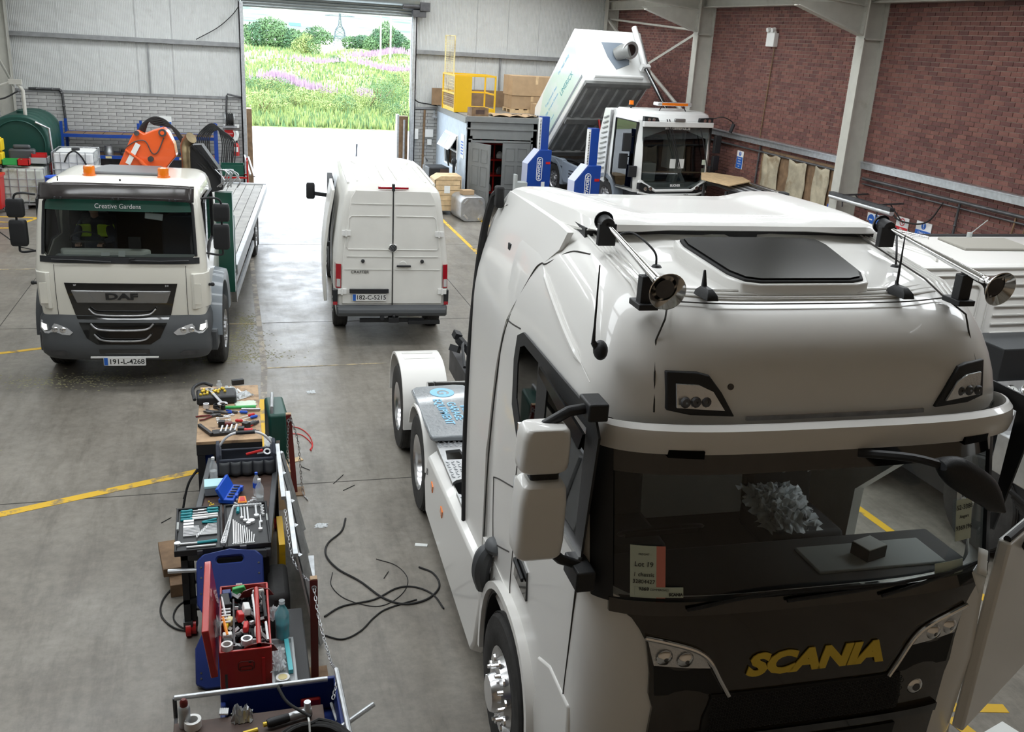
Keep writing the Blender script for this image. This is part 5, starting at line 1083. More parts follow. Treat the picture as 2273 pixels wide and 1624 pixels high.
# driver sitting behind the wheel
def person_driver(loc, rz):
    t = thing('person', 'person in dark jacket with bright yellow shoulders seated at the wheel of the cream truck', 'person', loc, rz)
    def skin(pts, edges, rad, m, name, sub=2, parent=t):
        me = bpy.data.meshes.new(name); me.from_pydata(pts, edges, []); o = bpy.data.objects.new(name, me); COL.objects.link(o); o.parent = parent; me.materials.append(M[m])
        s_ = o.modifiers.new('skin', 'SKIN'); sv = me.skin_vertices[0].data
        for i, r in enumerate(rad): sv[i].radius = (r, r*.85) if isinstance(r, float) else r
        sv[0].use_root = True; ss = o.modifiers.new('s', 'SUBSURF'); ss.levels = sub; ss.render_levels = sub; return o
    P = [(0, 0, .05), (0, .02, .22), (0, .01, .42), (0, -.01, .52), (0, -.02, .60),
         (-.17, -.01, .47), (-.24, -.14, .27), (-.14, -.34, .27), (.17, -.01, .47), (.24, -.14, .27), (.14, -.34, .27),
         (-.10, -.02, .03), (-.13, -.40, .06), (-.13, -.46, -.3), (.10, -.02, .03), (.13, -.40, .06), (.13, -.46, -.3)]
    E_ = [(0, 1), (1, 2), (2, 3), (3, 4), (2, 5), (5, 6), (6, 7), (2, 8), (8, 9), (9, 10), (0, 11), (11, 12), (12, 13), (0, 14), (14, 15), (15, 16)]
    body = skin(P, E_, [(.16, .12), (.15, .11), (.16, .10), .06, .055, .075, .055, .04, .075, .055, .04, .09, .075, .05, .09, .075, .05], 'fabric_dark', 'body')
    b = MB()
    for s in (-1, 1): b.loft([[(s*x, y, z) for x, y, z in ((.04, -.115, zz), (.20, -.09, zz), (.25, -.02, zz-.02), (.20, .1, zz), (.04, .12, zz))] for zz in (.30, .47)])
    b.obj('hi_vis_panel', 'hi_vis', t, bevel=.02)
    b = MB(); b.ball((0, -.03, .72), (.085, .10, .118), 20); b.cyl((0, -.01, .55), (0, -.02, .64), .05); b.lathe([(.001, .045), (.010, .03), (.018, 0)], (0, -.125, .71), (0, -.2, -.4), 8); b.ball((-.087, -.02, .72), (.012, .02, .03), 8); b.ball((.087, -.02, .72), (.012, .02, .03), 8); hd = b.obj('head', 'skin', t)
    b = MB(); b.ball((-.032, -.118, .735), .012, 8); b.ball((.032, -.118, .735), .012, 8); b.obj('eye', 'white_print', hd); b = MB(); b.bb((-.025, -.124, .662), (.025, -.118, .668)); b.obj('mouth', 'red_lens', hd)
    b = MB(); b.ball((0, -.005, .76), (.092, .105, .095), 18); b.obj('hair', 'hair', t)
    for s in (-1, 1):
        h = MB(); h.ball((s*.14, -.40, .27), (.035, .045, .018), 10)
        for k in range(4): h.tube([(s*.14-.024+k*.016, -.43, .275), (s*.14-.024+k*.016, -.475+.006*abs(k-1.5), .27), (s*.14-.024+k*.016, -.485, .245)], [.009, .008, .007], 6)
        h.tube([(s*.12, -.39, .26), (s*.10, -.43, .25), (s*.105, -.455, .245)], [.010, .009, .007], 6); h.obj('hand', 'skin', t)
    return t
c_ = Vector((-1.45, 12.76, 0))+Matrix.Rotation(-.09, 3, 'Z') @ Vector((-.5, 1.12, 1.52)); person_driver(c_, -.09)
# ============================================================ WHITE PANEL VAN
T = thing('panel_van', 'white high roof panel van seen from behind, parked in the middle of the hall', 'van', (2.3027, 14.2367, 0), -.0633)
VT = [(.50, .86), (.66, .87), (.9, .875), (1.3, .868), (1.7, .82), (2.1, .765), (2.3, .735), (2.40, .71), (2.46, .66), (2.49, .58), (2.505, .40)]
def v_ring(z, inset=0):
    hw = ip(z, VT)[0]-inset; lean = .10*(z-.6)/1.9; y0 = .0+lean*.9; y1 = 5.3-(z-1.1)*1.15*(1 if z > 1.1 else 0)-(max(0, z-2.35))*1.2
    r = .07; P = []
    if z > 2.38: y0 += (z-2.38)*1.3
    for a, (sx, sy, cy) in enumerate(((1, -1, y0+r), (1, 1, y1-.35), (-1, 1, y1-.35), (-1, -1, y0+r))):
        R = r if sy < 0 else .35
        for k in range(5):
            t = PI/2*k/4
            if a == 0: P.append((hw-R+R*math.sin(t), cy-R*math.cos(t), z))
            elif a == 1: P.append((hw-R+R*math.cos(t), cy+R*math.sin(t), z))
            elif a == 2: P.append((-hw+R-R*math.sin(t), cy+R*math.cos(t), z))
            else: P.append((-hw+R-R*math.cos(t), cy-R*math.sin(t), z))
    return P
zs = [.5, .66, .9, 1.1, 1.3, 1.5, 1.7, 1.9, 2.1, 2.3, 2.40, 2.46, 2.49, 2.505]
body = MB().loft([v_ring(z) for z in zs]).obj('van_body', 'van_white', T)
def vy(z): return .09*(z-.6)/1.9
def vb(b, x0, x1, z0, z1, off, th):
    b.add([(x, vy(z)-o, z) for o in (off, off-th) for x, z in ((x0, z0), (x1, z0), (x1, z1), (x0, z1))], [(0, 1, 2, 3), (7, 6, 5, 4), (0, 4, 5, 1), (1, 5, 6, 2), (2, 6, 7, 3), (3, 7, 4, 0)])
M['van_panel'] = mat('van_panel_white', (.66, .655, .62), .4, coat=.4)
for s in (-1, 1):
    hwz = lambda z: ip(z, VT)[0]-.10
    b = MB(); n = 14; zz = [.68+1.74*k/n for k in range(n+1)]
    R_ = []
    for z in zz:
        x1 = hwz(z)+(.0 if z < 2.36 else -.03); R_.append([(s*.006, vy(z)-.022, z), (s*x1, vy(z)-.022, z), (s*x1, vy(z)+.02, z), (s*.006, vy(z)+.02, z)])
    b.loft(R_); d = b.obj('rear_door', 'van_white', T, bevel=.008)
    b = MB(); x1 = .66
    pts = [(s*x, vy(z)-.024, z) for x, z in [(.05, 1.53), (.68, 1.53), (.70, 1.56), (.66, 2.0), (.62, 2.04), (.05, 2.04)]]
    b.tube(pts, .009, 6, False); b.obj('door_pressing', 'van_panel', d)
    for z, w in ((1.42, .7), (2.22, .62), (1.22, .73)): MB().bb((min(s*.03, s*w), vy(z)-.03, z-.006), (max(s*.03, s*w), vy(z)-.018, z+.006)).obj('door_crease', 'van_panel', d)
    b = MB(); xo = [ip(z, VT)[0]-.01 for z in (.93, 1.3)]
    b.loft([[(s*(ip(z, VT)[0]-.085), .0+vy(z)-.025, z), (s*(ip(z, VT)[0]-.01), vy(z)+.0, z), (s*(ip(z, VT)[0]+.006), vy(z)+.13, z), (s*(ip(z, VT)[0]-.085), vy(z)+.1, z)] for z in (.93, 1.05, 1.2, 1.30)]); tl = b.obj('tail_lamp', 'red_lens', T)
    b = MB(); b.loft([[(s*(ip(z, VT)[0]-.075), vy(z)-.028, z), (s*(ip(z, VT)[0]-.02), vy(z)-.012, z), (s*(ip(z, VT)[0]-.02), vy(z)+.02, z), (s*(ip(z, VT)[0]-.075), vy(z)+.02, z)] for z in (.95, 1.07)]); b.obj('reversing_lens', 'clear_lens', tl)
    MB().bb((s*.86-.05, -.03, .69), (s*.86+.02, .08, .90)).obj('bumper_corner', 'black_plastic', T); MB().bb((s*.86-.05, -.04, .67), (s*.86+.015, -.028, .72)).obj('reflector', 'red_lens', T)
    for z in (1.78, .88): 
        w = ip(z, VT)[0]-.1; b = MB(); b.bb((s*w-.06, vy(z)-.05, z-.04), (s*w+.07, vy(z)-.02, z+.04)); b.cyl((s*w, vy(z)-.055, z-.05), (s*w, vy(z)-.055, z+.05), .014, n=8); b.obj('door_hinge', 'white_plastic', T)
    MB().lathe([(.001, .05), (.022, .045), (.026, .02), (.03, 0)], (s*.455, vy(1.35)-.02, 1.35), (0, -1, .1), 16).obj('door_stop', 'black_plastic', T)
    wheel(T, s*.88, 1.15, .36, .36, .24, s, 'steel'); wheel(T, s*.88, 4.5, .36, .36, .24, s, 'steel')
MB().bb((-.007, vy(.7)-.03, .66), (.007, vy(.7)+.0, .70)).obj('door_seal', 'rubber', T)
b = MB(); b.bar((0, vy(.67)-.026, .67), (0, vy(2.42)-.026, 2.42), .012, .006); b.obj('door_seal', 'rubber', T)
b = MB(); b.loft([[(x, y, z) for y, z in ((-.10, .50), (-.13, .56), (-.12, .62), (-.05, .655), (.1, .655), (.1, .48))] for x in (-.84, -.6, 0, .6, .84)]); b.bb((-.86, -.06, .50), (-.80, .3, .66)); b.bb((.80, -.06, .50), (.86, .3, .66)); b.obj('rear_bumper', 'dark_grey_plastic', T, bevel=.015)
b = MB(); b.bb((-.06, -.12, .40), (.1, .05, .48)); b.cyl((-.16, -.12, .47), (-.16, -.06, .47), .035); b.ball((.02, -.12, .51), .028, 10); b.bb((-.5, -.03, .38), (.5, .03, .44)); b.bb((.25, -.08, .36), (.75, .0, .42)); b.obj('tow_bar', 'black_plastic', T, bevel=.006)
p = plate(T, '182-C-5215', (-.355, -.045, .79)); b = MB(); b.bb((-.66, -.07, .86), (-.06, -.025, .925)); b.obj('plate_light_bar', 'black_plastic', T, bevel=.006)
b = MB(); b.lathe([(.062, 0), (.066, .012), (.058, .02), (.052, .012), (.001, .012)], (0, vy(1.56)-.03, 1.56), (0, -1, .05), 28); bd = b.obj('round_badge', 'chrome', T)
b = MB(); y = vy(1.56)-.045
for pts in ([(-.042, 1.595), (-.012, 1.525), (.0, 1.55), (.012, 1.525), (.042, 1.595)], [(-.022, 1.607), (0, 1.562), (.022, 1.607)]): b.tube([(x, y, z) for x, z in pts], .005, 6)
b.obj('badge_letters', 'black_print', bd)
text('CRAFTER', .058, .002, 'black_print', T, (-.50, vy(1.18)-.03, 1.18), (PI/2, 0, 0), 'model_lettering', sx=1.15)
b = MB(); b.bb((.06, vy(1.3)-.06, 1.265), (.28, vy(1.3)-.03, 1.295)); b.obj('door_handle', 'black_plastic', T, bevel=.01); MB().lathe([(.06, 0), (.05, .008), (.001, .01)], (.16, vy(1.3)-.022, 1.30), (0, -1, 0), 20).obj('handle_recess', 'van_panel', T)
b = MB(); b.bb((-.23, .07, 2.445), (.23, .13, 2.48)); b.obj('high_brake_lamp', 'red_lens', T, bevel=.008); MB().bb((-.02, .05, 2.42), (.02, .12, 2.52)).obj('camera_pod', 'black_plastic', T)
M['dusty_roof'] = mat('dusty_roof_paint', (.48, .48, .44), .25, coat=.6, dirt=(.30, .29, .22), dscale=3, dth=.5, dw=.25)
for k in range(6):
    x = -.52+k*.21; b = MB(); b.tube([(x, .45, 2.492), (x, .55, 2.512-abs(x)*.03), (x, 2.1, 2.516-abs(x)*.03), (x, 2.25, 2.495)], .016, 8); b.obj('roof_rib', 'van_white', T)
b = MB(); b.tube([(x, y, 2.51-abs(x)*.03) for x, y in ((-.45, 2.45), (.45, 2.45), (.5, 2.7), (-.5, 2.7))], .014, 8, True); b.obj('roof_rib', 'van_white', T)
for s in (-1, 1): b = MB(); b.tube([(s*.66, .4, 2.475), (s*.67, 2.4, 2.475), (s*.66, 3.4, 2.44)], .02, 8); b.obj('gutter_rib', 'van_white', T)
# side loading door slid open, front window and mirror on the left
b = MB(); b.loft([[(x, y, z) for x, z in ((-1.02, .42), (-1.03, .9), (-1.02, 1.3), (-.96, 1.8), (-.88, 2.25), (-.83, 2.25), (-.91, 1.8), (-.97, 1.3), (-.98, .9), (-.97, .42))] for y in (1.1, 1.16, 2.3, 2.35)]); sd = b.obj('sliding_door', 'van_white', T, bevel=.01)
MB().bb((-.965, 1.5, 1.25), (-.90, 1.6, 1.32)).obj('door_runner', 'dark_steel', sd)
MB().bb((-.89, 2.4, .6), (-.80, 3.4, 2.2)).obj('door_opening', 'interior', T)
b = MB(); b.loft([[(-1.18+px*k, 4.0+py*k, z) for px, py in rr(.16, .1, .03)] for z, k in ((1.62, .8), (1.65, 1), (1.88, 1), (1.92, .8))]); b.bar((-1.12, 4.0, 1.72), (-.86, 3.95, 1.7), .06, .07); b.obj('wing_mirror', 'black_plastic', T, bevel=.01)
MB().prism([(3.5, 1.4), (4.3, 1.4), (3.75, 2.05), (3.5, 2.1)], 0, -.875, -.84).obj('cab_window', 'dark_glass', T)
# ============================================================ ROAD SWEEPER ON COLUMN LIFTS
T = thing('road_sweeper', 'white and grey road sweeper with its hopper tipped up, raised beside blue column lifts', 'sweeper', (10.15, 21.0, 0), .15)
M['sweeper_white'] = mat('sweeper_white', (.78, .79, .78), .3, coat=.5)
M['hopper_grey'] = mat('galvanised_hopper', (.27, .275, .27), .5, .4, var=.2, vscale=3)
M['livery'] = mat('pale_green_livery', (.60, .74, .66), .35, coat=.4, var=.0, dirt=(.74, .76, .80), dscale=.9, dth=.48, dw=.25)
M['slate_paint'] = mat('slate_blue_paint', (.20, .235, .28), .35, coat=.4)
# cab: angular glass box
def sfront(x, z): return .03*(abs(x)**2)*3+.10*max(0, (z-2.2))*.6
b = MB(); rings = []
for z, hw, yf in ((1.40, 1.0, .10), (1.62, 1.04, .02), (2.3, 1.05, .03), (2.95, 1.03, .10), (3.08, 1.02, .08), (3.22, .98, .16), (3.28, .90, .3)):
    rings.append([(-hw, yf+.14, z), (-hw+.12, yf+.03, z), (0, yf, z), (hw-.12, yf+.03, z), (hw, yf+.14, z), (hw, 1.35, z), (0, 1.35, z), (-hw, 1.35, z)])
cab = b.loft(rings).obj('cab_shell', 'sweeper_white', T)
inn = MB().loft([[(-hw+.05, yf+.18, z), (-hw+.15, yf+.09, z), (0, yf+.06, z), (hw-.15, yf+.09, z), (hw-.05, yf+.18, z), (hw-.05, 1.3, z), (0, 1.3, z), (-hw+.05, 1.3, z)] for z, hw, yf in ((1.45, 1.0, .10), (1.62, 1.04, .02), (2.3, 1.05, .03), (2.95, 1.03, .10), (3.15, 1.0, .12))])
sidew = [(.22, 1.50), (.20, 3.02), (1.18, 3.04), (1.22, 1.7), (.95, 1.46)]
cut(cab, [inn, MB().prism([(-.90, 1.72), (-.5, 1.52), (.5, 1.52), (.90, 1.72), (.93, 2.98), (-.93, 2.98)], 1, -.3, .16), MB().prism(sidew, 0, -1.3, -.8), MB().prism(sidew, 0, .8, 1.3)]); cab.data.materials.clear(); cab.data.materials.append(M['sweeper_white'])
b = MB(); b.add([(x, y, z) for x, y, z in ((-.92, .055, 1.71), (-.5, .02, 1.50), (.5, .02, 1.50), (.92, .055, 1.71), (.95, .12, 2.99), (-.95, .12, 2.99))], [(0, 1, 2, 3, 4, 5)]); b.obj('windscreen', 'tint_glass', T)
for s in (-1, 1):
    MB().prism(sidew, 0, s*1.04, s*1.046).obj('door_glass', 'tint_glass', T); b = MB(); b.tube([(s*1.05, y, z) for y, z in sidew], .022, 6, True); b.obj('door_frame', 'black_plastic', T)
    b = MB(); b.prism([(s*.92, 1.66), (s*.52, 1.49), (s*.52, 1.42), (s*.70, 1.40), (s*.97, 1.50), (s*.97, 1.64)], 1, -.02, .1); lp = b.obj('lamp_pod', 'black_plastic', T)
    b = MB()
    for x in (.66, .80): b.lathe([(.04, 0), (.048, .01), (.03, .014), (.001, .01)], (s*x, -.022, 1.51), (0, -1, 0), 16)
    b.obj('lamp', 'chrome', lp)
    b = MB(); b.prism([(s*.96, 3.05), (s*.55, 3.05), (s*.60, 3.15), (s*.96, 3.17)], 1, .04, .14); lp = b.obj('work_lamp_pod', 'black_plastic', T)
    b = MB()
    for x in (.72, .85): b.lathe([(.035, 0), (.042, .01), (.001, .008)], (s*x, .038, 3.10), (0, -1, 0), 14)
    b.obj('lamp', 'chrome', lp)
    for z0, y0, h in ((2.55, .35, .42), (2.1, .45, .35), (1.9, .12, .26)):
        q = MB(); q.box((s*(1.20 if y0 > .3 else 1.12), y0 if s < 0 else .1, z0), (.2, .08, h), (0, 0, .2*s)); q.tube([(s*1.04, y0, z0+h*.3), (s*1.18, y0, z0+h*.3)], .014, 6); q.obj('wing_mirror', 'black_plastic', T, bevel=.02)
b = MB(); b.bar((-.98, .06, 3.0), (.98, .06, 3.0), .08, .12); b.obj('header_panel', 'sweeper_white', T, bevel=.01)
b = MB(); b.tube([(-.97, .04, 1.68), (-.52, -.01, 1.46), (.52, -.01, 1.46), (.97, .04, 1.68)], .035, 8); b.tube([(-.97, .03, 1.42), (-.66, -.02, 1.36), (.66, -.02, 1.36), (.97, .03, 1.42)], .03, 8); b.obj('front_bumper', 'sweeper_white', T)
MB().bb((-.85, .0, 1.2), (.85, .6, 1.4)).obj('front_undertray', 'black_plastic', T)
text('www.limerick.ie', .11, .001, 'white_print', T, (0, .085, 2.91), (PI/2-.08, 0, 0), 'screen_lettering'); text('BUCHER', .075, .001, 'white_print', T, (.05, .005, 1.575), (PI/2, 0, 0), 'screen_lettering', bold=.003); text('CityCat', .04, .001, 'black_print', T, (.35, -.05, 1.37), (PI/2, 0, 0), 'badge_lettering')
MB().bb((-.15, -.0, 3.06), (.15, .06, 3.14)).obj('front_badge', 'satin_silver' if 'satin_silver' in M else 'steel', T, bevel=.02)
b = MB(); b.bb((-.48, .30, 3.40), (.48, .52, 3.48)); lb = b.obj('light_bar', 'clear_lens', T, bevel=.02); MB().bb((-.36, .295, 3.41), (.36, .30, 3.47)).obj('amber_insert', 'orange_lens', lb); b = MB(); [b.tube([(s*.3, .4, 3.40), (s*.38, .38, 3.27)], .012, 6) for s in (-1, 1)]; b.obj('light_bar_leg', 'black_plastic', lb)
b = MB(); b.cyl((-.75, 1.05, 3.26), (-.75, 1.05, 3.36), .02); b.obj('beacon_stem', 'black_plastic', T); MB().cyl((-.75, 1.05, 3.36), (-.75, 1.05, 3.46), .06, .055, 16).obj('beacon', 'orange_lens', T)
b = MB()
for x0, x1 in ((-.35, .08), (.55, .9), (-.28, .12)): b.tube([(x0, .05, 3.12), ((x0+x1)/2, .0, 2.6), (x1, -.02, 2.0)], .012, 5)
b.obj('wiper', 'black_plastic', T)
for x in (-.05, .19): MB().bb((x-.08, .06, 1.98), (x+.08, .065, 2.2)).obj('windscreen_paper', 'paper', T)
for z in (1.75, 1.92, 2.12): MB().bb((.80, .07, z-.06), (.90, .075, z+.06)).obj('windscreen_sticker', 'paper_green', T)
b = MB(); b.box((0, .75, 1.75), (.5, .5, .3)); b.box((0, 1.05, 2.2), (.5, .14, .8)); b.obj('seat', 'fabric_dark', T, bevel=.04); b = MB(); b.bb((-.8, .15, 1.42), (.8, .35, 1.62)); b.box((-.55, .4, 1.85), (.36, .3, .45)); b.box((.15, .3, 1.75), (.12, .3, .4), (.4, 0, 0)); b.obj('cab_console', 'interior_grey', T, bevel=.03)
# door standing open edge, arm mirror
b = MB(); b.tube(catmull([(1.0, .1, 3.15), (1.2, 0, 3.2), (1.45, -.05, 3.1), (1.5, -.05, 2.98)], 4), .012, 6); b.box((1.47, -.05, 2.95), (.03, .10, .22), (.2, .2, 0)); b.obj('kerb_mirror', 'black_plastic', T)
# louvred engine panel behind the cab
b = MB(); b.prism([(1.40, 3.25), (1.78, 3.22), (2.0, 2.5), (2.12, 1.75), (2.05, 1.50), (1.55, 1.42), (1.42, 1.6)], 0, -1.04, 1.04); b.obj('engine_cover', 'sweeper_white', T, bevel=.02)
for k in range(11):
    t = k/10; y0 = 1.55+.05*t; z = 3.05-1.25*t; b = MB(); b.bar((-1.06, y0, z), (-1.06, y0+.20+.14*t, z-.07), .03, .035, up=(1, 0, 0)); b.obj('louvre', 'interior_grey', T)
b = MB(); b.bar((-1.055, 1.40, 3.2), (-1.055, 1.46, 1.5), .03, .08, up=(1, 0, 0)); b.obj('pillar_trim', 'steel', T)
# chassis, wheels
MB().bb((-.8, .5, 1.15), (.8, 5.3, 1.42)).obj('chassis', 'dark_steel', T)
for s in (-1, 1):
    for y in (1.5, 4.34): wheel(T, s*1.03, y, 1.10, .42, .26, s, 'steel')
    for y, a0, a1 in ((1.5, -10, 190), (4.34, -10, 190)):
        rings = []
        for k in range(15):
            a = math.radians(a0+(a1-a0)*k/14); rings.append([(s*.75, y+.46*math.cos(a), 1.12+.46*math.sin(a)), (s*1.06, y+.46*math.cos(a), 1.12+.46*math.sin(a)), (s*1.06, y+.55*math.cos(a), 1.12+.55*math.sin(a)), (s*.75, y+.55*math.cos(a), 1.12+.55*math.sin(a))])
        MB().loft(rings).obj('wheel_arch', 'slate_paint', T)
    MB().prism([(2.15, 1.5), (2.1, 1.2), (2.5, 1.1), (3.7, 1.1), (3.85, 1.3), (3.8, 1.66), (2.6, 1.58)], 0, s*.95, s*1.05).obj('side_cover', 'slate_paint', T, bevel=.02)
    MB().prism([(3.8, 1.5), (4.9, 1.55), (4.95, 1.7), (3.8, 1.7)], 0, s*.95, s*1.05).obj('rear_cover', 'slate_paint', T, bevel=.02)
    for k in range(4): MB().bb((s*1.05-.012, 2.7, 1.2+k*.08), (s*1.05+.012, 3.4, 1.225+k*.08)).obj('cover_vent', 'black_plastic', T)
b = MB()
for k in range(14): b.box((rnd.uniform(-.7, .7), rnd.uniform(2.3, 4.6), rnd.uniform(1.45, 1.62)), (rnd.uniform(.1, .4), rnd.uniform(.1, .5), rnd.uniform(.06, .2)), (0, 0, rnd.random()))
for k in range(5): b.tube(catmull([(rnd.uniform(-.7, .7), rnd.uniform(2.3, 4.6), 1.6) for _ in range(4)], 5), .02, 6)
b.obj('machinery', 'black_plastic', T)
# hopper (tipped)
HB, HD = V3((0, 2.99, 3.79)), (V3((0, 5.2, 1.58))-V3((0, 2.99, 3.79))).normalized(); HU = V3((0, .80, 1.25)).normalized()
def hp(x, l, h): return tuple(V3((x, 0, 0))+HB+HD*l+HU*h)
b = MB(); b.loft([[hp(s, l, h) for l, h in ((.0, .0), (-.0, 1.48), (2.95, 1.40), (3.35, .9), (3.3, .35), (3.1, 0))] for s in (-1.0, 1.0)]); hop = b.obj('hopper', 'sweeper_white', T, bevel=.02)
b = MB(); b.loft([[hp(s*1.003, l, h) for l, h in ((.25, .12), (.12, 1.38), (2.3, 1.34), (3.0, .8), (3.1, .2))] for s in (-1.0, -.99)]); b.obj('livery_panel', 'livery', T)
b = MB(); b.loft([[hp(s, l, h) for l, h in ((.1, .17), (.1, .24), (3.2, .24), (3.2, .17))] for s in (-1.008, -1.002)]); b.obj('livery_stripe', 'slate_paint', T)
RM = Matrix((-HD, HU, V3((-1, 0, 0)))).transposed()
for s_, sz, l, h in (('LIMERICK', .20, .95, .62), ('For road safety', .12, .9, 1.15), ('Keep Limerick clean', .10, 1.9, .95), ('Atlantic Edge  European Embrace', .09, 2.1, .75), ('City and County Council', .07, 2.3, .45)):
    text(s_, sz, .001, 'teal_plastic' if sz > .15 else 'pale_blue_print', T, hp(-1.006, l, h), RM, 'livery_lettering')
for k in range(6):
    x = -.78+k*.31
    for l0, l1 in ((.25, 1.35), (1.65, 2.75)):
        b = MB(); b.loft([[hp(x+dx, l, h) for dx, h in ((-.08, 0), (-.04, -.05), (.04, -.05), (.08, 0))] for l in (l0, l1)]); b.obj('underside_rib', 'hopper_grey', hop)
b = MB(); b.loft([[hp(x, l, h) for l, h in ((.04, -.01), (.04, .03), (3.05, .03), (3.05, -.01))] for x in (-.94, .94)]); b.obj('hopper_underside', 'hopper_grey', hop)
b = MB(); b.loft([[hp(x, l, h) for l, h in ((1.4, -.08), (1.4, -.01), (1.6, -.01), (1.6, -.08))] for x in (-.94, .94)]); b.loft([[hp(x, l, h) for l, h in ((.0, -.07), (.0, .0), (.12, .0), (.12, -.07))] for x in (-.98, .98)]); b.loft([[hp(x, l, h) for l, h in ((2.8, -.08), (2.8, -.01), (2.95, -.01), (2.95, -.08))] for x in (-.94, .94)]); b.obj('cross_member', 'hopper_grey', hop)
nrm = -HD
b = MB(); P0 = V3(hp(.15, 0, .78)); b.loft([[hp(x, -.012, h) for x, h in ((-.28, 1.12), (.35, 1.12), (.5, .95), (.42, .5), (.0, .35), (-.18, .7))], [hp(x, .0, h) for x, h in ((-.28, 1.12), (.35, 1.12), (.5, .95), (.42, .5), (.0, .35), (-.18, .7))]]); b.obj('suction_plate', 'slate_paint', hop)
b = MB(); b.tube([P0+V3((-.05, 0, 0)), P0+nrm*.16+V3((.05, -.02, -.03)), P0+nrm*.30+V3((.18, -.08, -.08))], [.17, .19, .19], 20); b.obj('suction_pipe', 'hopper_grey', hop)
e = P0+nrm*.30+V3((.18, -.08, -.08)); dr0 = V3((-.05, -.95, -.12)).normalized(); b = MB(); b.lathe([(.15, -.04), (.22, -.03), (.235, .0), (.22, .035), (.16, .04), (.15, .0), (.15, -.04)], e, dr0, 28); b.obj('pipe_flange', 'dull_alu', hop); MB().cyl(e+dr0*.005, e+dr0*.012, .155, n=24).obj('pipe_mouth', 'gloss_black', hop)
b = MB(); b.cyl(hp(-.75, -.08, .08), hp(.7, -.08, .08), .05, n=12); b.bb((0, 0, 0), (.001, .001, .001)); b.obj('hinge_bar', 'sweeper_white', hop)
b = MB(); b.tube([hp(.78, -.08, 1.55), hp(.80, -.12, .9), hp(.80, -.14, .35)], .075, 12); b.box(hp(.8, -.14, .33), (.25, .12, .16), (.6, 0, 0)); b.obj('tipping_ram_sleeve', 'sweeper_white', hop)
b = MB(); b.cyl(hp(.80, -.14, .33), (.85, 1.9, 3.2), .055, n=12); b.obj('tipping_ram', 'gloss_black', T)
b = MB(); b.cyl((.02, 3.9, 2.75), (.1, 3.5, 1.6), .03, n=8); b.obj('body_prop', 'red_paint', T)
for k in range(4): b = MB(); b.tube([hp(.88+.03*k, -.02, 1.3-k*.02), hp(.90+.03*k, -.03, .7), hp(.92+.03*k, -.03, .2)], .012, 6); b.obj('hydraulic_hose', 'dull_alu', hop)
# column lifts
def lift(loc, rz, label):
    t = thing('column_lift', label, 'vehicle lift', loc, rz, 'blue column lifts')
    MB().bb((-.11, -.11, .05), (.11, .11, 2.78)).obj('mast', 'blue_paint', t, bevel=.006)
    b = MB()
    b.bb((-.16, -.10, .3), (-.112, .02, 2.75))
    b.obj('rack_strip', 'white_plastic', t)
    b = MB()
    for k in range(24): b.bb((-.162, -.103, 1.80+k*.038), (-.13, -.098, 1.82+k*.038))
    b.obj('rack_teeth', 'black_print', t, kind='stuff')
    MB().prism([(-.52, .25), (-.52, 1.55), (-.20, 1.92), (.16, 1.92), (.16, .25)], 1, -.26, .12).obj('housing', 'blue_paint', t, bevel=.01)
    b = MB(); b.prism([(-.535, .6), (-.535, 1.56), (-.525, 1.56), (-.525, .6)], 1, -.25, .10); b.add([(-.53, -.26, 1.555), (-.205, -.26, 1.935), (-.205, .12, 1.935), (-.53, .12, 1.555)], [(0, 1, 2, 3)]); b.obj('housing_edge_panel', mat('lilac_white', (.55, .58, .74), .5), t)
    b = MB(); b.bb((-.55, -.3, .04), (.3, .35, .25)); [b.cyl((x, -.32, .1), (x, -.26, .1), .1) for x in (-.4, .2)]; b.obj('base', 'dark_steel', t)
    b = MB(); q = rr(.15, .62, .07, 6, -.18, 1.42); b.tube([(x, -.268, z) for x, z in q], .009, 6, True); b.obj('logo_outline', 'white_print', t)
    text('HOWDEN', .12, .001, 'white_print', t, (-.18, -.266, 1.42), (PI/2, -PI/2, 0), 'housing_lettering', bold=.003)
    MB().bb((.0, -.268, 1.55), (.13, -.262, 1.61)).obj('warning_label', 'red_plastic', t); MB().bb((-.1, -.268, .95), (.0, -.262, 1.08)).obj('rating_label', 'paper', t)
    return t
wx = lambda x, y: (10.15+math.cos(.15)*x-math.sin(.15)*y, 21+math.sin(.15)*x+math.cos(.15)*y, 0)
lift((8.05, 24.9, 0), .12, 'farther blue column lift standing by the sweeper rear wheel'); lift((8.33, 21.9, 0), .12, 'nearer blue column lift standing by the sweeper front wheel')
b = MB(); b.bb((7.15, 24.3, .0), (7.22, 24.5, 1.3)); b.bb((7.22, 24.3, 0), (7.5, 24.6, 1.1)); b.obj('control_pedestal', 'interior_grey', label='small control pedestal standing left of the farther blue lift', cat='pedestal', bevel=.01)
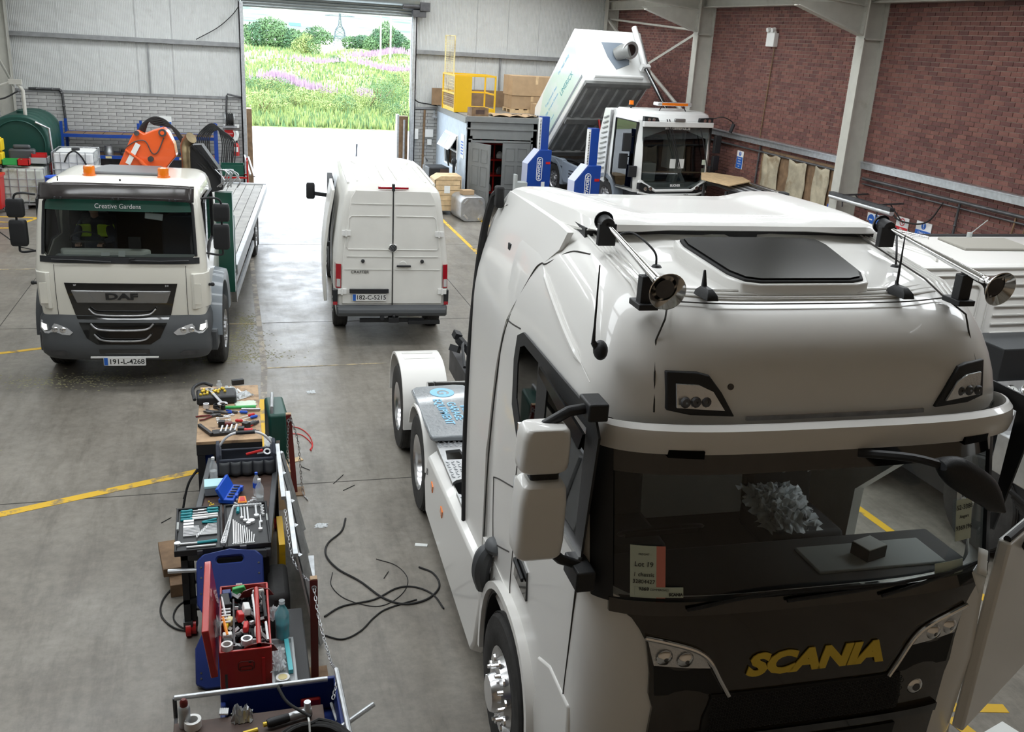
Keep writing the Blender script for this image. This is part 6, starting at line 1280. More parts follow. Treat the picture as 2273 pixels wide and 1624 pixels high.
# ============================================================ GREY OFFICE HUT
M['hut_paint'] = mat('grey_painted_timber', (.20, .205, .20), .55, var=.06, dirt=(.14, .14, .135), dscale=1.5, dth=.58, dw=.2)
M['hut_side'] = mat('pale_blue_panel', (.48, .55, .62), .45, var=.08)
t = thing('office_hut', 'grey painted timber hut with tilted window and open panelled door, storage on its flat roof', 'hut', (6.2, 26.0, 0))
hx = 2.0
b = MB(); b.bb((0, .0, 0), (.09, .09, 2.6)); b.bb((hx-.1, 0, 0), (hx, .1, 2.6)); b.bb((0, 0, 2.02), (hx, .08, 2.6)); b.bb((1.84, 0, 0), (hx, .08, 2.1)); b.bb((.09, 0, 0), (.16, .08, 2.1)); b.obj('front_wall', 'hut_paint', t)
b = MB(); b.bb((-.04, -.05, 2.48), (hx+.02, .0, 2.62)); b.bb((-.03, -.03, 2.28), (hx, .0, 2.32)); b.bb((.05, -.03, 1.93), (1.9, .0, 1.99)); b.bb((.05, -.03, 0), (.11, .0, 1.99)); b.bb((1.84, -.03, 0), (1.9, .0, 1.99)); b.obj('moulding', 'hut_paint', t)
side = MB().bb((-.03, .0, 0), (.05, 4.0, 2.58)).obj('side_wall', 'hut_side', t); cut(side, [MB().bb((-.2, 1.0, 1.08), (.2, 2.6, 1.95))])
b = MB(); b.bb((-.06, .0, 2.44), (-.03, 4.0, 2.6)); b.obj('side_fascia', 'hut_paint', t)
w = MB(); w.tube([(-.03, y, z) for y, z in ((.98, 1.06), (2.62, 1.06), (2.62, 1.97), (.98, 1.97))], .035, 4, True); w.bb((-.05, .98, 1.5), (.03, 2.62, 1.55)); fw = w.obj('window_frame', 'white_plastic', t)
MB().bb((-.012, 1.0, 1.08), (-.006, 2.6, 1.5)).obj('pane', 'glass', fw)
TM = Matrix.Translation((-.04, 0, 1.96)) @ Matrix.Rotation(.55, 4, 'Y')
w = MB(); 
for y0, y1 in ((1.0, 1.05), (1.78, 1.84), (2.55, 2.6)): w.bb((-.03, y0, -.46), (.0, y1, 0))
w.bb((-.03, 1.0, -.46), (.0, 2.6, -.41)); w.bb((-.03, 1.0, -.05), (.0, 2.6, 0)); w.xf(TM); sash = w.obj('tilted_sash', 'white_plastic', t)
MB().bb((-.02, 1.04, -.42), (-.014, 2.56, -.04)).xf(TM).obj('pane', mat('frosted_pane', (.55, .65, .7), .3), sash)
def panel_door(b, w, h):
    b.bb((0, -.02, 0), (w, .02, h))
    for x0, x1 in ((.1, w/2-.05), (w/2+.05, w-.1)):
        for z0, z1 in ((.15, .65), (.78, 1.3), (1.42, h-.15)): b.tube([(x, -.022, z) for x, z in ((x0, z0), (x1, z0), (x1, z1), (x0, z1))], .012, 4, True)
    return b
panel_door(MB(), .80, 1.92).xf(Matrix.Translation((1.03, -.01, .02))).obj('door_leaf', 'hut_paint', t)
panel_door(MB(), .80, 1.92).xf(Matrix.Translation((.12, -.01, .02)) @ Matrix.Rotation(math.radians(-62), 4, 'Z')).obj('door_leaf', 'hut_paint', t)
MB().bb((0, 0, 2.56), (hx, 1.3, 2.62)).bb((0, 1.3, 2.56), (4.0, 4.05, 2.62)).bb((hx-.08, .1, 0), (hx, 1.3, 2.56)).bb((hx, 1.3, 0), (4.0, 1.38, 2.56)).obj('flat_roof', mat('dusty_boarding', (.22, .20, .17), .9, var=.2, dirt=(.12, .11, .1)), t)
MB().bb((.1, 2.2, .0), (hx, 2.25, 2.5)).obj('inner_partition', 'interior', t)
t = thing('stock_shelving', 'dark red steel shelving seen through the open hut door', 'shelving', (6.9, 27.2, 0))
b = MB()
for x in (0, .42, .84): b.bar((x, 0, 0), (x, 0, 2.0), .04, .04)
b.obj('post', 'red_paint', t)
for z in (.35, .85, 1.3, 1.75): MB().bb((-.05, -.12, z), (.9, .35, z+.05)).obj('shelf', 'red_paint', t)
for i, (x, z, m, lb, c) in enumerate(((.2, 1.36, 'black_plastic', 'black parts box on the upper red shelf left', 'box'), (.6, 1.36, 'white_plastic', 'white kettle shaped jar on the upper red shelf right', 'jar'), (.25, .91, 'brown_wood', 'brown box on the middle red shelf', 'box'), (.62, .91, 'dark_steel', 'dark steel part on the middle red shelf right', 'part'), (.3, .41, 'interior_grey', 'grey carton low on the red shelving', 'carton'))):
    b = MB(); b.lathe([(.001, 0), (.09, 0), (.10, .08), (.07, .16), (.03, .2), (.001, .21)], (6.9+x, 27.25, z), (0, 0, 1), 10); b.obj('stored_part', m, label=lb, cat=c)
def qbox(name, c, d, m, label, cat, rz=0, bevel=.005, group=None):
    o = MB().box((0, 0, d[2]/2), d).obj(name, m, label=label, cat=cat, bevel=bevel, group=group); o.location = c; o.rotation_euler = (0, 0, rz); return o
# things on the hut roof
t = thing('access_cage', 'yellow steel access cage with solid yellow gate on the hut roof', 'cage', (6.10, 27.25, 2.62))
b = MB()
C4 = [(0, 0), (1.25, .3), (1.2, 1.3), (-.03, 1.5)]
for x, y in C4: b.bar((x, y, 0), (x, y, 1.02), .045, .045)
for z in (1.0, .5):
    for (a, c) in ((0, 3), (1, 2), (2, 3)) : b.bar((*C4[a], z), (*C4[c], z), .045, .045)
b.bar((0, 0, 1.0), (1.25, .3, 1.0), .045, .045)
b.obj('frame', 'yellow_paint', t)
b = MB(); b.loft([[(0, 0, z), (1.25, .3, z), (1.2, 1.3, z), (-.03, 1.5, z)] for z in (.0, .10)]); b.obj('floor_pan', 'yellow_paint', t)
b = MB(); b.bar((.0, -.03, .5), (.50, .09, .5), .03, .98); b.obj('gate', 'yellow_paint', t)
b = MB()
for i in range(13):
    y = .05+i*.11; b.tube([(-.02, y, .1), (-.02, y, 1.0)], .006, 4)
for i in range(11): b.tube([(-.02, .03, .1+i*.085), (-.02, 1.48, .1+i*.085)], .006, 4)
b.obj('mesh_side', 'pale_yellow', t, kind='stuff')
for z0, z1, nz in ((1.02, 2.0, 16),):
    b = MB(); b.tube([(0, 1.45, 1.0), (0, 1.5, 2.05), (.02, .30, 2.05), (0, .25, 1.0)], .02, 6)
    for i in range(nz): b.tube([(0, .27, z0+i*.06), (0, 1.47, z0+i*.06)], .005, 4)
    for i in range(9): b.tube([(0, .35+i*.13, 1.0), (0, .35+i*.13, 2.04)], .005, 4)
    b.obj('mesh_back', 'pale_yellow', t, kind='stuff')
for k in range(6): MB().bb((-.03, .05, .14+k*.055), (-.015, 1.45, .17+k*.055)).obj('kick_slat', 'brown_wood', t)
t = thing('wooden_box', 'small open wooden box at the front edge of the hut roof', 'box', (6.33, 26.1, 2.62), .15)
b = MB(); b.bb((0, 0, 0), (.5, .02, .22)); b.bb((0, .3, 0), (.5, .32, .22)); b.bb((0, .02, 0), (.02, .3, .22)); b.bb((.48, .02, 0), (.5, .3, .22)); b.bb((.02, .02, 0), (.48, .3, .02)); b.obj('box_side', 'brown_wood', t); MB().bb((.12, -.004, .05), (.38, .0, .17)).obj('stencil_label', 'dark_wood', t)
def carton(name, loc, d, label, rz=0, m='cardboard', flaps=True, group=None):
    t = thing(name, label, 'carton', loc, rz, group); MB().box((0, 0, d[2]/2), d).obj('carton_body', m, t)
    b = MB(); b.bb((-d[0]/2, -.04, d[2]), (d[0]/2, .04, d[2]+.003)); b.bb((-.04, -d[1]/2-.003, d[2]*.6), (.04, -d[1]/2, d[2])); b.obj('packing_tape', 'pale_wood', t)
    return t
carton('cardboard_carton', (8.65, 28.2, 3.12), (1.5, .9, .55), 'largest brown carton, on top of a smaller one on the hut roof', .03); carton('cardboard_carton', (8.55, 28.2, 2.74), (1.25, .85, .37), 'lower brown carton on a pallet on the hut roof')
carton('cardboard_carton', (8.75, 27.5, 2.625), (.5, .36, .3), 'small pale carton beside the sweeper hopper on the hut roof', .2)
t = thing('pallet', 'wooden pallet under the brown cartons on the hut roof', 'pallet', (8.5, 28.2, 2.62))
for y in (-.4, 0, .4): MB().bb((-.6, y-.05, 0), (.6, y+.05, .09)).obj('pallet_block', 'pale_wood', t)
for k in range(5): MB().bb((-.6+k*.26, -.45, .09), (-.46+k*.26, .45, .115)).obj('pallet_board', 'pale_wood', t)
for i, (x, w, lb) in enumerate(((5.95, .9, 'brown board leaning on the back wall left of the yellow cage'), (7.15, 1.6, 'long brown board leaning on the back wall right of the yellow cage'))): MB().bb((x-.0, 29.8, 2.62), (x+w, 29.86, 3.12)).obj('brown_board', 'cardboard_dark', label=lb, cat='board')
b = MB(); b.grid(lambda u, v: (6.95+1.3*u, 26.1+.7*v, 2.63+.05*abs(math.sin(9*u+4*v))), 14, 8); b.obj('paper_sheeting', 'cardboard', label='flattened brown paper lying on the hut roof front', cat='sheet', solid=.004)
b = MB(); b.tube(catmull([(7.6+.06*i+.15*math.sin(i*2.1), 26.5+.2*math.sin(i*1.3), 2.66) for i in range(16)], 3), .015, 6); b.obj('loose_cable', 'black_plastic', label='tangled black cable on the hut roof by the cartons', cat='cable')
# poster notice, crate, tank, welder
MB().bb((6.155, 26.15, 1.45), (6.165, 26.55, 2.1)).obj('safety_notice', 'paper', label='white and blue notice sheet on the side wall of the hut', cat='notice')
for k in range(5): MB().bb((6.150, 26.22, 1.55+k*.08), (6.156, 26.48, 1.59+k*.08)).obj('notice_print', 'blue_print', bpy.data.objects['safety_notice'])
t = thing('wooden_crate', 'pale wooden crate on feet behind the van, right side', 'crate', (5.60, 25.78, 0), .0)
for k in range(6): MB().bb((-.36, -.30, .12+k*.14), (.36, -.27, .25+k*.14)).obj('crate_board', 'pale_wood', t)
for s in (-1, 1): MB().bb((s*.36-.015, -.3, .12), (s*.36+.015, .35, .96)).obj('crate_side', 'pale_wood', t); MB().bb((s*.28-.06, -.28, 0), (s*.28+.06, .3, .12)).obj('crate_foot', 'pale_wood', t)
MB().bb((-.36, .32, .12), (.36, .35, .96)).obj('crate_back', 'pale_wood', t); MB().prism([(-.37, .96), (-.2, 1.06), (.37, 1.06), (.37, .96)], 1, -.31, .36).obj('crate_lid', 'pale_wood', t); MB().bb((-.1, -.306, .6), (.06, -.30, .8)).obj('crate_label', 'paper', t)
t = thing('aluminium_fuel_tank', 'loose aluminium fuel tank lying on the floor in front of the crate', 'fuel tank', (6.05, 24.9, 0), .1)
q = rr(.68, .66, .17, 6, 0, .34); MB().prism(q, 1, -.42, .48).obj('tank_shell', 'dull_alu', t, bevel=.02)
b = MB(); 
for sx in (-1, 1):
    for sz in (-1, 1): b.box((sx*.2, -.425, .34+sz*.2), (.16, .012, .05), (0, sx*sz*.78, 0))
b.obj('end_pressing', 'chrome', t); MB().cyl((.1, .1, .67), (.1, .1, .72), .05).obj('filler_cap', 'black_plastic', t)
qbox('parts_box', (6.0, 24.9, .675), (.32, .24, .12), 'cardboard', 'small opened brown box on the aluminium fuel tank', 'box', .2)
t = thing('welding_machine', 'black and brown wheeled welding machine between van and hut', 'welder', (5.6, 27.1, 0), .1)
MB().bb((-.32, -.35, .35), (.28, .35, 1.12)).obj('machine_case', 'black_plastic', t, bevel=.03); MB().bb((-.0, -.36, .45), (.27, -.35, 1.08)).obj('machine_front', 'dark_wood', t); b = MB(); b.tube([(-.45, -.3, .3), (-.45, -.3, 1.4), (-.25, .1, 1.25)], .025, 8); b.obj('trolley_handle', 'galv', t); b = MB(); [b.cyl((s*.25-.03, 0, .17), (s*.25+.03, 0, .17), .17) for s in (-1, 1)]; b.bb((-.35, -.35, .17), (.3, .4, .35)); b.obj('trolley_wheel', 'rubber', t)
b = MB(); b.tube(catmull([(6.0, 27.3, 1.1), (5.95, 27.4, 1.5), (6.05, 27.5, 1.7), (6.0, 27.4, 1.2)], 5), .025, 8); b.obj('welding_cable', 'rubber', label='black welding cable looped above the welding machine', cat='cable')
t = thing('engine_stand', 'dark slim pedestal tool standing by the hut side wall', 'stand', (6.03, 26.75, 0)); b = MB(); b.cyl((0, 0, 0), (0, 0, 1.25), .04); b.ball((0, 0, 1.3), (.08, .08, .1), 10); b.bar((0, 0, .9), (.1, -.3, .2), .04, .04); b.bar((0, 0, .9), (-.25, .1, .0), .04, .04); b.obj('stand_frame', 'black_plastic', t)
# ---- back wall services right of the door
qbox('switch_box', (5.47, 30.0, 1.55), (.22, .08, .32), 'white_plastic', 'white control box with a picture on it, right of the door', 'box'); qbox('socket_box', (5.93, 30.02, 1.62), (.26, .08, .24), 'white_plastic', 'white double socket box on the blockwork right of the door', 'socket'); qbox('small_socket', (5.95, 30.02, 1.38), (.14, .07, .17), 'white_plastic', 'smaller grey socket below the double socket', 'socket')
conduit([(5.77, 29.98, 2.45), (5.74, 29.98, .6)], .035, 'brown_wood', lab='brown rusty pipe down the blockwork right of the door'); conduit([(5.45, 30.0, 2.45), (5.45, 30.0, 1.87)], .025, 'white_plastic', lab='white conduit above the control box'); b = MB(); b.cyl((6.05, 29.9, 2.45), (6.05, 29.9, 2.3), .02); b.lathe([(.02, .06), (.10, .0), (.09, -.02)], (6.05, 29.85, 2.25), (0, 0, 1), 14); b.obj('wall_lamp', 'galv', label='small round wall lamp at the top of the blockwork', cat='lamp')
b = MB(); b.tube(catmull([(5.36, 30.0, 3.0), (5.5, 29.98, 2.7), (5.9, 29.98, 2.62), (6.2, 29.98, 2.58)], 5), .018, 6); b.obj('wall_cable', 'rubber', label='black cable drooping on the cladding right of the door', cat='cable')
b = MB(); b.tube(catmull([(-.9, 30.02, 4.15), (-.3, 30.02, 4.5), (.1, 30.02, 4.85), (.3, 30.02, 5.1)], 5), .012, 6); b.obj('wall_cable', 'rubber', label='thin cable curving up the cladding left of the door', cat='cable')
# ---- left rear corner
t = thing('oil_tank', 'large dark green plastic oil tank in the rear left corner', 'oil tank', (-5.22, 27.15, 0))
b = MB(); n = 32
def trg(y, k, k2=1): return [(.70*k*math.copysign(abs(math.cos(a))**.8, math.cos(a)), y, 1.42+.74*k*k2*math.copysign(abs(math.sin(a))**.8, math.sin(a))) for a in [2*PI*i/n for i in range(n)]]
secs = [trg(0, .92), trg(.03, .97)]
for k in range(4): y = .1+k*.50; secs += [trg(y, 1.0), trg(y+.30, 1.0), trg(y+.34, .95), trg(y+.42, .95)]
secs += [trg(2.05, 1.0), trg(2.11, .9)]
b.loft(secs).obj('tank_body', 'green_plastic', t)
b = MB(); b.lathe([(.60, 0), (.62, .02), (.60, .04), (.58, .02), (.60, 0)], (0, -.03, 1.42), (0, -1, 0), 40); b.obj('end_ring', 'green_plastic', t); MB().cyl((0, .6, 2.14), (0, .6, 2.22), .12, n=20).obj('filler_cap', 'green_plastic', t)
b = MB(); [b.bb((x-.06, y-.06, 0), (x+.06, y+.06, .75)) for x in (-.6, .6) for y in (.2, 1.9)]; b.bb((-.68, .1, .68), (.68, 2.05, .76)); b.obj('tank_stand', 'red_paint', t)
b = MB(); b.tube([(.42, -.06, 2.0), (.72, -.04, 1.85), (.76, -.02, .8)], .03, 8); b.obj('sight_tube', 'dull_alu', t)
b = MB(); b.tube([(-5.05, 27.3, 2.14), (-5.05, 27.3, 2.75), (-5.15, 27.3, 2.9)], .045, 8); b.box((-5.2, 27.3, 2.95), (.3, .12, .12)); b.tube([(-5.3, 27.3, 2.95), (-5.95, 27.2, 2.7)], .03, 6); b.obj('filling_pipe', 'cream_steel', label='pale filling pipe and valve above the green oil tank', cat='pipe')
b = MB(); b.tube(catmull([(-6.0, 27.0, 2.6), (-5.5, 26.9, 2.55), (-5.1, 27.0, 2.75)], 5), .02, 6); b.obj('fuel_hose', 'rubber', label='black hose sagging above the oil tank', cat='hose')
conduit([(-5.4, 30.0, 2.62), (-4.6, 30.0, 2.62), (-4.55, 30.0, 2.5), (-4.5, 30.0, 1.2)], .035, lab='dark pipe running down the back wall beside the oil tank')
def ibc(loc, label, m, rz=0):
    t = thing('ibc_container', label, 'container', loc, rz); b = MB(); b.bb((-.46, -.55, .15), (.46, .55, .98)); b.obj('bottle', m, t, bevel=.06, segs=3)
    b = MB()
    for z in (.2, .38, .56, .74, .99): b.tube([(x, y, z) for x, y in ((-.49, -.58), (.49, -.58), (.49, .58), (-.49, .58))], .012, 6, True)
    for k in range(6):
        x = -.49+.98*k/5
        for y in (-.58, .58): b.tube([(x, y, .14), (x, y, 1.0)], .011, 6)
        y = -.58+1.16*k/5
        for x2 in (-.49, .49): b.tube([(x2, y, .14), (x2, y, 1.0)], .011, 6)
    b.obj('cage', 'galv', t); b = MB(); b.bb((-.5, -.6, .1), (.5, .6, .14)); [b.bb((x-.06, -.6, 0), (x+.06, .6, .1)) for x in (-.42, 0, .42)]; b.obj('pallet_base', 'galv', t); MB().cyl((0, 0, .98), (0, 0, 1.03), .1).obj('lid', 'black_plastic', t); return t
ibc((-5.02, 26.45, 0), 'stained caged liquid container at the far left, trays on top', 'ibc_plastic', .03); t = ibc((-3.9, 27.0, .35), 'cleaner white caged liquid container behind the cream truck', 'white_plastic', 0)
MB().bb((-4.4, 26.4, 0), (-3.4, 27.6, .345)).obj('storage_plinth', 'dark_steel', label='dark plinth under the cleaner white container', cat='plinth')
b = MB(); b.tube(catmull([(-4.1, 26.4, 1.1), (-4.0, 26.4, 1.3), (-3.85, 26.41, 1.38), (-3.7, 26.4, 1.25), (-3.6, 26.41, 1.05)], 5), .02, 6); b.obj('tap_hose', 'rubber', label='black hose and tap on the white container', cat='hose')
def drum(loc, m, label, r=.28, h=.88):
    t = thing('drum', label, 'drum', loc); b = MB(); b.lathe([(.001, 0), (r, 0), (r*1.03, .01), (r, .03), (r, h*.33), (r*1.03, h*.35), (r, h*.37), (r, h*.63), (r*1.03, h*.65), (r, h*.67), (r, h-.03), (r*1.03, h-.01), (r, h), (r*.95, h-.02), (.001, h-.02)], n=28); b.obj('drum_shell', m, t); MB().cyl((.12, 0, h-.02), (.12, 0, h+.01), .035).obj('bung', 'black_plastic', t)
drum((-4.15, 25.5, 0), 'blue_plastic', 'blue steel drum between the caged container and the cream truck'); drum((-3.55, 25.45, 0), 'blue_plastic', 'second blue drum mostly hidden behind the cream truck cab')
def tray(loc, d, m, label, rz=0):
    t = thing('storage_tray', label, 'tray', loc, rz); x, y, z = d[0]/2, d[1]/2, d[2]; b = MB(); b.bb((-x, -y, 0), (x, y, .015)); b.bb((-x, -y, 0), (x, -y+.015, z)); b.bb((-x, y-.015, 0), (x, y, z)); b.bb((-x, -y, 0), (-x+.015, y, z)); b.bb((x-.015, -y, 0), (x, y, z)); b.obj('tray_shell', m, t)
tray((-5.25, 26.2, 1.04), (.42, .3, .14), 'green_bright', 'green plastic tray on the stained container'); tray((-4.98, 26.15, 1.04), (.26, .26, .15), 'red_plastic', 'small red tray on the stained container'); tray((-4.7, 26.6, 1.04), (.42, .45, .16), 'interior_grey', 'grey tray on the stained container, right side'); tray((-4.7, 26.6, 1.16), (.34, .35, .12), 'red_plastic', 'red tray sitting in the grey tray', .1)
b = MB(); b.box((-5.1, 26.7, 1.22), (.6, .3, .3), (0, 0, .1)); b.cyl((-5.3, 26.7, 1.42), (-4.9, 26.7, 1.42), .06); b.obj('power_tool_case', 'dark_grey_plastic', label='dark grey tool case behind the trays on the container', cat='case', bevel=.04)
for k, (z, y, lb) in enumerate(((1.04, 26.3, 'lower yellow jerry can at the left picture edge'), (1.36, 26.35, 'upper yellow jerry can at the left picture edge'))):
    b = MB(); b.box((-5.62, y, z+.15), (.34, .3, .28)); b.cyl((-5.5, y, z+.29), (-5.5, y, z+.33), .03); b.obj('jerry_can', 'yellow_plastic', label=lb, cat='can', bevel=.05)
qbox('side_stand', (-5.62, 26.3, 0), (.3, .5, 1.04), 'dark_steel', 'dark stand under the yellow jerry cans', 'stand')
t = thing('wheeled_bin', 'orange red wheeled bin at the left picture edge', 'bin', (-5.55, 25.3, 0)); MB().box((0, 0, .5), (.36, .45, .75), taper=1.15).obj('bin_body', 'red_plastic', t, bevel=.02); MB().bb((-.24, -.3, .88), (.24, .28, .95)).obj('lid', 'red_plastic', t, bevel=.015); b = MB(); [b.cyl((s*.2-.03, .2, .08), (s*.2+.03, .2, .08), .08) for s in (-1, 1)]; b.obj('wheel', 'rubber', t)
t = thing('pallet_racking', 'blue and grey racking of two shelves along the back wall', 'racking', (-4.5, 29.35, 0))
for x in (0, 1.98, 4.02):
    for y in (-.35, .45): MB().bb((x-.035, y-.035, 0), (x+.035, y+.035, 1.86)).obj('upright', 'blue_paint', t)
for z in (.93, 1.50):
    MB().bb((0, -.38, z-.06), (4.02, -.34, z+.03)).obj('beam', 'blue_paint', t); MB().bb((0, .44, z-.06), (4.02, .48, z+.03)).obj('beam', 'blue_paint', t)
    for k in range(8): MB().bb((.03+k*.5, -.33, z), (.51+k*.5, .43, z+.02)).obj('shelf_board', 'brown_wood', t)
for k, x in enumerate((.35, .75, 1.15, 1.6, 2.4, 3.1)): MB().bb((x-.08, -.386, .88), (x+.08, -.38, .94)).obj('price_label', 'pale_yellow', t)
RG = ['dark shelf part at the far left of the racking', 'black casting second on the racking shelf', 'silver fitting third on the racking shelf', 'dark drum part fourth on the racking shelf', 'yellow tub on the racking shelf behind the crane', 'grey box right of the yellow tub', 'dark part behind the crane on the racking', 'small casting near the right racking end']
for k in range(8):
    x = -4.2+k*.42; m = ['dark_steel', 'black_plastic', 'dull_alu', 'dark_steel', 'yellow_plastic', 'interior_grey', 'black_plastic', 'dark_steel'][k]
    b = MB(); h = .16+.05*(k % 3); b.lathe([(.001, 0), (.12, 0), (.13, h*.4), (.10, h*.6), (.11, h), (.03, h), (.001, h*.9)], (x, 29.2, .95), (0, 0, 1), 10+k); b.obj('stored_part', m, label=RG[k], cat='part')
b = MB(); b.bb((-4.4, 29.75, .0), (-.6, 29.8, .9)); b.obj('floor_stock_panel', 'dark_steel', label='dark backing sheet behind the racking at floor level', cat='panel')
# hose reel, sockets, extinguisher, coils of hose by the door
t = thing('hose_reel', 'wall hose reel with dark hose by the left door jamb', 'hose reel', (-.06, 29.85, 1.98)); b = MB(); b.lathe([(.10, -.1), (.16, -.1), (.17, -.06), (.15, -.03), (.17, 0), (.15, .03), (.17, .06), (.16, .1), (.10, .1)], (0, 0, 0), (1, 0, 0), 24); b.obj('hose_coil', 'rubber', t)
b = MB(); b.lathe([(.001, 0), (.21, 0), (.21, .015), (.001, .015)], (-.13, 0, 0), (1, 0, 0), 24); b.lathe([(.001, 0), (.21, 0), (.21, .015), (.001, .015)], (.115, 0, 0), (1, 0, 0), 24); b.bb((-.2, -.0, -.25), (.2, .15, -.2)); b.obj('reel_side', 'galv', t)
qbox('socket_box', (-.02, 30.0, 1.72), (.44, .08, .10), 'white_plastic', 'long white socket strip under the hose reel', 'socket'); qbox('fire_sign', (-.08, 30.03, 1.45), (.28, .02, .20), 'red_plastic', 'red fire point sign under the socket strip', 'sign'); text('Fire point', .05, .001, 'white_print', bpy.data.objects['fire_sign'], (0, -.012, .1), (PI/2, 0, 0))
b = MB(); b.grid(lambda u, v: (.02+.14*u+.03*math.sin(v*6), 29.9+.03*math.sin(u*9), 1.65-.42*v), 6, 8); b.obj('hanging_cloth', 'paper', label='white rag hanging by the left door jamb', cat='rag', solid=.006)
t = thing('fire_extinguisher', 'red fire extinguisher hanging by the left door jamb', 'extinguisher', (.10, 29.9, .92)); b = MB(); b.lathe([(.001, 0), (.08, 0), (.085, .03), (.085, .30), (.06, .36), (.03, .38), (.001, .38)], n=20); b.obj('cylinder', 'red_paint', t); b = MB(); b.bb((-.04, -.02, .38), (.04, .02, .44)); b.tube(catmull([(-.03, 0, .42), (-.12, -.02, .36), (-.12, -.02, .15), (-.09, 0, .05)], 5), .012, 6); b.obj('valve_and_hose', 'black_plastic', t); MB().bb((-.05, -.09, .12), (.05, -.084, .26)).obj('label', 'paper', t)
b = MB(); b.tube([(-.16, 30.0, 2.0), (-.12, 29.95, 2.62), (-.1, 29.95, 2.68), (.3, 30.0, 2.60)], .03, 6); b.obj('hose_bracket_pipe', 'dark_steel', label='bent steel pipe frame above the hose reel', cat='pipe')
t = thing('hose_stand', 'blue post hung with bundles of black hose right of the racking', 'hose stand', (-.45, 28.6, 0)); MB().bb((-.05, -.05, 0), (.05, .05, 1.95)).obj('post', 'blue_paint', t)
for k in range(8):
    a = (k-3.5)*.05; b = MB(); b.tube(catmull([(-.32+a, -.1, .85+.05*(k % 3)), (-.36+a, -.12, 1.5), (-.12+a*.5, -.12, 1.92-.02*k), (.12+a*.5, -.12, 1.90-.02*k), (.34+a, -.12, 1.45), (.30+a, -.1, .9-.06*(k % 3))], 5), .018, 6); b.obj('hanging_hose', 'rubber', t)
for k in range(4): b = MB(); b.tube([(-.32+k*.06, -.14, .9), (-.30+k*.08, -.16, .72)], .02, 6); b.obj('hose_end', 'galv' if k % 2 else 'pale_yellow', t)
t = thing('red_trolley', 'dark red open trolley with a green crate behind the flatbed', 'trolley', (-.05, 26.6, 0)); b = MB(); [b.bar((x, y, 0), (x, y, 1.25), .04, .04) for x in (-.45, .4) for y in (-.3, .3)]; [b.bar((-.45, y, .8), (.4, y, .8), .04, .04) for y in (-.3, .3)]; [b.bar((x, -.3, .8), (x, .3, .8), .04, .04) for x in (-.45, .4)]; b.obj('trolley_frame', 'red_paint', t); tray((-.03, 26.6, .84), (.6, .5, .28), 'dark_green', 'dark green crate on the red trolley')
b = MB(); b.bar((.42, 26.2, .9), (.30, 27.4, 1.25), .04, .04); b.bar((.52, 26.2, .85), (.40, 27.4, 1.2), .04, .04); b.obj('aluminium_ladder_rails', 'dull_alu', label='two aluminium bars leaning beside the green crate', cat='bar')
for k in range(6):
    b = MB(); x = -.55+k*.1; b.tube(catmull([(x, 26.3, 1.15+rnd.uniform(-.1, .1)), (x+.1, 26.25, 1.3+rnd.uniform(-.1, .1)), (x+.2, 26.3, 1.0+rnd.uniform(-.1, .1))], 4), .014, 6); b.obj('pipe_fitting', 'galv', t)
# notice by the racking
qbox('wall_notice', (-1.86, 30.06, 1.66), (.34, .01, .32), 'paper', 'white and blue notice on the back wall above the racking', 'sign'); MB().bb((-.16, -.008, .0), (.16, -.005, .16)).obj('notice_band', 'blue_print', bpy.data.objects['wall_notice'])
# ============================================================ RIGHT WALL ITEMS
def sign_plate(y, z, w, h, bands, label, texts=(), cat='sign', icon=None):
    t = thing('wall_sign', label, cat, (XR-.02, y, z), 0); t.rotation_euler = (0, 0, -PI/2)   # local +x -> world -y, local -y -> world -x
    MB().bb((-w/2, -.006, -h/2), (w/2, .006, h/2)).obj('sign_board', 'white_print', t)
    for (x0, x1, z0, z1, m) in bands: MB().bb((x0, -.009, z0), (x1, -.006, z1)).obj('sign_field', m, t)
    if icon:
        x, z_, r, kind = icon; b = MB(); b.lathe([(r, 0), (r, .003), (r*.8 if kind == 'no' else .001, .003), (r*.8 if kind == 'no' else .001, 0)], (x, -.006, z_), (0, -1, 0), 24); b.obj('sign_symbol', 'red_print' if kind == 'no' else 'blue_print', t)
        if kind == 'no': b = MB(); b.bar((x-r*.6, -.009, z_+r*.6), (x+r*.6, -.009, z_-r*.6), .012, .004); b.obj('sign_symbol', 'red_print', t); b = MB(); b.bb((x-r*.5, -.009, z_-.006), (x+r*.5, -.007, z_+.006)); b.obj('sign_symbol', 'black_print', t)
        elif kind == '!': b = MB(); b.bb((x-.008, -.012, z_-.01), (x+.008, -.009, z_+.045)); b.bb((x-.008, -.012, z_-.04), (x+.008, -.009, z_-.022)); b.obj('sign_symbol', 'white_print', t)
        else: b = MB(); b.bb((x-.045, -.012, z_-.012), (x+.045, -.009, z_+.012)); b.obj('sign_symbol', 'white_print', t)
    for s_, sz, x, z_ in texts: text(s_, sz, .0008, 'white_print', t, (x, -.0105, z_), (PI/2, 0, 0), 'sign_lettering')
    return t
M['red_print'] = mat('red_print', (.6, .02, .03), .5)
sign_plate(20.9, 2.24, .30, .42, [(-.14, .14, -.20, .07, 'blue_print')], 'tall blue and white notice on the brick wall right of the sweeper', [('Check for', .045, 0, .03), ('vehicles', .045, 0, -.03), ('keep area', .045, 0, -.09), ('clear', .045, 0, -.15)], icon=(0, .14, .055, '!'))
sign_plate(15.40, 1.80, .62, .24, [(-.08, .30, -.11, .11, 'blue_print')], 'blue Eye protection must be worn sign behind the tractor unit roof', [('Eye protection', .052, .11, .04), ('must be worn', .052, .11, -.04)], icon=(-.19, 0, .10, 'm'))
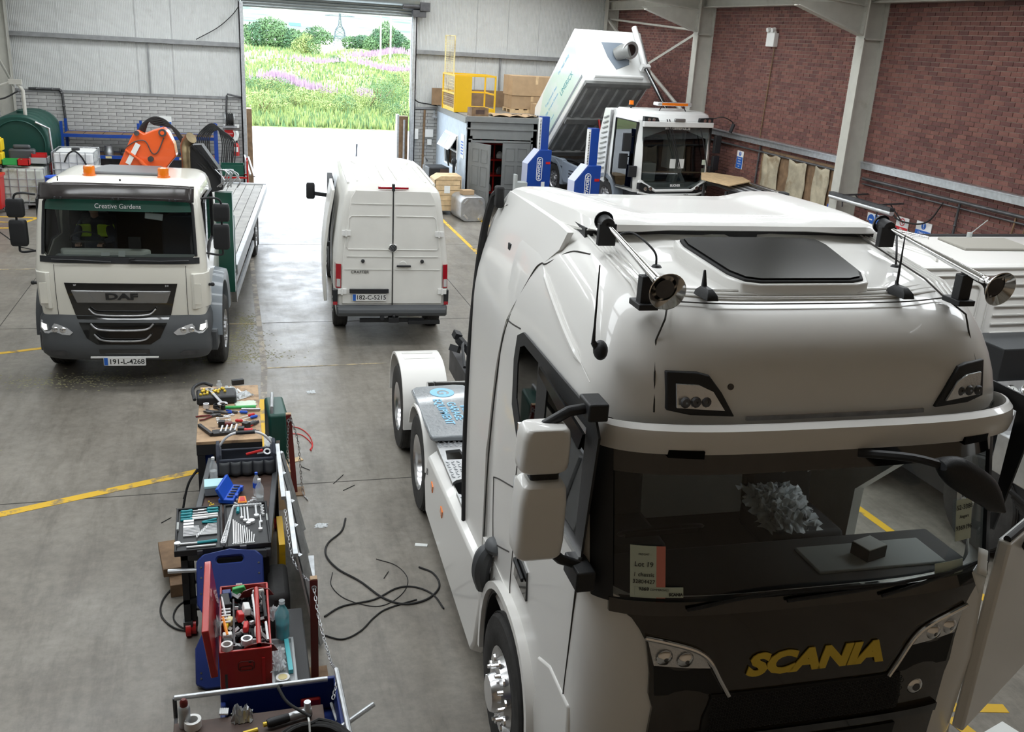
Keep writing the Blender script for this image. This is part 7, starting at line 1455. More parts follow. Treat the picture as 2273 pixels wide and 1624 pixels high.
sign_plate(14.68, 1.84, .34, .34, [(-.17, .17, -.17, -.01, 'red_print')], 'red and white No smoking sign, middle one of three', [('No', .06, 0, -.05), ('Smoking', .05, 0, -.115)], icon=(0, .08, .07, 'no'))
sign_plate(14.10, 1.88, .40, .30, [(-.20, .20, -.15, .0, 'blue_print')], 'cream and blue Clean sign, rightmost of three', [('Clean as', .06, -.02, -.045), ('you go', .06, -.02, -.11)], icon=(0, .08, .06, '!'))
t = thing('notice_board', 'brown board on the brick wall with three crumpled fabric sheets pinned up', 'board', (XR-.03, 18.6, 2.1)); MB().bb((-.0, -1.9, -.75), (.02, 1.3, .52)).obj('board_panel', 'brown_wood', t)
M['tarp'] = mat('stained_canvas', (.42, .37, .27), .75, var=.25, vscale=5, bump=1, bscale=9, dirt=(.28, .22, .14), dth=.52)
for k, (y0, y1) in enumerate(((.45, 1.15), (-.65, .05), (-1.5, -.95))):
    r3 = random.Random(k); b = MB(); b.grid(lambda u, v: (-.02-.03*abs(math.sin(u*7+v*5+k)), y0+(y1-y0)*u, .42-.0*k-1.15*v+.03*math.sin(u*8)), 10, 16); b.obj('pinned_sheet', 'tarp', t, solid=.004)
t = thing('emergency_lamp', 'white twin spot emergency lamp high on the brick wall', 'lamp', (XR-.06, 20.1, 5.03)); MB().bb((-.06, -.17, -.18), (.06, .17, .12)).obj('lamp_box', 'white_plastic', t, bevel=.015); b = MB(); [b.cyl((-.02, s*.1, .19), (-.10, s*.1, .17), .05) for s in (-1, 1)]; b.bb((-.04, -.16, .12), (.0, .16, .15)); b.obj('spot_head', 'white_plastic', t)
t = thing('tube_light', 'tube light fitting on brackets sticking out at the wall column', 'lamp', (11.25, 15.3, 2.14)); b = MB(); b.cyl((0, -.95, 0), (0, .95, 0), .05, n=14); b.obj('light_tube', 'clear_lens', t); MB().bb((-.05, -.95, .03), (.05, .95, .09)).obj('light_body', 'dark_steel', t)
for y, lb in ((15.82, 'dark wall bracket nearer the column'), (14.75, 'dark wall bracket farther from the column')): b = MB(); b.bar((XR-.02, y, 2.25), (XR-.6, y, 2.22), .03, .03); b.bar((XR-.3, y, 2.23), (XR-.02, y, 1.95), .02, .02); b.bar((XR-.58, y, 2.22), (XR-.55, y, 2.0), .02, .02); b.obj('wall_bracket', 'dark_steel', label=lb, cat='bracket')
b = MB(); b.tube(catmull([(XR-.06, 15.0, 2.05), (XR-.08, 14.7, 1.95), (XR-.08, 14.2, 1.98), (XR-.08, 13.9, 2.12), (XR-.06, 13.7, 2.45)], 5), .015, 6); b.obj('wall_cable', 'rubber', label='sagging cable on the brick wall by the brackets', cat='cable')
b = MB(); b.bb((11.55, 16.45, 1.6), (XR, 16.75, 1.9)); b.obj('blue_box', 'blue_plastic', label='small blue box at the foot of the column behind the spoiler', cat='box', bevel=.01)
t = thing('stock_rack', 'steel rack of long bars by the brick wall behind the sweeper', 'rack', (11.1, 19.3, 0)); b = MB(); [b.bar((x, y, 0), (x, y, 1.72), .05, .05) for x in (-.45, .45) for y in (-1.1, 0, 1.1)]; [b.bar((-.45, y, 1.70), (.45, y, 1.70), .05, .05) for y in (-1.1, 0, 1.1)]; b.obj('rack_frame', 'dark_steel', t)
for k in range(6):
    x = 10.75+k*.12; MB().cyl((x, 17.9+.1*(k % 2), 1.76), (x+.02, 20.5, 1.76), .035, n=10).obj('stock_bar', 'galv' if k % 2 else 'dark_steel', label='steel bars lying together on the wall rack', cat='bar', group='bars on the wall rack')
MB().cyl((11.55, 18.2, 1.80), (11.5, 20.0, 1.80), .07, n=16).obj('stock_tube', 'chrome', label='thick shiny tube lying on the wall rack', cat='tube')
MB().prism([(11.1, 21.5), (11.7, 20.5), (11.55, 19.85), (10.6, 19.1), (10.4, 20.1)], 2, 1.86, 1.88).obj('plywood_sheet', 'pale_wood', label='pale brown plywood sheet lying on top of the rack', cat='sheet')
# ============================================================ SECOND WHITE TRUCK AT THE RIGHT
T = thing('service_truck', 'white roofed service truck with pump gauges at the right edge behind the tractor unit', 'truck', (8.1, 8.0, 0), 0)
b = MB(); b.loft([[(x, y, z) for x, y in ((-1.35, .0), (1.5, .0), (1.5, 1.35), (-1.25, 1.35))] for z in (1.0, 2.68)]+[[(x, y, z) for x, y in ((-1.33, .03), (1.48, .03), (1.48, 1.32), (-1.22, 1.32))] for z in (2.73,)]+[[(x, y, z) for x, y in ((-1.15, .2), (1.3, .2), (1.3, 1.25), (-1.0, 1.25))] for z in (2.78,)]); b.obj('crew_cab', 'white_paint', T, bevel=.03)
for k, z in enumerate((2.62, 2.70)): MB().bb((-1.37, -.02, z), (1.5, .0, z+.02)).obj('body_rib', 'white_paint', T, bevel=.006)
for x0, x1 in ((-.95, -.55), (-.42, 1.2)):
    b = MB(); b.tube([(x, -.012, z) for x, z in rr(x1-x0, .62, .08, 4, (x0+x1)/2, 2.22)], .012, 6, True); p = b.obj('panel_frame', 'white_paint', T)
    if x0 > -.5:
        for k in range(5): MB().bb((x0+.1, -.02, 1.98+k*.10), (x1-.05, .0, 2.0+k*.10)).obj('panel_louvre', 'white_paint', p, bevel=.004)
b = MB(); b.loft([[(x, y, z) for x, y in ((-.40, .50), (.50, .45), (.62, 1.05), (-.28, 1.1))] for z in (2.78, 2.81)]); b.obj('roof_hatch', mat('dusty_hatch', (.30, .285, .25), .8), T, bevel=.01)
for k in range(3): MB().bb((-1.1+k*.09, .1, 2.755), (-1.07+k*.09, 1.25, 2.79)).obj('roof_rib', 'white_paint', T)
MB().bb((-1.0, 1.27, 2.72), (1.4, 1.37, 2.79)).obj('roof_rear_edge', 'black_plastic', T); b = MB(); b.cyl((.25, 1.2, 2.78), (.25, 1.2, 2.84), .03); b.tube([(.25, 1.2, 2.82), (.42, 1.15, 3.0)], .006, 5); b.obj('aerial', 'interior_grey', T)
for k, (x, y) in enumerate(((-1.05, 1.25), (-.95, 1.1), (-1.15, 1.1))):
    b = MB(); b.tube([(x, y, 2.87), (x+.25, y-.35, 2.87)], [.05, .02], 12); b.lathe([(.02, 0), (.05, .06), (.09, .09)], (x, y, 2.87), (-.58, .81, 0), 16); b.bb((x-.02, y-.06, 2.75), (x+.02, y-.02, 2.87)); b.obj('roof_horn', 'chrome', T)
MB().bb((-.60, -.55, 1.45), (1.3, .0, 1.98)).obj('equipment_box', 'black_plastic', T, bevel=.01); MB().bb((-.60, -.55, 1.98), (1.3, .0, 1.99)).obj('box_top', 'dark_grey_plastic', T)
b = MB(); b.loft([[(x, y, z) for y, z in ((-.60, 1.66), (-.95, 1.26), (-.90, 1.22), (-.55, 1.62))] for x in (-.85, 1.2)]); gp = b.obj('gauge_panel', 'dull_alu', T)
nv = V3((0, -.40, .35)).normalized(); dn = V3((0, -.35, -.40)).normalized()
for r_ in range(2):
    for k in range(5):
        c = V3((-.72+k*.2+r_*.06, -.60, 1.66))+dn*(.13+r_*.20)+nv*.005; b = MB(); b.lathe([(.075, 0), (.08, .02), (.065, .03), (.062, .02)], c, nv, 20); g = b.obj('gauge', 'chrome', gp); b = MB(); b.cyl(c, c+nv*.022, .062, n=18); b.obj('gauge_face', 'paper', gp); b = MB(); b.bar(c+nv*.024, c+nv*.024+dn*-.04+V3((.02, 0, 0)), .006, .003); b.obj('gauge_needle', 'black_print', gp)
for k in range(7):
    b = MB(); x = -.28+.12*(k % 3); z = 1.55+.10*(k//3)-.0; b.cyl((x+.3, -.56, z), (x+.12, -.66, z+.02), .02, n=8); b.ball((x+.1, -.67, z+.02), .03, 8); b.obj('valve_lever', 'chrome', T)
b = MB(); b.bb((-.95, -1.65, .9), (1.0, -1.05, 1.32)); b.obj('locker', 'dull_alu', T, bevel=.02); b = MB(); b.box((-.4, -1.35, 1.38), (.5, .4, .10)); b.obj('control_cover', 'black_plastic', T, bevel=.04)
b = crumple(.4, .35, .1, 3, 10); o = b.obj('white_rag', 'plastic_film', T); o.location = (-.75, -1.4, 1.33)
b = MB()
for k in range(6): b.tube(catmull([(-1.1+k*.05, -1.5, .9-.06*k), (-.9, -1.7-.03*k, .75-.03*k), (-.6+.05*k, -1.72, .8), (-.3, -1.7, .6)], 5), .025, 8)
b.obj('air_hose', 'rubber', T)
b = MB(); [b.lathe([(.04, 0), (.045, .03), (.03, .06)], (-1.0+k*.12, -1.74, .75-.05*k), (.5, -.6, .2), 12) for k in range(4)]; b.obj('hose_coupling', 'chrome', T)
MB().bb((-.9, -1.7, .35), (1.3, 1.8, .9)).obj('truck_chassis', 'black_plastic', T)
for s in (-1, 1): wheel(T, s*1.2, .9, .5, .5, .3, s, 'steel')
wheel(T, -.95, -1.0, .5, .5, .3, -1, 'steel'); wheel(T, 1.25, -1.0, .5, .5, .3, 1, 'steel')
b = crumple(.9, .6, .28, 12, 12); o = b.obj('black_bag', 'rubber', label='crumpled black bag on the shelf by the brick wall, right edge', cat='bag'); o.location = (11.2, 11.9, 1.55)
qbox('wooden_block_box', (11.45, 11.4, 1.55), (.35, .3, .22), 'pale_wood', 'small pale wooden box beside the black bag', 'box'); qbox('wall_cabinet', (11.4, 11.7, 0), (.7, 1.2, 1.54), 'dark_steel', 'dark cabinet under the black bag by the brick wall', 'cabinet')
# ============================================================ WORKBENCHES AND TOOLS IN THE FOREGROUND
def pz(u, v, z):
    """point at height z seen along photo pixel (u, v)"""
    m = cam.matrix_world.to_3x3(); d = m @ Vector(((u-1136.5)/2103.4, -(v-812)/2103.4, -1)); t = (z-4.7)/d.z; return Vector((d.x*t, d.y*t, z))
def G(u, v, z, cx=430, cy=845, s=6.372): return pz(cx+u/s, cy+v/s, z)     # crop readings of the near bench
M['bench_top'] = M['worn_ply']
t = thing('workbench', 'black framed workbench with worn plywood top covered in hand tools, farthest of the row', 'workbench', (-.14, 9.5, 0))
MB().bb((-.30, -.76, .865), (.31, .74, .90)).obj('bench_top', 'worn_ply', t, bevel=.004)
for x in (-.26, .27):
    for y in (-.72, .70): MB().bb((x-.035, y-.035, 0), (x+.035, y+.035, .865)).obj('leg', 'black_plastic', t)
b = MB(); b.bb((-.3, -.76, .76), (.31, -.72, .865)); b.bb((-.3, .70, .76), (.31, .74, .865)); b.bb((-.3, -.7, .78), (-.27, .7, .865)); b.bb((.28, -.7, .78), (.31, .7, .865)); b.obj('apron', 'black_plastic', t)
MB().bb((-.25, -.66, .62), (.26, .66, .64)).obj('lower_shelf', 'dark_steel', t); MB().bb((-.25, -.66, .22), (.26, .66, .24)).obj('lower_shelf', 'dark_steel', t)
for k in range(4): b = MB(); b.cyl((-.3+k*.14, 8.9, .665), (-.2+k*.14, 9.1, .665), .014, n=8); b.obj('stored_rod', 'galv', label=['steel rod on the near bench lower shelf, far left', 'steel rod on the lower shelf, second from left', 'steel rod on the lower shelf, third from left', 'steel rod on the lower shelf, far right'][k], cat='rod')
ZT = .902
def tool(name, cat, label, parts, loc, rz, z=ZT, group=None, tilt=(0, 0)):
    """parts: list of (part name, material, fn(MB)) drawn along local +x"""
    t = thing(name, label, cat, (loc.x, loc.y, z), rz, group, rot=(tilt[0], tilt[1], rz))
    for pn, m, fn in parts: b = MB(); fn(b); b.obj(pn, m, t)
    return t
def ang(p, q): return math.atan2(q.y-p.y, q.x-p.x)
def screwdriver(label, p, q, m, z=ZT, group='screwdrivers on the bench'):
    p, q = pz(*p, z), pz(*q, z); L = (q-p).length; h = L*.45
    return tool('screwdriver', 'screwdriver', label, [('handle', m, lambda b: b.lathe([(.001, 0), (.012, .004), (.017, .02), (.014, h*.5), (.017, h*.8), (.009, h), (.001, h)], (0, 0, .017), (1, 0, 0), 12)), ('shaft', 'bright_tool', lambda b: b.cyl((h, 0, .017), (L, 0, .010), .005, .004, 8))], p, ang(p, q), z, group)
screwdriver('red handled screwdriver pointing left on the bench, upper one', (566, 922), (532, 929), 'red_plastic'); screwdriver('blue handled screwdriver under the upper red one', (572, 926), (535, 934), 'blue_plastic'); screwdriver('blue handled screwdriver further back on the bench', (550, 918), (510, 916), 'blue_plastic'); screwdriver('red handled screwdriver with its blade to the right', (522, 936), (560, 938), 'red_plastic')
def pliers(label, p, q, m, z=ZT, spread=.05, group='pliers on the bench'):
    p, q = pz(*p, z), pz(*q, z); L = (q-p).length
    def hf(b): [b.tube(catmull([(0, s*spread, .012), (L*.25, s*spread*.9, .012), (L*.58, s*.012, .012)], 4), .010, 8) for s in (-1, 1)]
    def jf(b): b.loft([[(x, -w, .004), (x, w, .004), (x, w, .022), (x, -w, .022)] for x, w in ((L*.55, .012), (L*.65, .022), (L*.8, .016), (L, .005))]); b.cyl((L*.63, 0, .0), (L*.63, 0, .026), .014, n=12)
    return tool('pliers', 'pliers', label, [('handle', m, hf), ('jaw', 'dark_steel', jf)], p, ang(p, q), z, group)
pliers('brown handled pliers crossing the left bench edge', (439, 931), (490, 921), 'dark_red_paint'); pliers('black handled long pliers behind the brown ones', (500, 922), (452, 915), 'black_plastic'); pliers('dark cutters lying lower left of the black tool case', (466, 908), (505, 920), 'black_plastic'); pliers('blue handled pliers at the middle of the bench', (500, 915), (528, 917), 'blue_plastic', spread=.03); pliers('grey jawed pliers with red handle, right bench edge', (540, 950), (575, 938), 'red_plastic', spread=.035)
def wrench(label, p, q, z=ZT, w=.018, m='bright_tool', th=.012, group='spanners on the bench', name='spanner'):
    p, q = pz(*p, z), pz(*q, z); L = (q-p).length
    def f(b):
        b.bb((w*1.2, -w*.45, 0), (L-w*1.6, w*.45, th)); b.lathe([(w*.6, 0), (w*1.35, 0), (w*1.35, th*1.3), (w*.6, th*1.3), (w*.6, 0)], (0, 0, 0), (0, 0, 1), 16)
        b.lathe([(w*.8, 0), (w*1.6, 0), (w*1.6, th), (w*.8, th), (w*.8, 0)], (L, 0, 0), (0, 0, 1), 16, ang=PI*1.55)
    return tool(name, 'spanner', label, [('spanner_body', m, f)], p, ang(p, q), z, group)
wrench('big combination spanner lying across the black case', (465, 866), (494, 897), ZT+.10, .032, 'steel')
for i, (p, q) in enumerate((((483, 930), (508, 926)), ((484, 934), (510, 933)), ((486, 940), (505, 942)), ((500, 925), (517, 921)))): wrench(['small bright spanner, top one of the loose group', 'small bright spanner, second of the loose group', 'small bright spanner, lowest of the loose group', 'small bright spanner nearest the blue pliers'][i], p, q, w=.012)
# black open case with fittings
t = thing('fittings_case', 'black plastic carry case full of brass fittings on the far bench', 'case', (pz(470, 905, ZT).x, pz(470, 905, ZT).y+.13, ZT), .05)
MB().box((.05, .08, .045), (.40, .26, .09)).obj('case_base', 'black_plastic', t, bevel=.02); b = MB(); b.tube(catmull([(-.17, -.05, .07), (-.18, .15, .12), (-.08, .28, .13), (.02, .26, .1)], 4), .018, 8); b.obj('case_handle', 'black_plastic', t); b = MB(); [b.ball((.0+rnd.uniform(-.12, .14), .09+rnd.uniform(-.08, .08), .10), .016, 8) for _ in range(22)]; b.obj('fitting', 'yellow_reflection_brass', t, kind='stuff')
for i, (u, v, r, h, m, lb) in enumerate(((458, 905, .03, .05, 'bright_tool', 'steel socket in front of the black case'), (481, 905, .035, .04, 'black_plastic', 'black round cap in front of the black case'), (495, 908, .025, .05, 'black_plastic', 'black socket right of the round cap'))):
    p = pz(u, v, ZT); b = MB(); b.lathe([(.001, 0), (r, 0), (r, h), (r*.7, h), (r*.65, h*.5), (.001, h*.5)], p, (0, 0, 1), 18); b.obj('loose_socket', m, label=lb, cat='socket')
p = pz(487, 866, ZT); b = MB(); b.lathe([(.001, 0), (.03, 0), (.032, .07), (.018, .09), (.018, .11), (.001, .11)], p, (0, 0, 1), 16); b.obj('clear_jar', 'clear_plastic', label='small clear jar at the back of the bench', cat='jar')
for i, (u, v, w, d, h, m, rz, lb) in enumerate(((508, 872, .17, .22, .07, 'plastic_film', .2, 'crumpled clear bag at the back of the far bench'), (535, 880, .24, .13, .05, 'plastic_film', .6, 'clear bag of parts, middle of the far bench'), (545, 895, .22, .16, .012, 'paper_green', .1, 'green printed parts bag on the far bench'))):
    b = crumple(w, d, h, 40+i, 12); o = b.obj('plastic_bag', m, label=lb, cat='bag'); o.location = pz(u, v, ZT+.004); o.rotation_euler = (0, 0, rz)
for p, q, r, m, lb, c in (((500, 904), (568, 902), .016, 'green_bright', 'green rod lying across the far bench', 'rod'), ((536, 908), (578, 908), .015, 'steel', 'bright steel bar with black end, right edge of bench', 'bar'), ((527, 864), (536, 872), .012, 'white_plastic', 'short white tube at the back of the bench', 'tube')):
    b = MB(); a_, c_ = pz(*p, ZT+.018), pz(*q, ZT+.018); b.cyl(a_, c_, r, n=10); b.obj('loose_rod', m, label=lb, cat=c)
p = pz(528, 853, ZT); MB().box((p.x, p.y, ZT+.03), (.13, .05, .06), (0, 0, .2)).obj('stop_block', 'black_plastic', label='black block at the back edge of the far bench', cat='block', bevel=.006)
# black bit tray with open lid and bits
p = pz(496, 962, ZT); t = thing('bit_tray', 'small open black bit tray near the front of the far bench', 'tray', (p.x, p.y, ZT), .1)
b = MB(); b.bb((-.10, -.05, 0), (.12, .05, .03)); b.obj('tray_body', 'black_plastic', t, bevel=.004); MB().box((-.16, .09, .02), (.03, .28, .03), (0, 0, .35)).obj('tray_lid', 'black_plastic', t); [MB().cyl((-.03+k*.045, -.03, .035), (.0+k*.045, .06, .06), .009, n=8).obj('bit', 'bright_tool', t) for k in range(4)]
def drill(label, p, q, m, rz2=0):
    p, q = pz(*p, ZT), pz(*q, ZT); L = (q-p).length
    return tool('air_tool', 'power tool', label, [('grip', m, lambda b: b.lathe([(.001, 0), (.022, .005), (.026, .03), (.02, L*.35), (.025, L*.6), (.018, L*.66), (.001, L*.66)], (0, 0, .026), (1, 0, 0), 14)), ('nose', 'dark_steel', lambda b: b.lathe([(.017, L*.62), (.014, L*.8), (.005, L*.82), (.004, L)], (0, 0, .026), (1, 0, 0), 10)), ('head', 'black_plastic', lambda b: b.box((.01, 0, .03), (.06, .06, .06)))], p, ang(p, q), ZT, 'air tools on the bench')
drill('red angled air tool at the front right of the bench', (533, 960), (576, 960), 'red_plastic'); drill('black and red ratchet gun in the middle front of the bench', (490, 946), (530, 945), 'dark_red_paint'); drill('dark air tool with red band at the right bench edge', (545, 950), (574, 938), 'dark_grey_plastic')
# green case and bottle crate behind bench on the floor
t = thing('tool_case', 'dark green upright tool case standing right of the far bench', 'case', (.34, 9.75, 0), .05); MB().box((0, 0, .42), (.20, .55, .84)).obj('case_shell', 'green_plastic', t, bevel=.03); b = MB(); b.tube([(-.06, -.22, .84), (-.06, -.22, .9), (-.02, .2, .9), (-.02, .2, .84)], .018, 8); b.obj('case_handle', 'galv', t); [MB().bb((-.1+k*.07, -.285, .35), (-.06+k*.07, -.27, .55)).obj('latch', 'galv', t) for k in range(2)]
carton('cardboard_carton', (.30, 9.1, 0), (.26, .3, .42), 'tall brown carton on the floor between the bench and the first post', .1); b = crumple(.22, .3, .1, 77, 10); o = b.obj('plastic_bag', 'plastic_film', label='clear bag hanging beside the green case', cat='bag'); o.location = (.22, 9.15, .60); o.rotation_euler = (0, 1.3, 0)
b = MB(); b.tube(catmull([(-.45, 9.0, .5), (-.55, 8.95, .35), (-.62, 8.9, .05)], 5), .012, 6); b.tube(catmull([(-.45, 9.05, .45), (-.52, 9.0, .4), (-.60, 8.96, .2)], 5), .008, 6); b.obj('dangling_strap', 'black_plastic', label='black strap hanging off the left side of the benches', cat='strap')
# second trolley
ZS = .75
t = thing('tool_trolley', 'black tool trolley with bottles and open socket kit, middle of the row', 'trolley', (-.075, 7.85, 0), -.085)
MB().bb((-.30, -.95, .70), (.30, .78, .735)).obj('trolley_top', 'dark_wood', t)
b = MB(); b.bb((-.33, -.97, .69), (-.28, .80, .76)); b.bb((.28, -.97, .69), (.33, .80, .76)); b.bb((-.3, -.98, .69), (.3, -.95, .76)); b.obj('top_rim', 'dark_grey_plastic', t, bevel=.006)
for x in (-.29, .29):
    for y in (-.93, .75): MB().bb((x-.025, y-.025, .13), (x+.025, y+.025, .70)).obj('leg', 'black_plastic', t)
for z in (.2, .45): MB().bb((-.28, -.92, z), (.28, .74, z+.02)).obj('shelf', 'dark_steel', t)
for x in (-.29, .29):
    for y in (-.93, .75): w = MB().cyl((x-.02, y, .065), (x+.02, y, .065), .065, n=20).obj('caster', 'red_plastic', t); MB().bb((x-.03, y-.02, .07), (x+.03, y+.02, .14)).obj('caster_fork', 'dark_steel', w)
b = MB(); b.cyl((-.45, -1.0, .62), (-.2, -1.0, .62), .018, n=10); b.obj('push_bar', 'galv', t)
t = thing('tool_bag', 'open black fabric tool bag with curved bright handle and red pliers', 'tool bag', (pz(548, 1050, ZS).x, pz(548, 1050, ZS).y+.1, ZS), .0)
b = MB(); b.bb((-.25, -.13, 0), (.25, -.10, .16)); b.bb((-.25, .10, 0), (.25, .13, .16)); b.bb((-.25, -.1, 0), (-.22, .1, .20)); b.bb((.22, -.1, 0), (.25, .1, .20)); b.bb((-.22, -.1, 0), (.22, .1, .02)); b.obj('bag_wall', 'fabric_dark', t, bevel=.01)
for s in (-1, 1): MB().prism([(-.13, 0), (.13, 0), (.13, .2), (.05, .28), (-.05, .28), (-.13, .2)], 0, s*.25-.015, s*.25+.015).obj('bag_end', 'fabric_dark', t, bevel=.008)
b = MB(); b.tube(catmull([(-.24, 0, .24), (-.17, 0, .33), (-.08, 0, .37), (.08, 0, .37), (.17, 0, .33), (.24, 0, .24)], 5), .012, 10); b.obj('bag_handle', 'bright_tool', t); MB().cyl((-.085, 0, .37), (.085, 0, .37), .018, n=12).obj('handle_grip', 'black_plastic', t)
for k in range(5): b = MB(); b.grid(lambda u, v: (-.24+k*.10+.09*u, -.135-.03*math.sin(u*PI)*(1-v*.3), .01+.13*v), 6, 4); b.obj('side_pocket', 'dark_grey_plastic', t, solid=.004)
pb = V3(t.location)
def at_(x, y, z): return Vector((pb.x+x, pb.y+y, z))
b = MB(); b.tube([(pb.x-.0, pb.y-.03, ZS+.16), (pb.x+.15, pb.y-.02, ZS+.19)], .014, 8); b.obj('red_pliers', 'red_plastic', label='red handled pliers sticking out of the black tool bag', cat='pliers'); b = MB(); b.lathe([(.02, 0), (.035, 0), (.035, .01), (.02, .01), (.02, 0)], (pb.x+.19, pb.y-.02, ZS+.17), (.1, -.5, .8), 16); b.bar((pb.x+.1, pb.y-.03, ZS+.165), (pb.x+.165, pb.y-.025, ZS+.17), .018, .01); b.obj('ring_spanner', 'bright_tool', label='ring spanner lying in the black tool bag', cat='spanner')
def bottle(label, p, z, h, r, m, cap, liquid=None, lab=None):
    t = thing('plastic_bottle', label, 'bottle', (p.x, p.y, z)); b = MB(); b.lathe([(.001, .0), (r*.9, .0), (r, .02), (r*.95, h*.25), (r, h*.3), (r, h*.6), (r*.9, h*.7), (r*.35, h*.88), (r*.35, h*.93)], n=20); b.obj('bottle_body', m, t); b = MB(); b.cyl((0, 0, h*.92), (0, 0, h), r*.42, n=14); b.obj('cap', cap, t)
    if liquid: b = MB(); b.lathe([(.001, .006), (r*.85, .008), (r*.9, h*.1), (r*.9, h*liquid), (.001, h*liquid)], n=16); b.obj('liquid', 'clear_plastic' if m == 'clear_plastic' else 'blue_clear', t)
    if lab: b = MB(); b.lathe([(r*1.01, h*.35), (r*1.01, h*.58)], n=20); b.obj('bottle_label', lab, t)
    return t
bottle('clear water bottle at the left rear of the trolley', pz(475, 1068, ZS), ZS, .24, .036, 'clear_plastic', 'white_plastic', .45); bottle('clear water bottle with white cap at the trolley right edge', pz(577, 1118, ZS), ZS, .24, .036, 'clear_plastic', 'white_plastic', .3); bottle('red and blue labelled bottle behind the clear one', pz(570, 1098, ZS), ZS, .22, .032, 'clear_plastic', 'blue_plastic', None, 'blue_plastic')
p = pz(482, 1100, ZS); t = thing('light_blue_box', 'pale blue lidded box on the trolley', 'box', (p.x-.02, p.y+.08, ZS), .03); MB().box((0, 0, .035), (.17, .15, .07)).obj('box_base', 'mid_grey_paint', t, bevel=.004); MB().box((0, 0, .083), (.175, .155, .026)).obj('box_lid', mat('pale_blue_card', (.42, .66, .70), .6), t, bevel=.004)
t = thing('drill_bit_case', 'bright blue half open plastic case on the trolley', 'case', (pz(505, 1112, ZS).x, pz(505, 1112, ZS).y, ZS), -.28); MB().box((0, .1, .02), (.13, .30, .04)).obj('case_base', 'blue_plastic', t, bevel=.006); MB().box((-.05, .1, .075), (.03, .30, .13), (0, -.45, 0)).obj('case_lid', 'blue_plastic', t, bevel=.006); [MB().cyl((.0, .0+k*.05, .045), (.05, .0+k*.05, .05), .008, n=8).obj('bit', 'dark_steel', t) for k in range(5)]; [MB().bb((.065, y, .01), (.08, y+.04, .05)).obj('latch', 'blue_plastic', t) for y in (.02, .18)]
p = pz(538, 1115, ZS); t = thing('orange_bit_box', 'small orange bit holder surrounded by loose sockets on the trolley', 'bit box', (p.x, p.y, ZS)); MB().prism([(-.04, -.05), (.04, -.05), (.028, .07), (-.028, .07)], 2, 0, .03).obj('box_shell', 'orange_plastic', t, bevel=.006); MB().prism([(-.025, -.035), (.025, -.035), (.018, .05), (-.018, .05)], 2, .03, .034).obj('box_insert', 'red_plastic', t)
b = MB()
for k in range(26):
    a = rnd.uniform(0, 6.28); rr_ = rnd.uniform(.07, .14); q = (p.x+rr_*math.cos(a), p.y+rr_*.5*math.sin(a), ZS); b.lathe([(.001, .0), (.010, 0), (.010, .022), (.006, .022), (.005, .01), (.001, .01)], q, (0, 0, 1), 8)
b.obj('loose_sockets', 'bright_tool', kind='stuff', label='scatter of small chrome sockets around the orange holder', cat='sockets')
b = MB(); [b.ball((pz(468+rnd.uniform(-6, 6), 1122+rnd.uniform(-8, 5), ZS).x, pz(468, 1122+rnd.uniform(-8, 5), ZS).y, ZS+.008), .009, 8) for _ in range(7)]; b.obj('brass_nuts', 'yellow_reflection_brass', kind='stuff', label='few brass nuts in the left corner of the trolley', cat='nuts')
MB().box((pz(462, 1040, .5).x, pz(462, 1040, .5).y, .60), (.12, .3, .28)).obj('blue_case', 'blue_plastic', label='bright blue case standing under the far bench', cat='case', bevel=.02)
b = MB(); b.lathe([(.001, 0), (.10, 0), (.12, .12), (.11, .12), (.09, .01), (.001, .01)], (-.05, 9.05, .64), (0, 0, 1), 24); b.obj('round_tub', 'clear_plastic', label='clear round tub on the shelf under the far bench', cat='tub')
# socket set case
p0 = pz(492, 1170, .78); t = thing('socket_set', 'large open socket and spanner set in a black case, teal handled drivers', 'tool set', (-.19, 7.25, .752), .02)
M['case_grey'] = mat('case_dark_grey', (.022, .024, .026), .5)
for s, x0, x1 in ((-1, -.37, -.01), (1, .01, .36)):
    b = MB(); b.bb((x0, -.37, 0), (x1, .35, .025)); b.bb((x0, -.37, 0), (x1, -.355, .05)); b.bb((x0, .335, 0), (x1, .35, .05)); b.bb((x0, -.37, 0), (x0+.015, .35, .05)); b.bb((x1-.015, -.37, 0), (x1, .35, .05)); b.obj('case_half', 'black_plastic', t, bevel=.006); MB().bb((x0+.02, -.35, .025), (x1-.02, .33, .032)).obj('insert', 'case_grey', t)
zc = .042
def ct(nm, m, fn): b = MB(); fn(b); return b.obj(nm, m, t)
for k in range(4): ct('driver_handle', 'teal_plastic', lambda b: b.lathe([(.001, 0), (.014, .01), (.011, .05), (.015, .09), (.006, .10)], (-.34, .30-k*.05, zc), (1, 0, 0), 10)); ct('driver_shaft', 'bright_tool', lambda b: b.cyl((-.24, .30-k*.05, zc), (-.15+.03*(k % 2), .30-k*.05, zc), .005, n=6))
for k in range(2): ct('driver_handle', 'teal_plastic', lambda b: b.lathe([(.001, 0), (.013, .01), (.011, .05), (.014, .09), (.006, .10)], (-.03, .31-k*.05, zc), (-1, 0, 0), 10)); ct('driver_shaft', 'bright_tool', lambda b: b.cyl((-.13, .31-k*.05, zc), (-.2, .31-k*.05, zc), .005, n=6))
ct('plier_jaw', 'white_plastic', lambda b: [b.bar((-.26, .20-k*.04, zc), (-.04, .21-k*.04, zc), .018, .014) for k in range(2)]); ct('plier_handle', 'teal_plastic', lambda b: b.tube(catmull([(-.05, .12, zc), (-.12, .10, zc), (-.16, .08, zc), (-.05, .07, zc)], 5), .009, 8))
for k in range(3): ct('adaptor', 'bright_tool', lambda b: b.bar((-.31, .11-k*.05, zc), (-.23, .11-k*.05, zc), .03, .02))
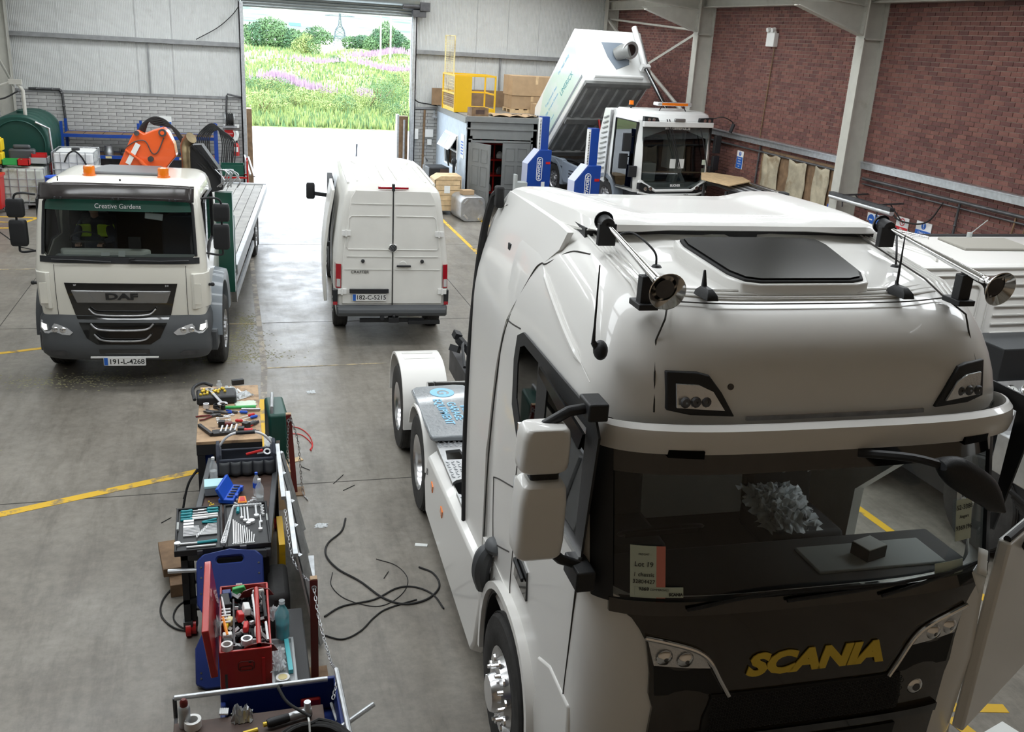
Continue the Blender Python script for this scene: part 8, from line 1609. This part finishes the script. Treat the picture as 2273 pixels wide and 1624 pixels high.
for k in range(8): ct('hex_key', 'bright_tool', lambda b: b.tube([(-.22-.0*k, -.02-k*.022, zc), (-.20+k*.018, -.02-k*.022, zc), (-.20+k*.018, -.02-k*.022-.03, zc)] if False else [(-.05, .045-k*.024, zc), (-.12-k*.012, .045-k*.024, zc), (-.12-k*.012, .02-k*.024-.02, zc)], .0045+.0005*k, 6))
for k in range(7): ct('l_wrench', 'bright_tool', lambda b: b.tube([(-.19+.003*k, .02-k*.024, zc), (-.31+.0*k, .02-k*.024, zc)], .006, 6))
ct('ratchet', 'bright_tool', lambda b: (b.cyl((-.33, -.25, zc), (-.2, -.25, zc), .009, n=8), b.lathe([(.001, 0), (.025, 0), (.025, .02), (.001, .02)], (-.35, -.24, .032), (0, 0, 1), 14))); ct('driver_handle', 'teal_plastic', lambda b: b.cyl((-.2, -.25, zc), (-.05, -.24, zc), .012, n=10)); ct('extension_bar', 'bright_tool', lambda b: b.cyl((-.28, -.31, zc), (-.06, -.31, zc), .009, n=8))
sk = None
for k in range(26):
    r = .007+.0006*k; x = .085-.0035*k+(.0 if k < 40 else 0); y = .28-k*.0235
    b = MB(); b.lathe([(.001, .0), (r, 0), (r, .03), (r*.65, .03), (r*.6, .01), (.001, .01)], (x, y, .032), (0, 0, 1), 12); b.obj('socket', 'bright_tool', t)
for k in range(9): b = MB(); b.lathe([(.001, .0), (.013, 0), (.013, .02), (.008, .02), (.008, .01), (.001, .01)], (.10+k*.026, .315, .032), (0, 0, 1), 10); b.obj('socket', 'bright_tool', t)
for k in range(7): b = MB(); b.lathe([(.001, .0), (.011, 0), (.011, .02), (.007, .02), (.006, .01), (.001, .01)], (.325-.008*(k % 2), .28-k*.026, .032), (0, 0, 1), 10); b.obj('socket', 'bright_tool', t)
for k in range(7): ct('combination_spanner', 'bright_tool', lambda b: (b.bar((.075+k*.012, -.32, zc), (.08+k*.014, .08-k*.025, zc), .007, .008), b.lathe([(.004, 0), (.010, 0), (.010, .01), (.004, .01)], (.075+k*.012, -.32, .034), (0, 0, 1), 10)))
for k in range(5): ct('combination_spanner', 'bright_tool', lambda b: (b.bar((.17+k*.014, -.32, zc), (.165+k*.018, -.04-k*.04, zc), .007, .008), b.lathe([(.004, 0), (.010, 0), (.010, .01), (.004, .01)], (.17+k*.014, -.32, .034), (0, 0, 1), 10)))
for x, y0, y1, r in ((.15, .28, .10, .006), (.175, .28, .05, .007), (.20, .28, .0, .008), (.27, .30, .12, .009), (.29, -.0, -.12, .007), (.30, .12, .0, .006)): ct('ratchet_bar', 'bright_tool', lambda b: (b.cyl((x, y1, zc), (x, y0, zc), r, n=8), b.lathe([(.001, 0), (r*2.4, 0), (r*2.4, .018), (.001, .018)], (x, y1, .032), (0, 0, 1), 12)))
ct('driver_handle', 'teal_plastic', lambda b: b.cyl((.125, .28, zc), (.12, .20, zc), .014, n=10)); ct('universal_joint', 'bright_tool', lambda b: b.lathe([(.001, 0), (.028, 0), (.028, .02), (.001, .02)], (.225, .03, .032), (0, 0, 1), 16))
ct('case_latch', 'dark_steel', lambda b: (b.bb((-.20, -.385, .01), (-.16, -.37, .04)), b.bb((.12, -.39, .0), (.17, -.37, .05)))); ct('case_handle_slot', 'interior_grey', lambda b: (b.bb((-.362, -.02, .033), (-.345, .1, .052)), b.bb((.345, .0, .033), (.358, .12, .052))))
# timber blocks, floor stuff near the trolley
for i, (x, y, z, d, rz, lb) in enumerate(((-.60, 7.78, 0, (.16, .55, .12), .1, 'weathered timber block on the floor left of the trolley'), (-.64, 7.9, .121, (.22, .5, .08), .15, 'upper weathered timber board left of the trolley'))): qbox('timber_block', (x, y, z), d, 'brown_wood', lb, 'timber', rz)
t = thing('trolley_frame', 'black angle frame stand with red caster, left of the blue creeper', 'stand', (-.38, 6.95, 0)); b = MB(); b.bar((-.1, -.10, .13), (-.1, .1, .74), .05, .05) if False else b.bb((-.13, -.05, .13), (-.08, 0, .74)); b.bb((-.13, -.05, .70), (.3, .0, .74)); b.bb((-.13, -.05, .3), (.2, .0, .34)); b.obj('stand_frame', 'black_plastic', t); w = MB().cyl((-.125, -.03, .06), (-.085, -.03, .06), .06, n=20).obj('caster', 'red_plastic', t); MB().bb((-.14, -.06, .06), (-.07, .0, .14)).obj('caster_fork', 'dark_steel', w)
# creeper board
t = thing('mechanics_creeper', 'navy blue plastic creeper board leaning upright behind the red toolbox', 'creeper', (-.14, 6.2, .0), 0); LM = Matrix.Rotation(math.radians(-40), 4, 'X')
poly = [(-.20, 0), (-.27, .04), (-.27, .3), (-.21, .42), (-.21, .55), (-.25, .62), (-.25, .95), (-.2, 1.0), (0, 1.03), (.2, 1.0), (.25, .95), (.25, .62), (.21, .55), (.21, .42), (.27, .3), (.27, .04), (.20, 0)]
o = MB().prism(poly, 1, -.03, .03).xf(LM).obj('board', 'navy_plastic', t); cut(o, [MB().prism(rr(.2, .05, .024, 4, 0, .945), 1, -.2, .2).xf(LM)]); o.modifiers.new('bevel', 'BEVEL').width = .01
b = MB(); [b.cyl((s*x, -.034, z), (s*x, -.03, z), .008, n=8) for s in (-1, 1) for x, z in ((.215, .9), (.215, .82), (.22, .7), (.23, .12), (.23, .08))]; b.xf(LM).obj('bolt', 'dark_steel', t, kind='stuff')
for i, s_ in enumerate(('EUROPART', 'PARTNER')): o = text(s_, .062, .001, 'white_print', t, tuple(LM @ V3((.06-.06*i, -.033, .60))), Matrix.Rotation(math.radians(-40), 3, 'X') @ Matrix.Rotation(PI/2, 3, 'X') @ Matrix.Rotation(-PI/2, 3, 'Z'), 'board_lettering', bold=.002)
b = MB(); b.bb((.0, -.0, .0), (.06, .08, .14)); b.obj('creeper_foot', 'black_plastic', t)
# red toolbox on a black stand
t = thing('lower_cart', 'black cart carrying the red toolbox and a clear tray', 'cart', (.03, 5.72, 0)); MB().bb((-.24, -.42, .32), (.34, .52, .36)).obj('cart_deck', 'black_plastic', t, bevel=.01); MB().bb((.16, -.42, .36), (.34, .52, .60)).obj('cart_pedestal', 'black_plastic', t, bevel=.01)
for x in (-.2, .3):
    for y in (-.38, .48): MB().bb((x-.02, y-.02, .1), (x+.02, y+.02, .32)).obj('leg', 'black_plastic', t); w = MB().cyl((x-.015, y, .05), (x+.015, y, .05), .05, n=16).obj('caster', 'rubber', t)
t = thing('red_toolbox', 'open red steel toolbox packed with parts, lid folded to the left', 'toolbox', (-.04, 5.83, .362))
b = MB(); b.bb((-.165, -.40, 0), (.165, -.385, .49)); b.bb((-.165, .385, 0), (.165, .40, .49)); b.bb((-.165, -.385, 0), (-.152, .385, .49)); b.bb((.152, -.385, 0), (.165, .385, .49)); b.bb((-.15, -.385, .30), (.15, .385, .31)); b.obj('box_shell', 'red_paint', t, bevel=.004)
MB().box((-.22, -.02, .52), (.045, .86, .36), (0, -.12, 0)).obj('lid', 'red_paint', t, bevel=.006)
b = MB(); b.tube([(x, -.402, z) for x, z in rr(.10, .07, .02, 4, 0, .37)], .004, 6, True); b.tube([(x, -.402, z) for x, z in rr(.075, .03, .012, 4, 0, .35)], .003, 6, True); b.obj('pressed_grip', 'dark_red_paint', t); MB().bb((.10, -.408, .16), (.12, -.40, .42)).obj('side_clasp', 'red_plastic', t); MB().bb((-.135, -.406, .2), (-.12, -.40, .32)).obj('side_clasp', 'dark_steel', t)
MB().prism([(-.14, 0), (.14, 0), (.14, .0), (.10, .06), (.04, .085), (-.04, .085), (-.10, .06)], 1, .0, .01) if False else None
b = MB(); r5 = random.Random(8); [b.box((r5.uniform(-.13, .13), r5.uniform(-.36, .36), .34+r5.uniform(0, .10)), (r5.uniform(.02, .07), r5.uniform(.02, .09), r5.uniform(.02, .06)), (r5.random(), r5.random(), r5.random())) for _ in range(110)]; b.obj('small_parts', 'black_plastic', t, kind='stuff'); b = MB(); [b.box((r5.uniform(-.13, .13), r5.uniform(-.36, .36), .42+r5.uniform(0, .05)), (r5.uniform(.01, .04), r5.uniform(.02, .09), .02), (r5.random(), r5.random(), r5.random()*3)) for _ in range(45)]; b.obj('bright_parts', 'bright_tool', t, kind='stuff')
t2 = thing('inner_tote', 'dark red tote tray with a round bar handle inside the toolbox', 'tote', (.045, 5.83, .80)); b = MB(); [b.prism([(-.12, 0), (.12, 0), (.09, .05), (.03, .07), (-.03, .07), (-.09, .05)], 1, y, y+.01) for y in (-.37, .30)]; b.obj('tote_end', 'dark_red_paint', t2); MB().cyl((0, -.37, .06), (0, .31, .06), .017, n=12).obj('tote_bar', 'red_paint', t2)
TB = pz(0, 0, .86)
stuffs = [('socket_rail', 'rail', 'black socket rail at the left rear of the toolbox', 'black_plastic', (500, 1335), (.07, .16, .05), .1), ('blue_case_small', 'case', 'small dark blue case at the toolbox rear', 'navy_plastic', (503, 1318), (.07, .06, .05), 0), ('green_tape_box', 'box', 'green and white small box at the toolbox rear', 'green_bright', (530, 1308), (.10, .035, .05), .1), ('red_carton', 'carton', 'red folded carton in the middle of the toolbox', 'red_plastic', (533, 1367), (.045, .09, .06), .2), ('red_carton', 'carton', 'second flat red carton in the middle of the toolbox', 'red_plastic', (546, 1390), (.035, .10, .04), -.1), ('yellow_carton', 'carton', 'pale yellow small carton in the toolbox left', 'pale_yellow', (510, 1378), (.05, .06, .05), -.4), ('white_carton', 'carton', 'white crumpled box in the toolbox centre', 'paper', (547, 1350), (.05, .12, .05), .1), ('yellow_lever', 'lever', 'yellow plastic lever in the toolbox', 'yellow_plastic', (503, 1388), (.025, .08, .03), -.2), ('white_fitting_box', 'box', 'black and white electrical fitting in the toolbox', 'white_plastic', (505, 1412), (.07, .05, .05), 0), ('black_socket_box', 'box', 'black twin socket at the front left of the toolbox', 'black_plastic', (505, 1425), (.07, .05, .04), 0), ('white_tape_box', 'box', 'white and green small box right of the tote bar', 'white_plastic', (573, 1400), (.05, .08, .04), .05), ('grey_cloth', 'cloth', 'white rag at the right rear of the toolbox', 'paper', (573, 1312), (.09, .05, .04), 0)]
for n_, c_, l_, m_, (u, v), d, rz in stuffs:
    p = pz(u, v, .84); o = MB().box((0, 0, 0), d, taper=.85).obj(n_, m_, label=l_, cat=c_, bevel=.006); o.location = p; o.rotation_euler = (rnd.uniform(-.15, .15), rnd.uniform(-.15, .15), rz)
for i, (u0, v0, u1, v1, r, m_, l_) in enumerate(((492, 1325, 500, 1365, .008, 'bright_tool', 'bent chrome bar hanging inside the toolbox lid'), (560, 1320, 572, 1400, .008, 'bright_tool', 'long chrome bar right of the tote handle'), (583, 1315, 590, 1370, .012, 'black_plastic', 'black rod along the right toolbox wall'), (590, 1380, 595, 1420, .009, 'bright_tool', 'combination wrench at the right front of the toolbox'), (518, 1330, 520, 1430, .007, 'dark_steel', 'thin dark divider bar in the toolbox'), (495, 1370, 505, 1410, .010, 'orange_plastic', 'orange screwdriver against the toolbox lid'))):
    b = MB(); b.cyl(pz(u0, v0, .86), pz(u1, v1, .86), r, n=8); b.obj('loose_bar', m_, label=l_, cat='bar')
for k in range(5): b = MB(); p = pz(502, 1352+k*7, .86); b.cyl((p.x-.03, p.y, .86), (p.x+.03, p.y, .86), .008, n=8); b.obj('socket_stick', 'bright_tool', label='short chrome sockets in a stack at the left of the toolbox', cat='socket', group='sockets in the toolbox')
for u, v, lb in ((504, 1440, 'white ring at the front left corner of the toolbox'), (548, 1427, 'chrome clamp ring at the toolbox front')): p = pz(u, v, .85); b = MB(); b.lathe([(.025, 0), (.037, 0), (.037, .04), (.025, .04), (.025, 0)], p, (0, 0, 1), 18); b.obj('pipe_ring', 'white_plastic' if u < 520 else 'bright_tool', label=lb, cat='ring')
b = crumple(.05, .16, .12, 12, 10); o = b.obj('plastic_bag', 'plastic_film', label='clear bag tucked inside the open toolbox lid', cat='bag'); o.location = (-.215, 5.7, .84)
# clear tray, big bottle and teal strip beside the toolbox
tray((.20, 5.55, .605), (.16, .5, .05), 'clear_plastic', 'clear tray with bags beside the red toolbox'); bottle('large blue tinted water bottle lying beside the red toolbox', Vector((.21, 5.83, 0)), .64, .30, .05, 'blue_clear', 'clear_plastic', .4)
for i, (u, v, w, d, h) in enumerate(((612, 1365, .14, .14, .08), (612, 1455, .12, .16, .05), (618, 1475, .10, .14, .04))): b = crumple(w, d, h, 60+i, 12); o = b.obj('plastic_bag', 'plastic_film', label=['silver crumpled bag behind the blue bottle', 'clear bag in the tray by the toolbox', 'second clear bag at the tray front'][i], cat='bag'); o.location = pz(u, v, .66)
b = MB(); b.bar(pz(632, 1400, .64), pz(646, 1490, .64), .03, .03); b.obj('teal_strip', mat('light_teal', (.10, .52, .58), .4), label='light teal plastic strip lying along the cart edge', cat='strip'); p = pz(634, 1392, .66); MB().box(p, (.02, .09, .02), (0, 0, -.2)).obj('pink_stick', 'red_plastic', label='small pink red stick by the blue bottle', cat='stick')
p = pz(628, 1510, .61); t = thing('round_gauge', 'small round gauge with yellow face at the cart corner', 'gauge', p); MB().cyl((0, 0, 0), (0, 0, .03), .045, n=24).obj('gauge_body', 'white_plastic', t); MB().cyl((0, 0, .03), (0, 0, .032), .03, n=20).obj('gauge_face', 'pale_yellow', t); b = MB(); b.bb((-.05, -.08, -.0), (.05, -.04, .03)); b.obj('gauge_stand', 'black_plastic', t)
# front cart
t = thing('service_cart', 'blue and brown service cart cut by the bottom picture edge', 'cart', (.03, 4.4, 0))
MB().bb((-.47, -.95, .90), (.36, .30, .935)).obj('brown_board', 'dark_wood', t, bevel=.004)
b = MB(); b.bb((-.22, -.9, .72), (.46, .50, .75)); b.bb((.44, -.9, .75), (.47, .50, .97)); b.bb((-.22, .48, .75), (.47, .51, .97)); b.bb((-.22, -.9, .75), (-.19, .5, .90)); b.obj('blue_tray', 'navy_plastic', t, bevel=.006)
b = MB(); b.cyl((-.47, .44, 1.0), (.40, .44, 1.0), .016, n=12); b.obj('rail', 'galv', t); b = MB(); b.cyl((-.47, .44, 1.0), (-.47, .44, .86), .012, n=8); b.cyl((-.47, .44, .86), (-.45, -.4, .88), .01, n=8); b.obj('rail_post', 'dark_steel', t); b = MB(); b.tube([(.46, .52, 1.0), (.48, -.2, .99)], .016, 8); b.obj('side_rail', 'galv', t)
b = MB(); b.cyl((.44, .05, .96), (.64, .17, .99), .015, n=10); b.obj('handle_bar', 'galv', t)
for x in (-.18, .42):
    for y in (-.85, .45): MB().bb((x-.02, y-.02, .1), (x+.02, y+.02, .72)).obj('leg', 'navy_plastic', t); MB().cyl((x-.015, y, .05), (x+.015, y, .05), .05, n=14).obj('caster', 'rubber', t)
ZC = .937
def coil(label, c, r0, turns, th, z, m='rubber'):
    t = thing('cable_coil', label, 'cable', (c.x, c.y, z))
    pts = []
    for k in range(turns*24): a = 2*PI*k/24; w = k/24; lay_ = w % 4; r = r0+th*1.7*((w*2.3) % 5)/1.0*.5+.004*math.sin(a*3+w); pts.append((r*math.cos(a), r*.92*math.sin(a), th+th*1.8*(w/turns)*4+.004*math.sin(a*2+w)))
    b = MB(); b.tube(pts, th, 6); b.obj('coil_strand', m, t); b = MB(); b.tube([(r0*.0+.0, r0*.75, .06), (0, r0*.95, .10), (0, r0*1.4, .07)], .006, 6); b.obj('cable_tie', 'white_plastic', t); return t
coil('big coil of black cable tied with white tape, bottom edge', pz(692, 1678, ZC), .165, 16, .011, ZC)
b = MB(); b.tube(catmull([pz(690, 1590, ZC+.08), pz(640, 1560, ZC+.1), pz(620, 1530, ZC+.13), pz(618, 1522, 1.06), pz(625, 1521, 1.04)], 5), .009, 8); b.obj('cable_end', 'rubber', label='black cable looping up over the chrome rail', cat='cable')
p, q = pz(592, 1606, ZC+.03), pz(690, 1577, ZC+.03); L = (q-p).length
tool('torch_tool', 'power tool', 'chrome and black air tool lying in front of the cable coil', [('grip', 'black_plastic', lambda b: b.lathe([(.001, 0), (.022, .003), (.027, .02), (.025, .12), (.02, .14), (.001, .14)], (0, 0, 0), (1, 0, 0), 14)), ('barrel', 'dull_alu', lambda b: b.lathe([(.022, .12), (.026, .16), (.022, .2), (.027, .25), (.022, L-.04), (.03, L-.02), (.03, L), (.001, L)], (0, 0, 0), (1, 0, 0), 14)), ('knob', 'bright_tool', lambda b: b.cyl((L-.02, 0, .0), (L-.02, 0, .07), .02, n=14)), ('inlet', 'yellow_reflection_brass', lambda b: b.cyl((-.02, 0, 0), (0, 0, 0), .014, n=10))], p, ang(p, q), ZC+.03)
b = crumple(.11, .10, .09, 91, 12); o = b.obj('metal_shavings', 'dull_alu', label='crumpled grey foil piece on the brown cart board', cat='foil'); o.location = pz(537, 1592, ZC)
p = pz(411, 1610, ZC); t = thing('spray_can', 'spray can with dark red cap at the lower left', 'spray can', (p.x, p.y, ZC)); b = MB(); b.lathe([(.001, 0), (.032, 0), (.032, .12), (.026, .135), (.02, .14)], n=18); b.obj('can_body', 'galv', t); MB().lathe([(.022, .135), (.022, .165), (.012, .18), (.001, .18)], n=16).obj('cap', 'dark_red_paint', t)
p = pz(428, 1612, ZC); b = MB(); b.lathe([(.03, 0), (.048, 0), (.048, .05), (.03, .05), (.03, 0)], p, (0, 0, 1), 24); b.obj('tape_roll', 'white_plastic', label='roll of white tape beside the spray can', cat='tape')
p, q = pz(505, 1560, .80), pz(590, 1540, .80); b = MB(); b.bar(p+V3((0, -.1, -.02)), q+V3((0, -.1, -.02)), .08, .05); b.obj('grey_tool_case', 'dark_grey_plastic', label='long grey plastic case in the blue tray', cat='case', bevel=.015); p = pz(688, 1550, .80); MB().box(p, (.12, .14, .10)).obj('red_case', 'red_plastic', label='red plastic case in the blue tray corner', cat='case', bevel=.012)
for k in range(5): b = MB(); p, q = pz(735+k*5, 1560+k*4, .80), pz(748+k*4, 1600+k*5, .80); b.cyl(p, q, .009, n=8); b.obj('tray_tool', ['bright_tool', 'dark_steel', 'bright_tool', 'pale_wood', 'bright_tool'][k], label=['chrome ring tool at the back right of the blue tray', 'dark bar in the right end of the blue tray', 'thin chrome bar in the right end of the blue tray', 'wooden handled tool in the blue tray', 'chrome bar nearest the cart side rail'][k], cat='tool')
b = MB(); [b.tube([pz(490+k*4, 1572, ZC+.01), pz(488+k*4, 1585, ZC+.02)], .006, 6) for k in range(5)]; b.obj('small_hooks', 'bright_tool', kind='stuff', label='few bright hooks at the left of the blue tray', cat='hooks')
MB().cyl(pz(540, 1628, ZC+.01), pz(572, 1619, ZC+.01), .014, n=10).obj('short_tube', 'yellow_reflection_brass', label='short brass ended tube at the bottom edge', cat='tube')
# posts and chains
def post(label, x, y, h, lean=0):
    t = thing('barrier_post', label, 'post', (x, y, 0), 0, 'barrier posts'); b = MB(); b.bar((0, 0, .01), (lean, 0, h), .055, .055, up=(0, 1, 0)); b.obj('post_tube', 'dark_red_paint', t); MB().bb((-.10, -.10, 0), (.10, .10, .012)).obj('base_plate', 'brown_wood', t); MB().box((lean, 0, h+.004), (.05, .05, .01)).obj('post_cap', 'worn_ply', t); MB().lathe([(.014, -.004), (.02, 0), (.014, .004), (.010, 0), (.014, -.004)], (lean, -.03, h-.06), (0, 1, 0), 12).obj('ring', 'galv', t); return t
post('dark red barrier post with chain near the far bench', .50, 9.33, .90, -.05); post('dark red barrier post with chain near the front cart', .455, 6.2, .86)
post('dark red barrier post hidden beyond the front cart', .62, 3.3, .86)
def chain(label, pts, n):
    t = thing('chain', label, 'chain', tuple(pts[0])); P = catmull([V3(p)-V3(pts[0]) for p in pts], 20)
    Ls = [0]
    for a, c in zip(P, P[1:]): Ls.append(Ls[-1]+(c-a).length)
    n = max(8, int(Ls[-1]/.034)); base = None
    for k in range(n):
        d = Ls[-1]*(k+.5)/n; i = max(j for j in range(len(Ls)) if Ls[j] <= d); i = min(i, len(P)-2); f = (d-Ls[i])/max(1e-6, Ls[i+1]-Ls[i]); c = P[i].lerp(P[i+1], f); dr_ = (P[i+1]-P[i]).normalized()
        if base is None:
            B = MB(); B.tube([(.009*math.cos(a), (.022 if math.sin(a) > 0 else .022)*math.sin(a), 0) for a in [2*PI*q/12 for q in range(12)]], .0035, 6, True); base = B.mesh('link', 'steel')
        o = bpy.data.objects.new('link', base); COL.objects.link(o); o.parent = t; o.location = c
        q1 = V3((0, 1, 0)).rotation_difference(dr_); o.rotation_mode = 'QUATERNION'; o.rotation_quaternion = q1 @ Matrix.Rotation(PI/2*(k % 2), 3, 'Y').to_quaternion()
    return t
chain('bright chain hanging from the nearer post toward the camera', [(.455, 6.16, .80), (.47, 5.9, .70), (.50, 5.4, .72), (.50, 4.95, .95), (.45, 4.7, .96)], 60)
chain('dark chain running from the nearer post up to the metal panels', [(.455, 6.24, .80), (.40, 6.4, .76), (.33, 6.6, .80), (.31, 6.8, .88), (.30, 7.1, .97)], 30)
chain('chain draped down the left side of the farther post', [(.45, 9.29, .86), (.43, 9.27, .5), (.44, 9.27, .25), (.40, 9.0, .05)], 40); chain('chain draped down the right side of the farther post', [(.47, 9.29, .88), (.54, 9.28, .6), (.56, 9.28, .3), (.58, 9.25, .03), (.62, 9.1, .01)], 40)
# leaning aluminium panels
def lean_panel(label, y0, y1, x0=.30, x1=.50, h=.95, dy=.12):
    t = thing('aluminium_sheet', label, 'sheet', (0, 0, 0), 0, 'metal panels leaning on the trolley')
    b = MB(); b.add([(x0, y0, h), (x0, y1, h), (x1, y1+dy, .0), (x1, y0+dy, 0), (x0+.012, y0, h), (x0+.012, y1, h), (x1+.012, y1+dy, .0), (x1+.012, y0+dy, 0)], [(0, 1, 2, 3), (7, 6, 5, 4), (0, 4, 5, 1), (1, 5, 6, 2), (2, 6, 7, 3), (3, 7, 4, 0)]); b.obj('sheet', 'panel_grey', t)
    MB().bar((x0, y0, h), (x0, y1, h), .035, .03).obj('top_rail', 'galv', t)
    for y in (y0+.06, (y0+y1)/2, y1-.1): MB().bar((x0+.03, y, h-.03), (x1+.03, y+dy, .02), .04, .03).obj('stiffener', 'galv', t)
    return t
lean_panel('farther grey metal panel leaning on the trolley side', 7.35, 8.45); lean_panel('nearer grey metal panel leaning on the trolley side', 6.4, 7.45, .34, .50)
MB().bar((.56, 7.9, .03), (.50, 6.8, .03), .05, .05).obj('alu_angle', 'galv', label='bright aluminium length lying on the floor by the panels', cat='bar'); MB().box((.27, 7.35, .35), (.05, .5, .6)).obj('yellow_level', 'yellow_paint', label='yellow upright tool standing beside the trolley', cat='tool'); MB().box((.22, 6.75, .3), (.16, .5, .5)).obj('black_bag_box', 'rubber', label='black wrapped box between the trolley and panels', cat='box', bevel=.04)
MB().bb((.50, 7.7, .55), (.53, 7.74, .70)).obj('red_clip', 'red_plastic', label='red clip behind the farther metal panel', cat='clip') if False else None
# cables and litter on the floor
def fl(pts, r, m, label, nm='floor_cable', cat='cable'):
    b = MB(); b.tube(catmull([pz(u, v, r) for u, v in pts], 8), r, 6); return b.obj(nm, m, label=label, cat=cat)
fl([(767, 1150), (758, 1178), (728, 1205), (724, 1232), (750, 1262), (800, 1290), (850, 1326), (900, 1340), (950, 1328), (975, 1300), (962, 1272), (930, 1258)], .009, 'rubber', 'longest black cable snaking over the floor beside the tractor unit')
fl([(720, 1368), (760, 1345), (830, 1330), (880, 1305), (920, 1302), (960, 1318), (985, 1350)], .008, 'rubber', 'black cable curving right toward the fuel step of the tractor unit'); fl([(715, 1408), (760, 1418), (800, 1400), (830, 1370), (860, 1350), (925, 1330)], .007, 'rubber', 'lower black cable loop on the floor by the nearer post'); fl([(738, 1270), (736, 1300), (770, 1330), (840, 1345), (890, 1320), (905, 1285), (880, 1255), (835, 1240)], .004, 'rubber', 'thin grey wire loop between the black cables')
fl([(430, 1282), (395, 1295), (362, 1330), (358, 1365), (385, 1392), (425, 1402)], .008, 'rubber', 'black hose loop on the floor left of the blue creeper'); fl([(425, 1325), (395, 1345), (385, 1370), (400, 1390), (430, 1400)], .007, 'rubber', 'inner black hose loop left of the blue creeper')
fl([(640, 945), (665, 950), (685, 965), (694, 985), (690, 1000)], .006, 'red_plastic', 'thin red air line curving right of the farther post'); fl([(645, 962), (670, 965), (692, 985), (688, 998)], .006, 'red_plastic', 'second thin red air line by the farther post')
for i, (u0, v0, u1, v1) in enumerate(((740, 1073, 762, 1053), (762, 1088, 787, 1076), (852, 1283, 862, 1268), (358, 1160, 380, 1148), (668, 1035, 688, 1043), (0, 515, 45, 548), (45, 548, 100, 560))):
    b = MB(); b.cyl(pz(u0, v0, .005), pz(u1, v1, .005), .004 if i < 5 else .012, n=6); b.obj('wire_offcut', 'rubber', label=['short wire offcut, left of the pair near the tractor skirt', 'short wire offcut, right of the pair near the tractor skirt', 'tiny wire offcut inside the cable loops', 'wire offcut on the open floor left of the trolley', 'bent wire offcut right of the farther post', 'black hose piece at the far left floor', 'second black hose piece at the far left floor'][i], cat='wire')
for i, (u, v, w, d, rz, m, lb, c) in enumerate(((713, 1166, .12, .09, -.2, 'plastic_film', 'crumpled clear wrapper on the floor', 'wrapper'), (935, 1210, .12, .05, -.3, 'paper', 'white paper strip on the floor beside the skirt', 'paper'), (655, 1021, .16, .10, .4, 'pale_wood', 'pale wooden offcut on the floor by the farther post', 'offcut'), (690, 870, .12, .10, 0, 'plastic_film', 'flattened silver disc on the floor', 'disc'))):
    if i in (0, 3): o = crumple(w, d, .02, 70+i, 8).obj('floor_litter', m, label=lb, cat=c); o.location = pz(u, v, .002)
    else: o = MB().box((0, 0, .004), (w, d, .008)).obj('floor_litter', m, label=lb, cat=c); o.location = pz(u, v, 0)
    o.rotation_euler = (0, 0, rz)
p = pz(2250, 1600, 0); MB().box((5.35, 4.45, .01), (.3, .25, .02), (0, 0, .3)).obj('floor_paper', 'paper', label='white sheet on the floor below the open cab door', cat='paper')
mark([(6.3, 10.5), (6.52, 8.0), (6.62, 6.0)], .1, 'yellow_line')
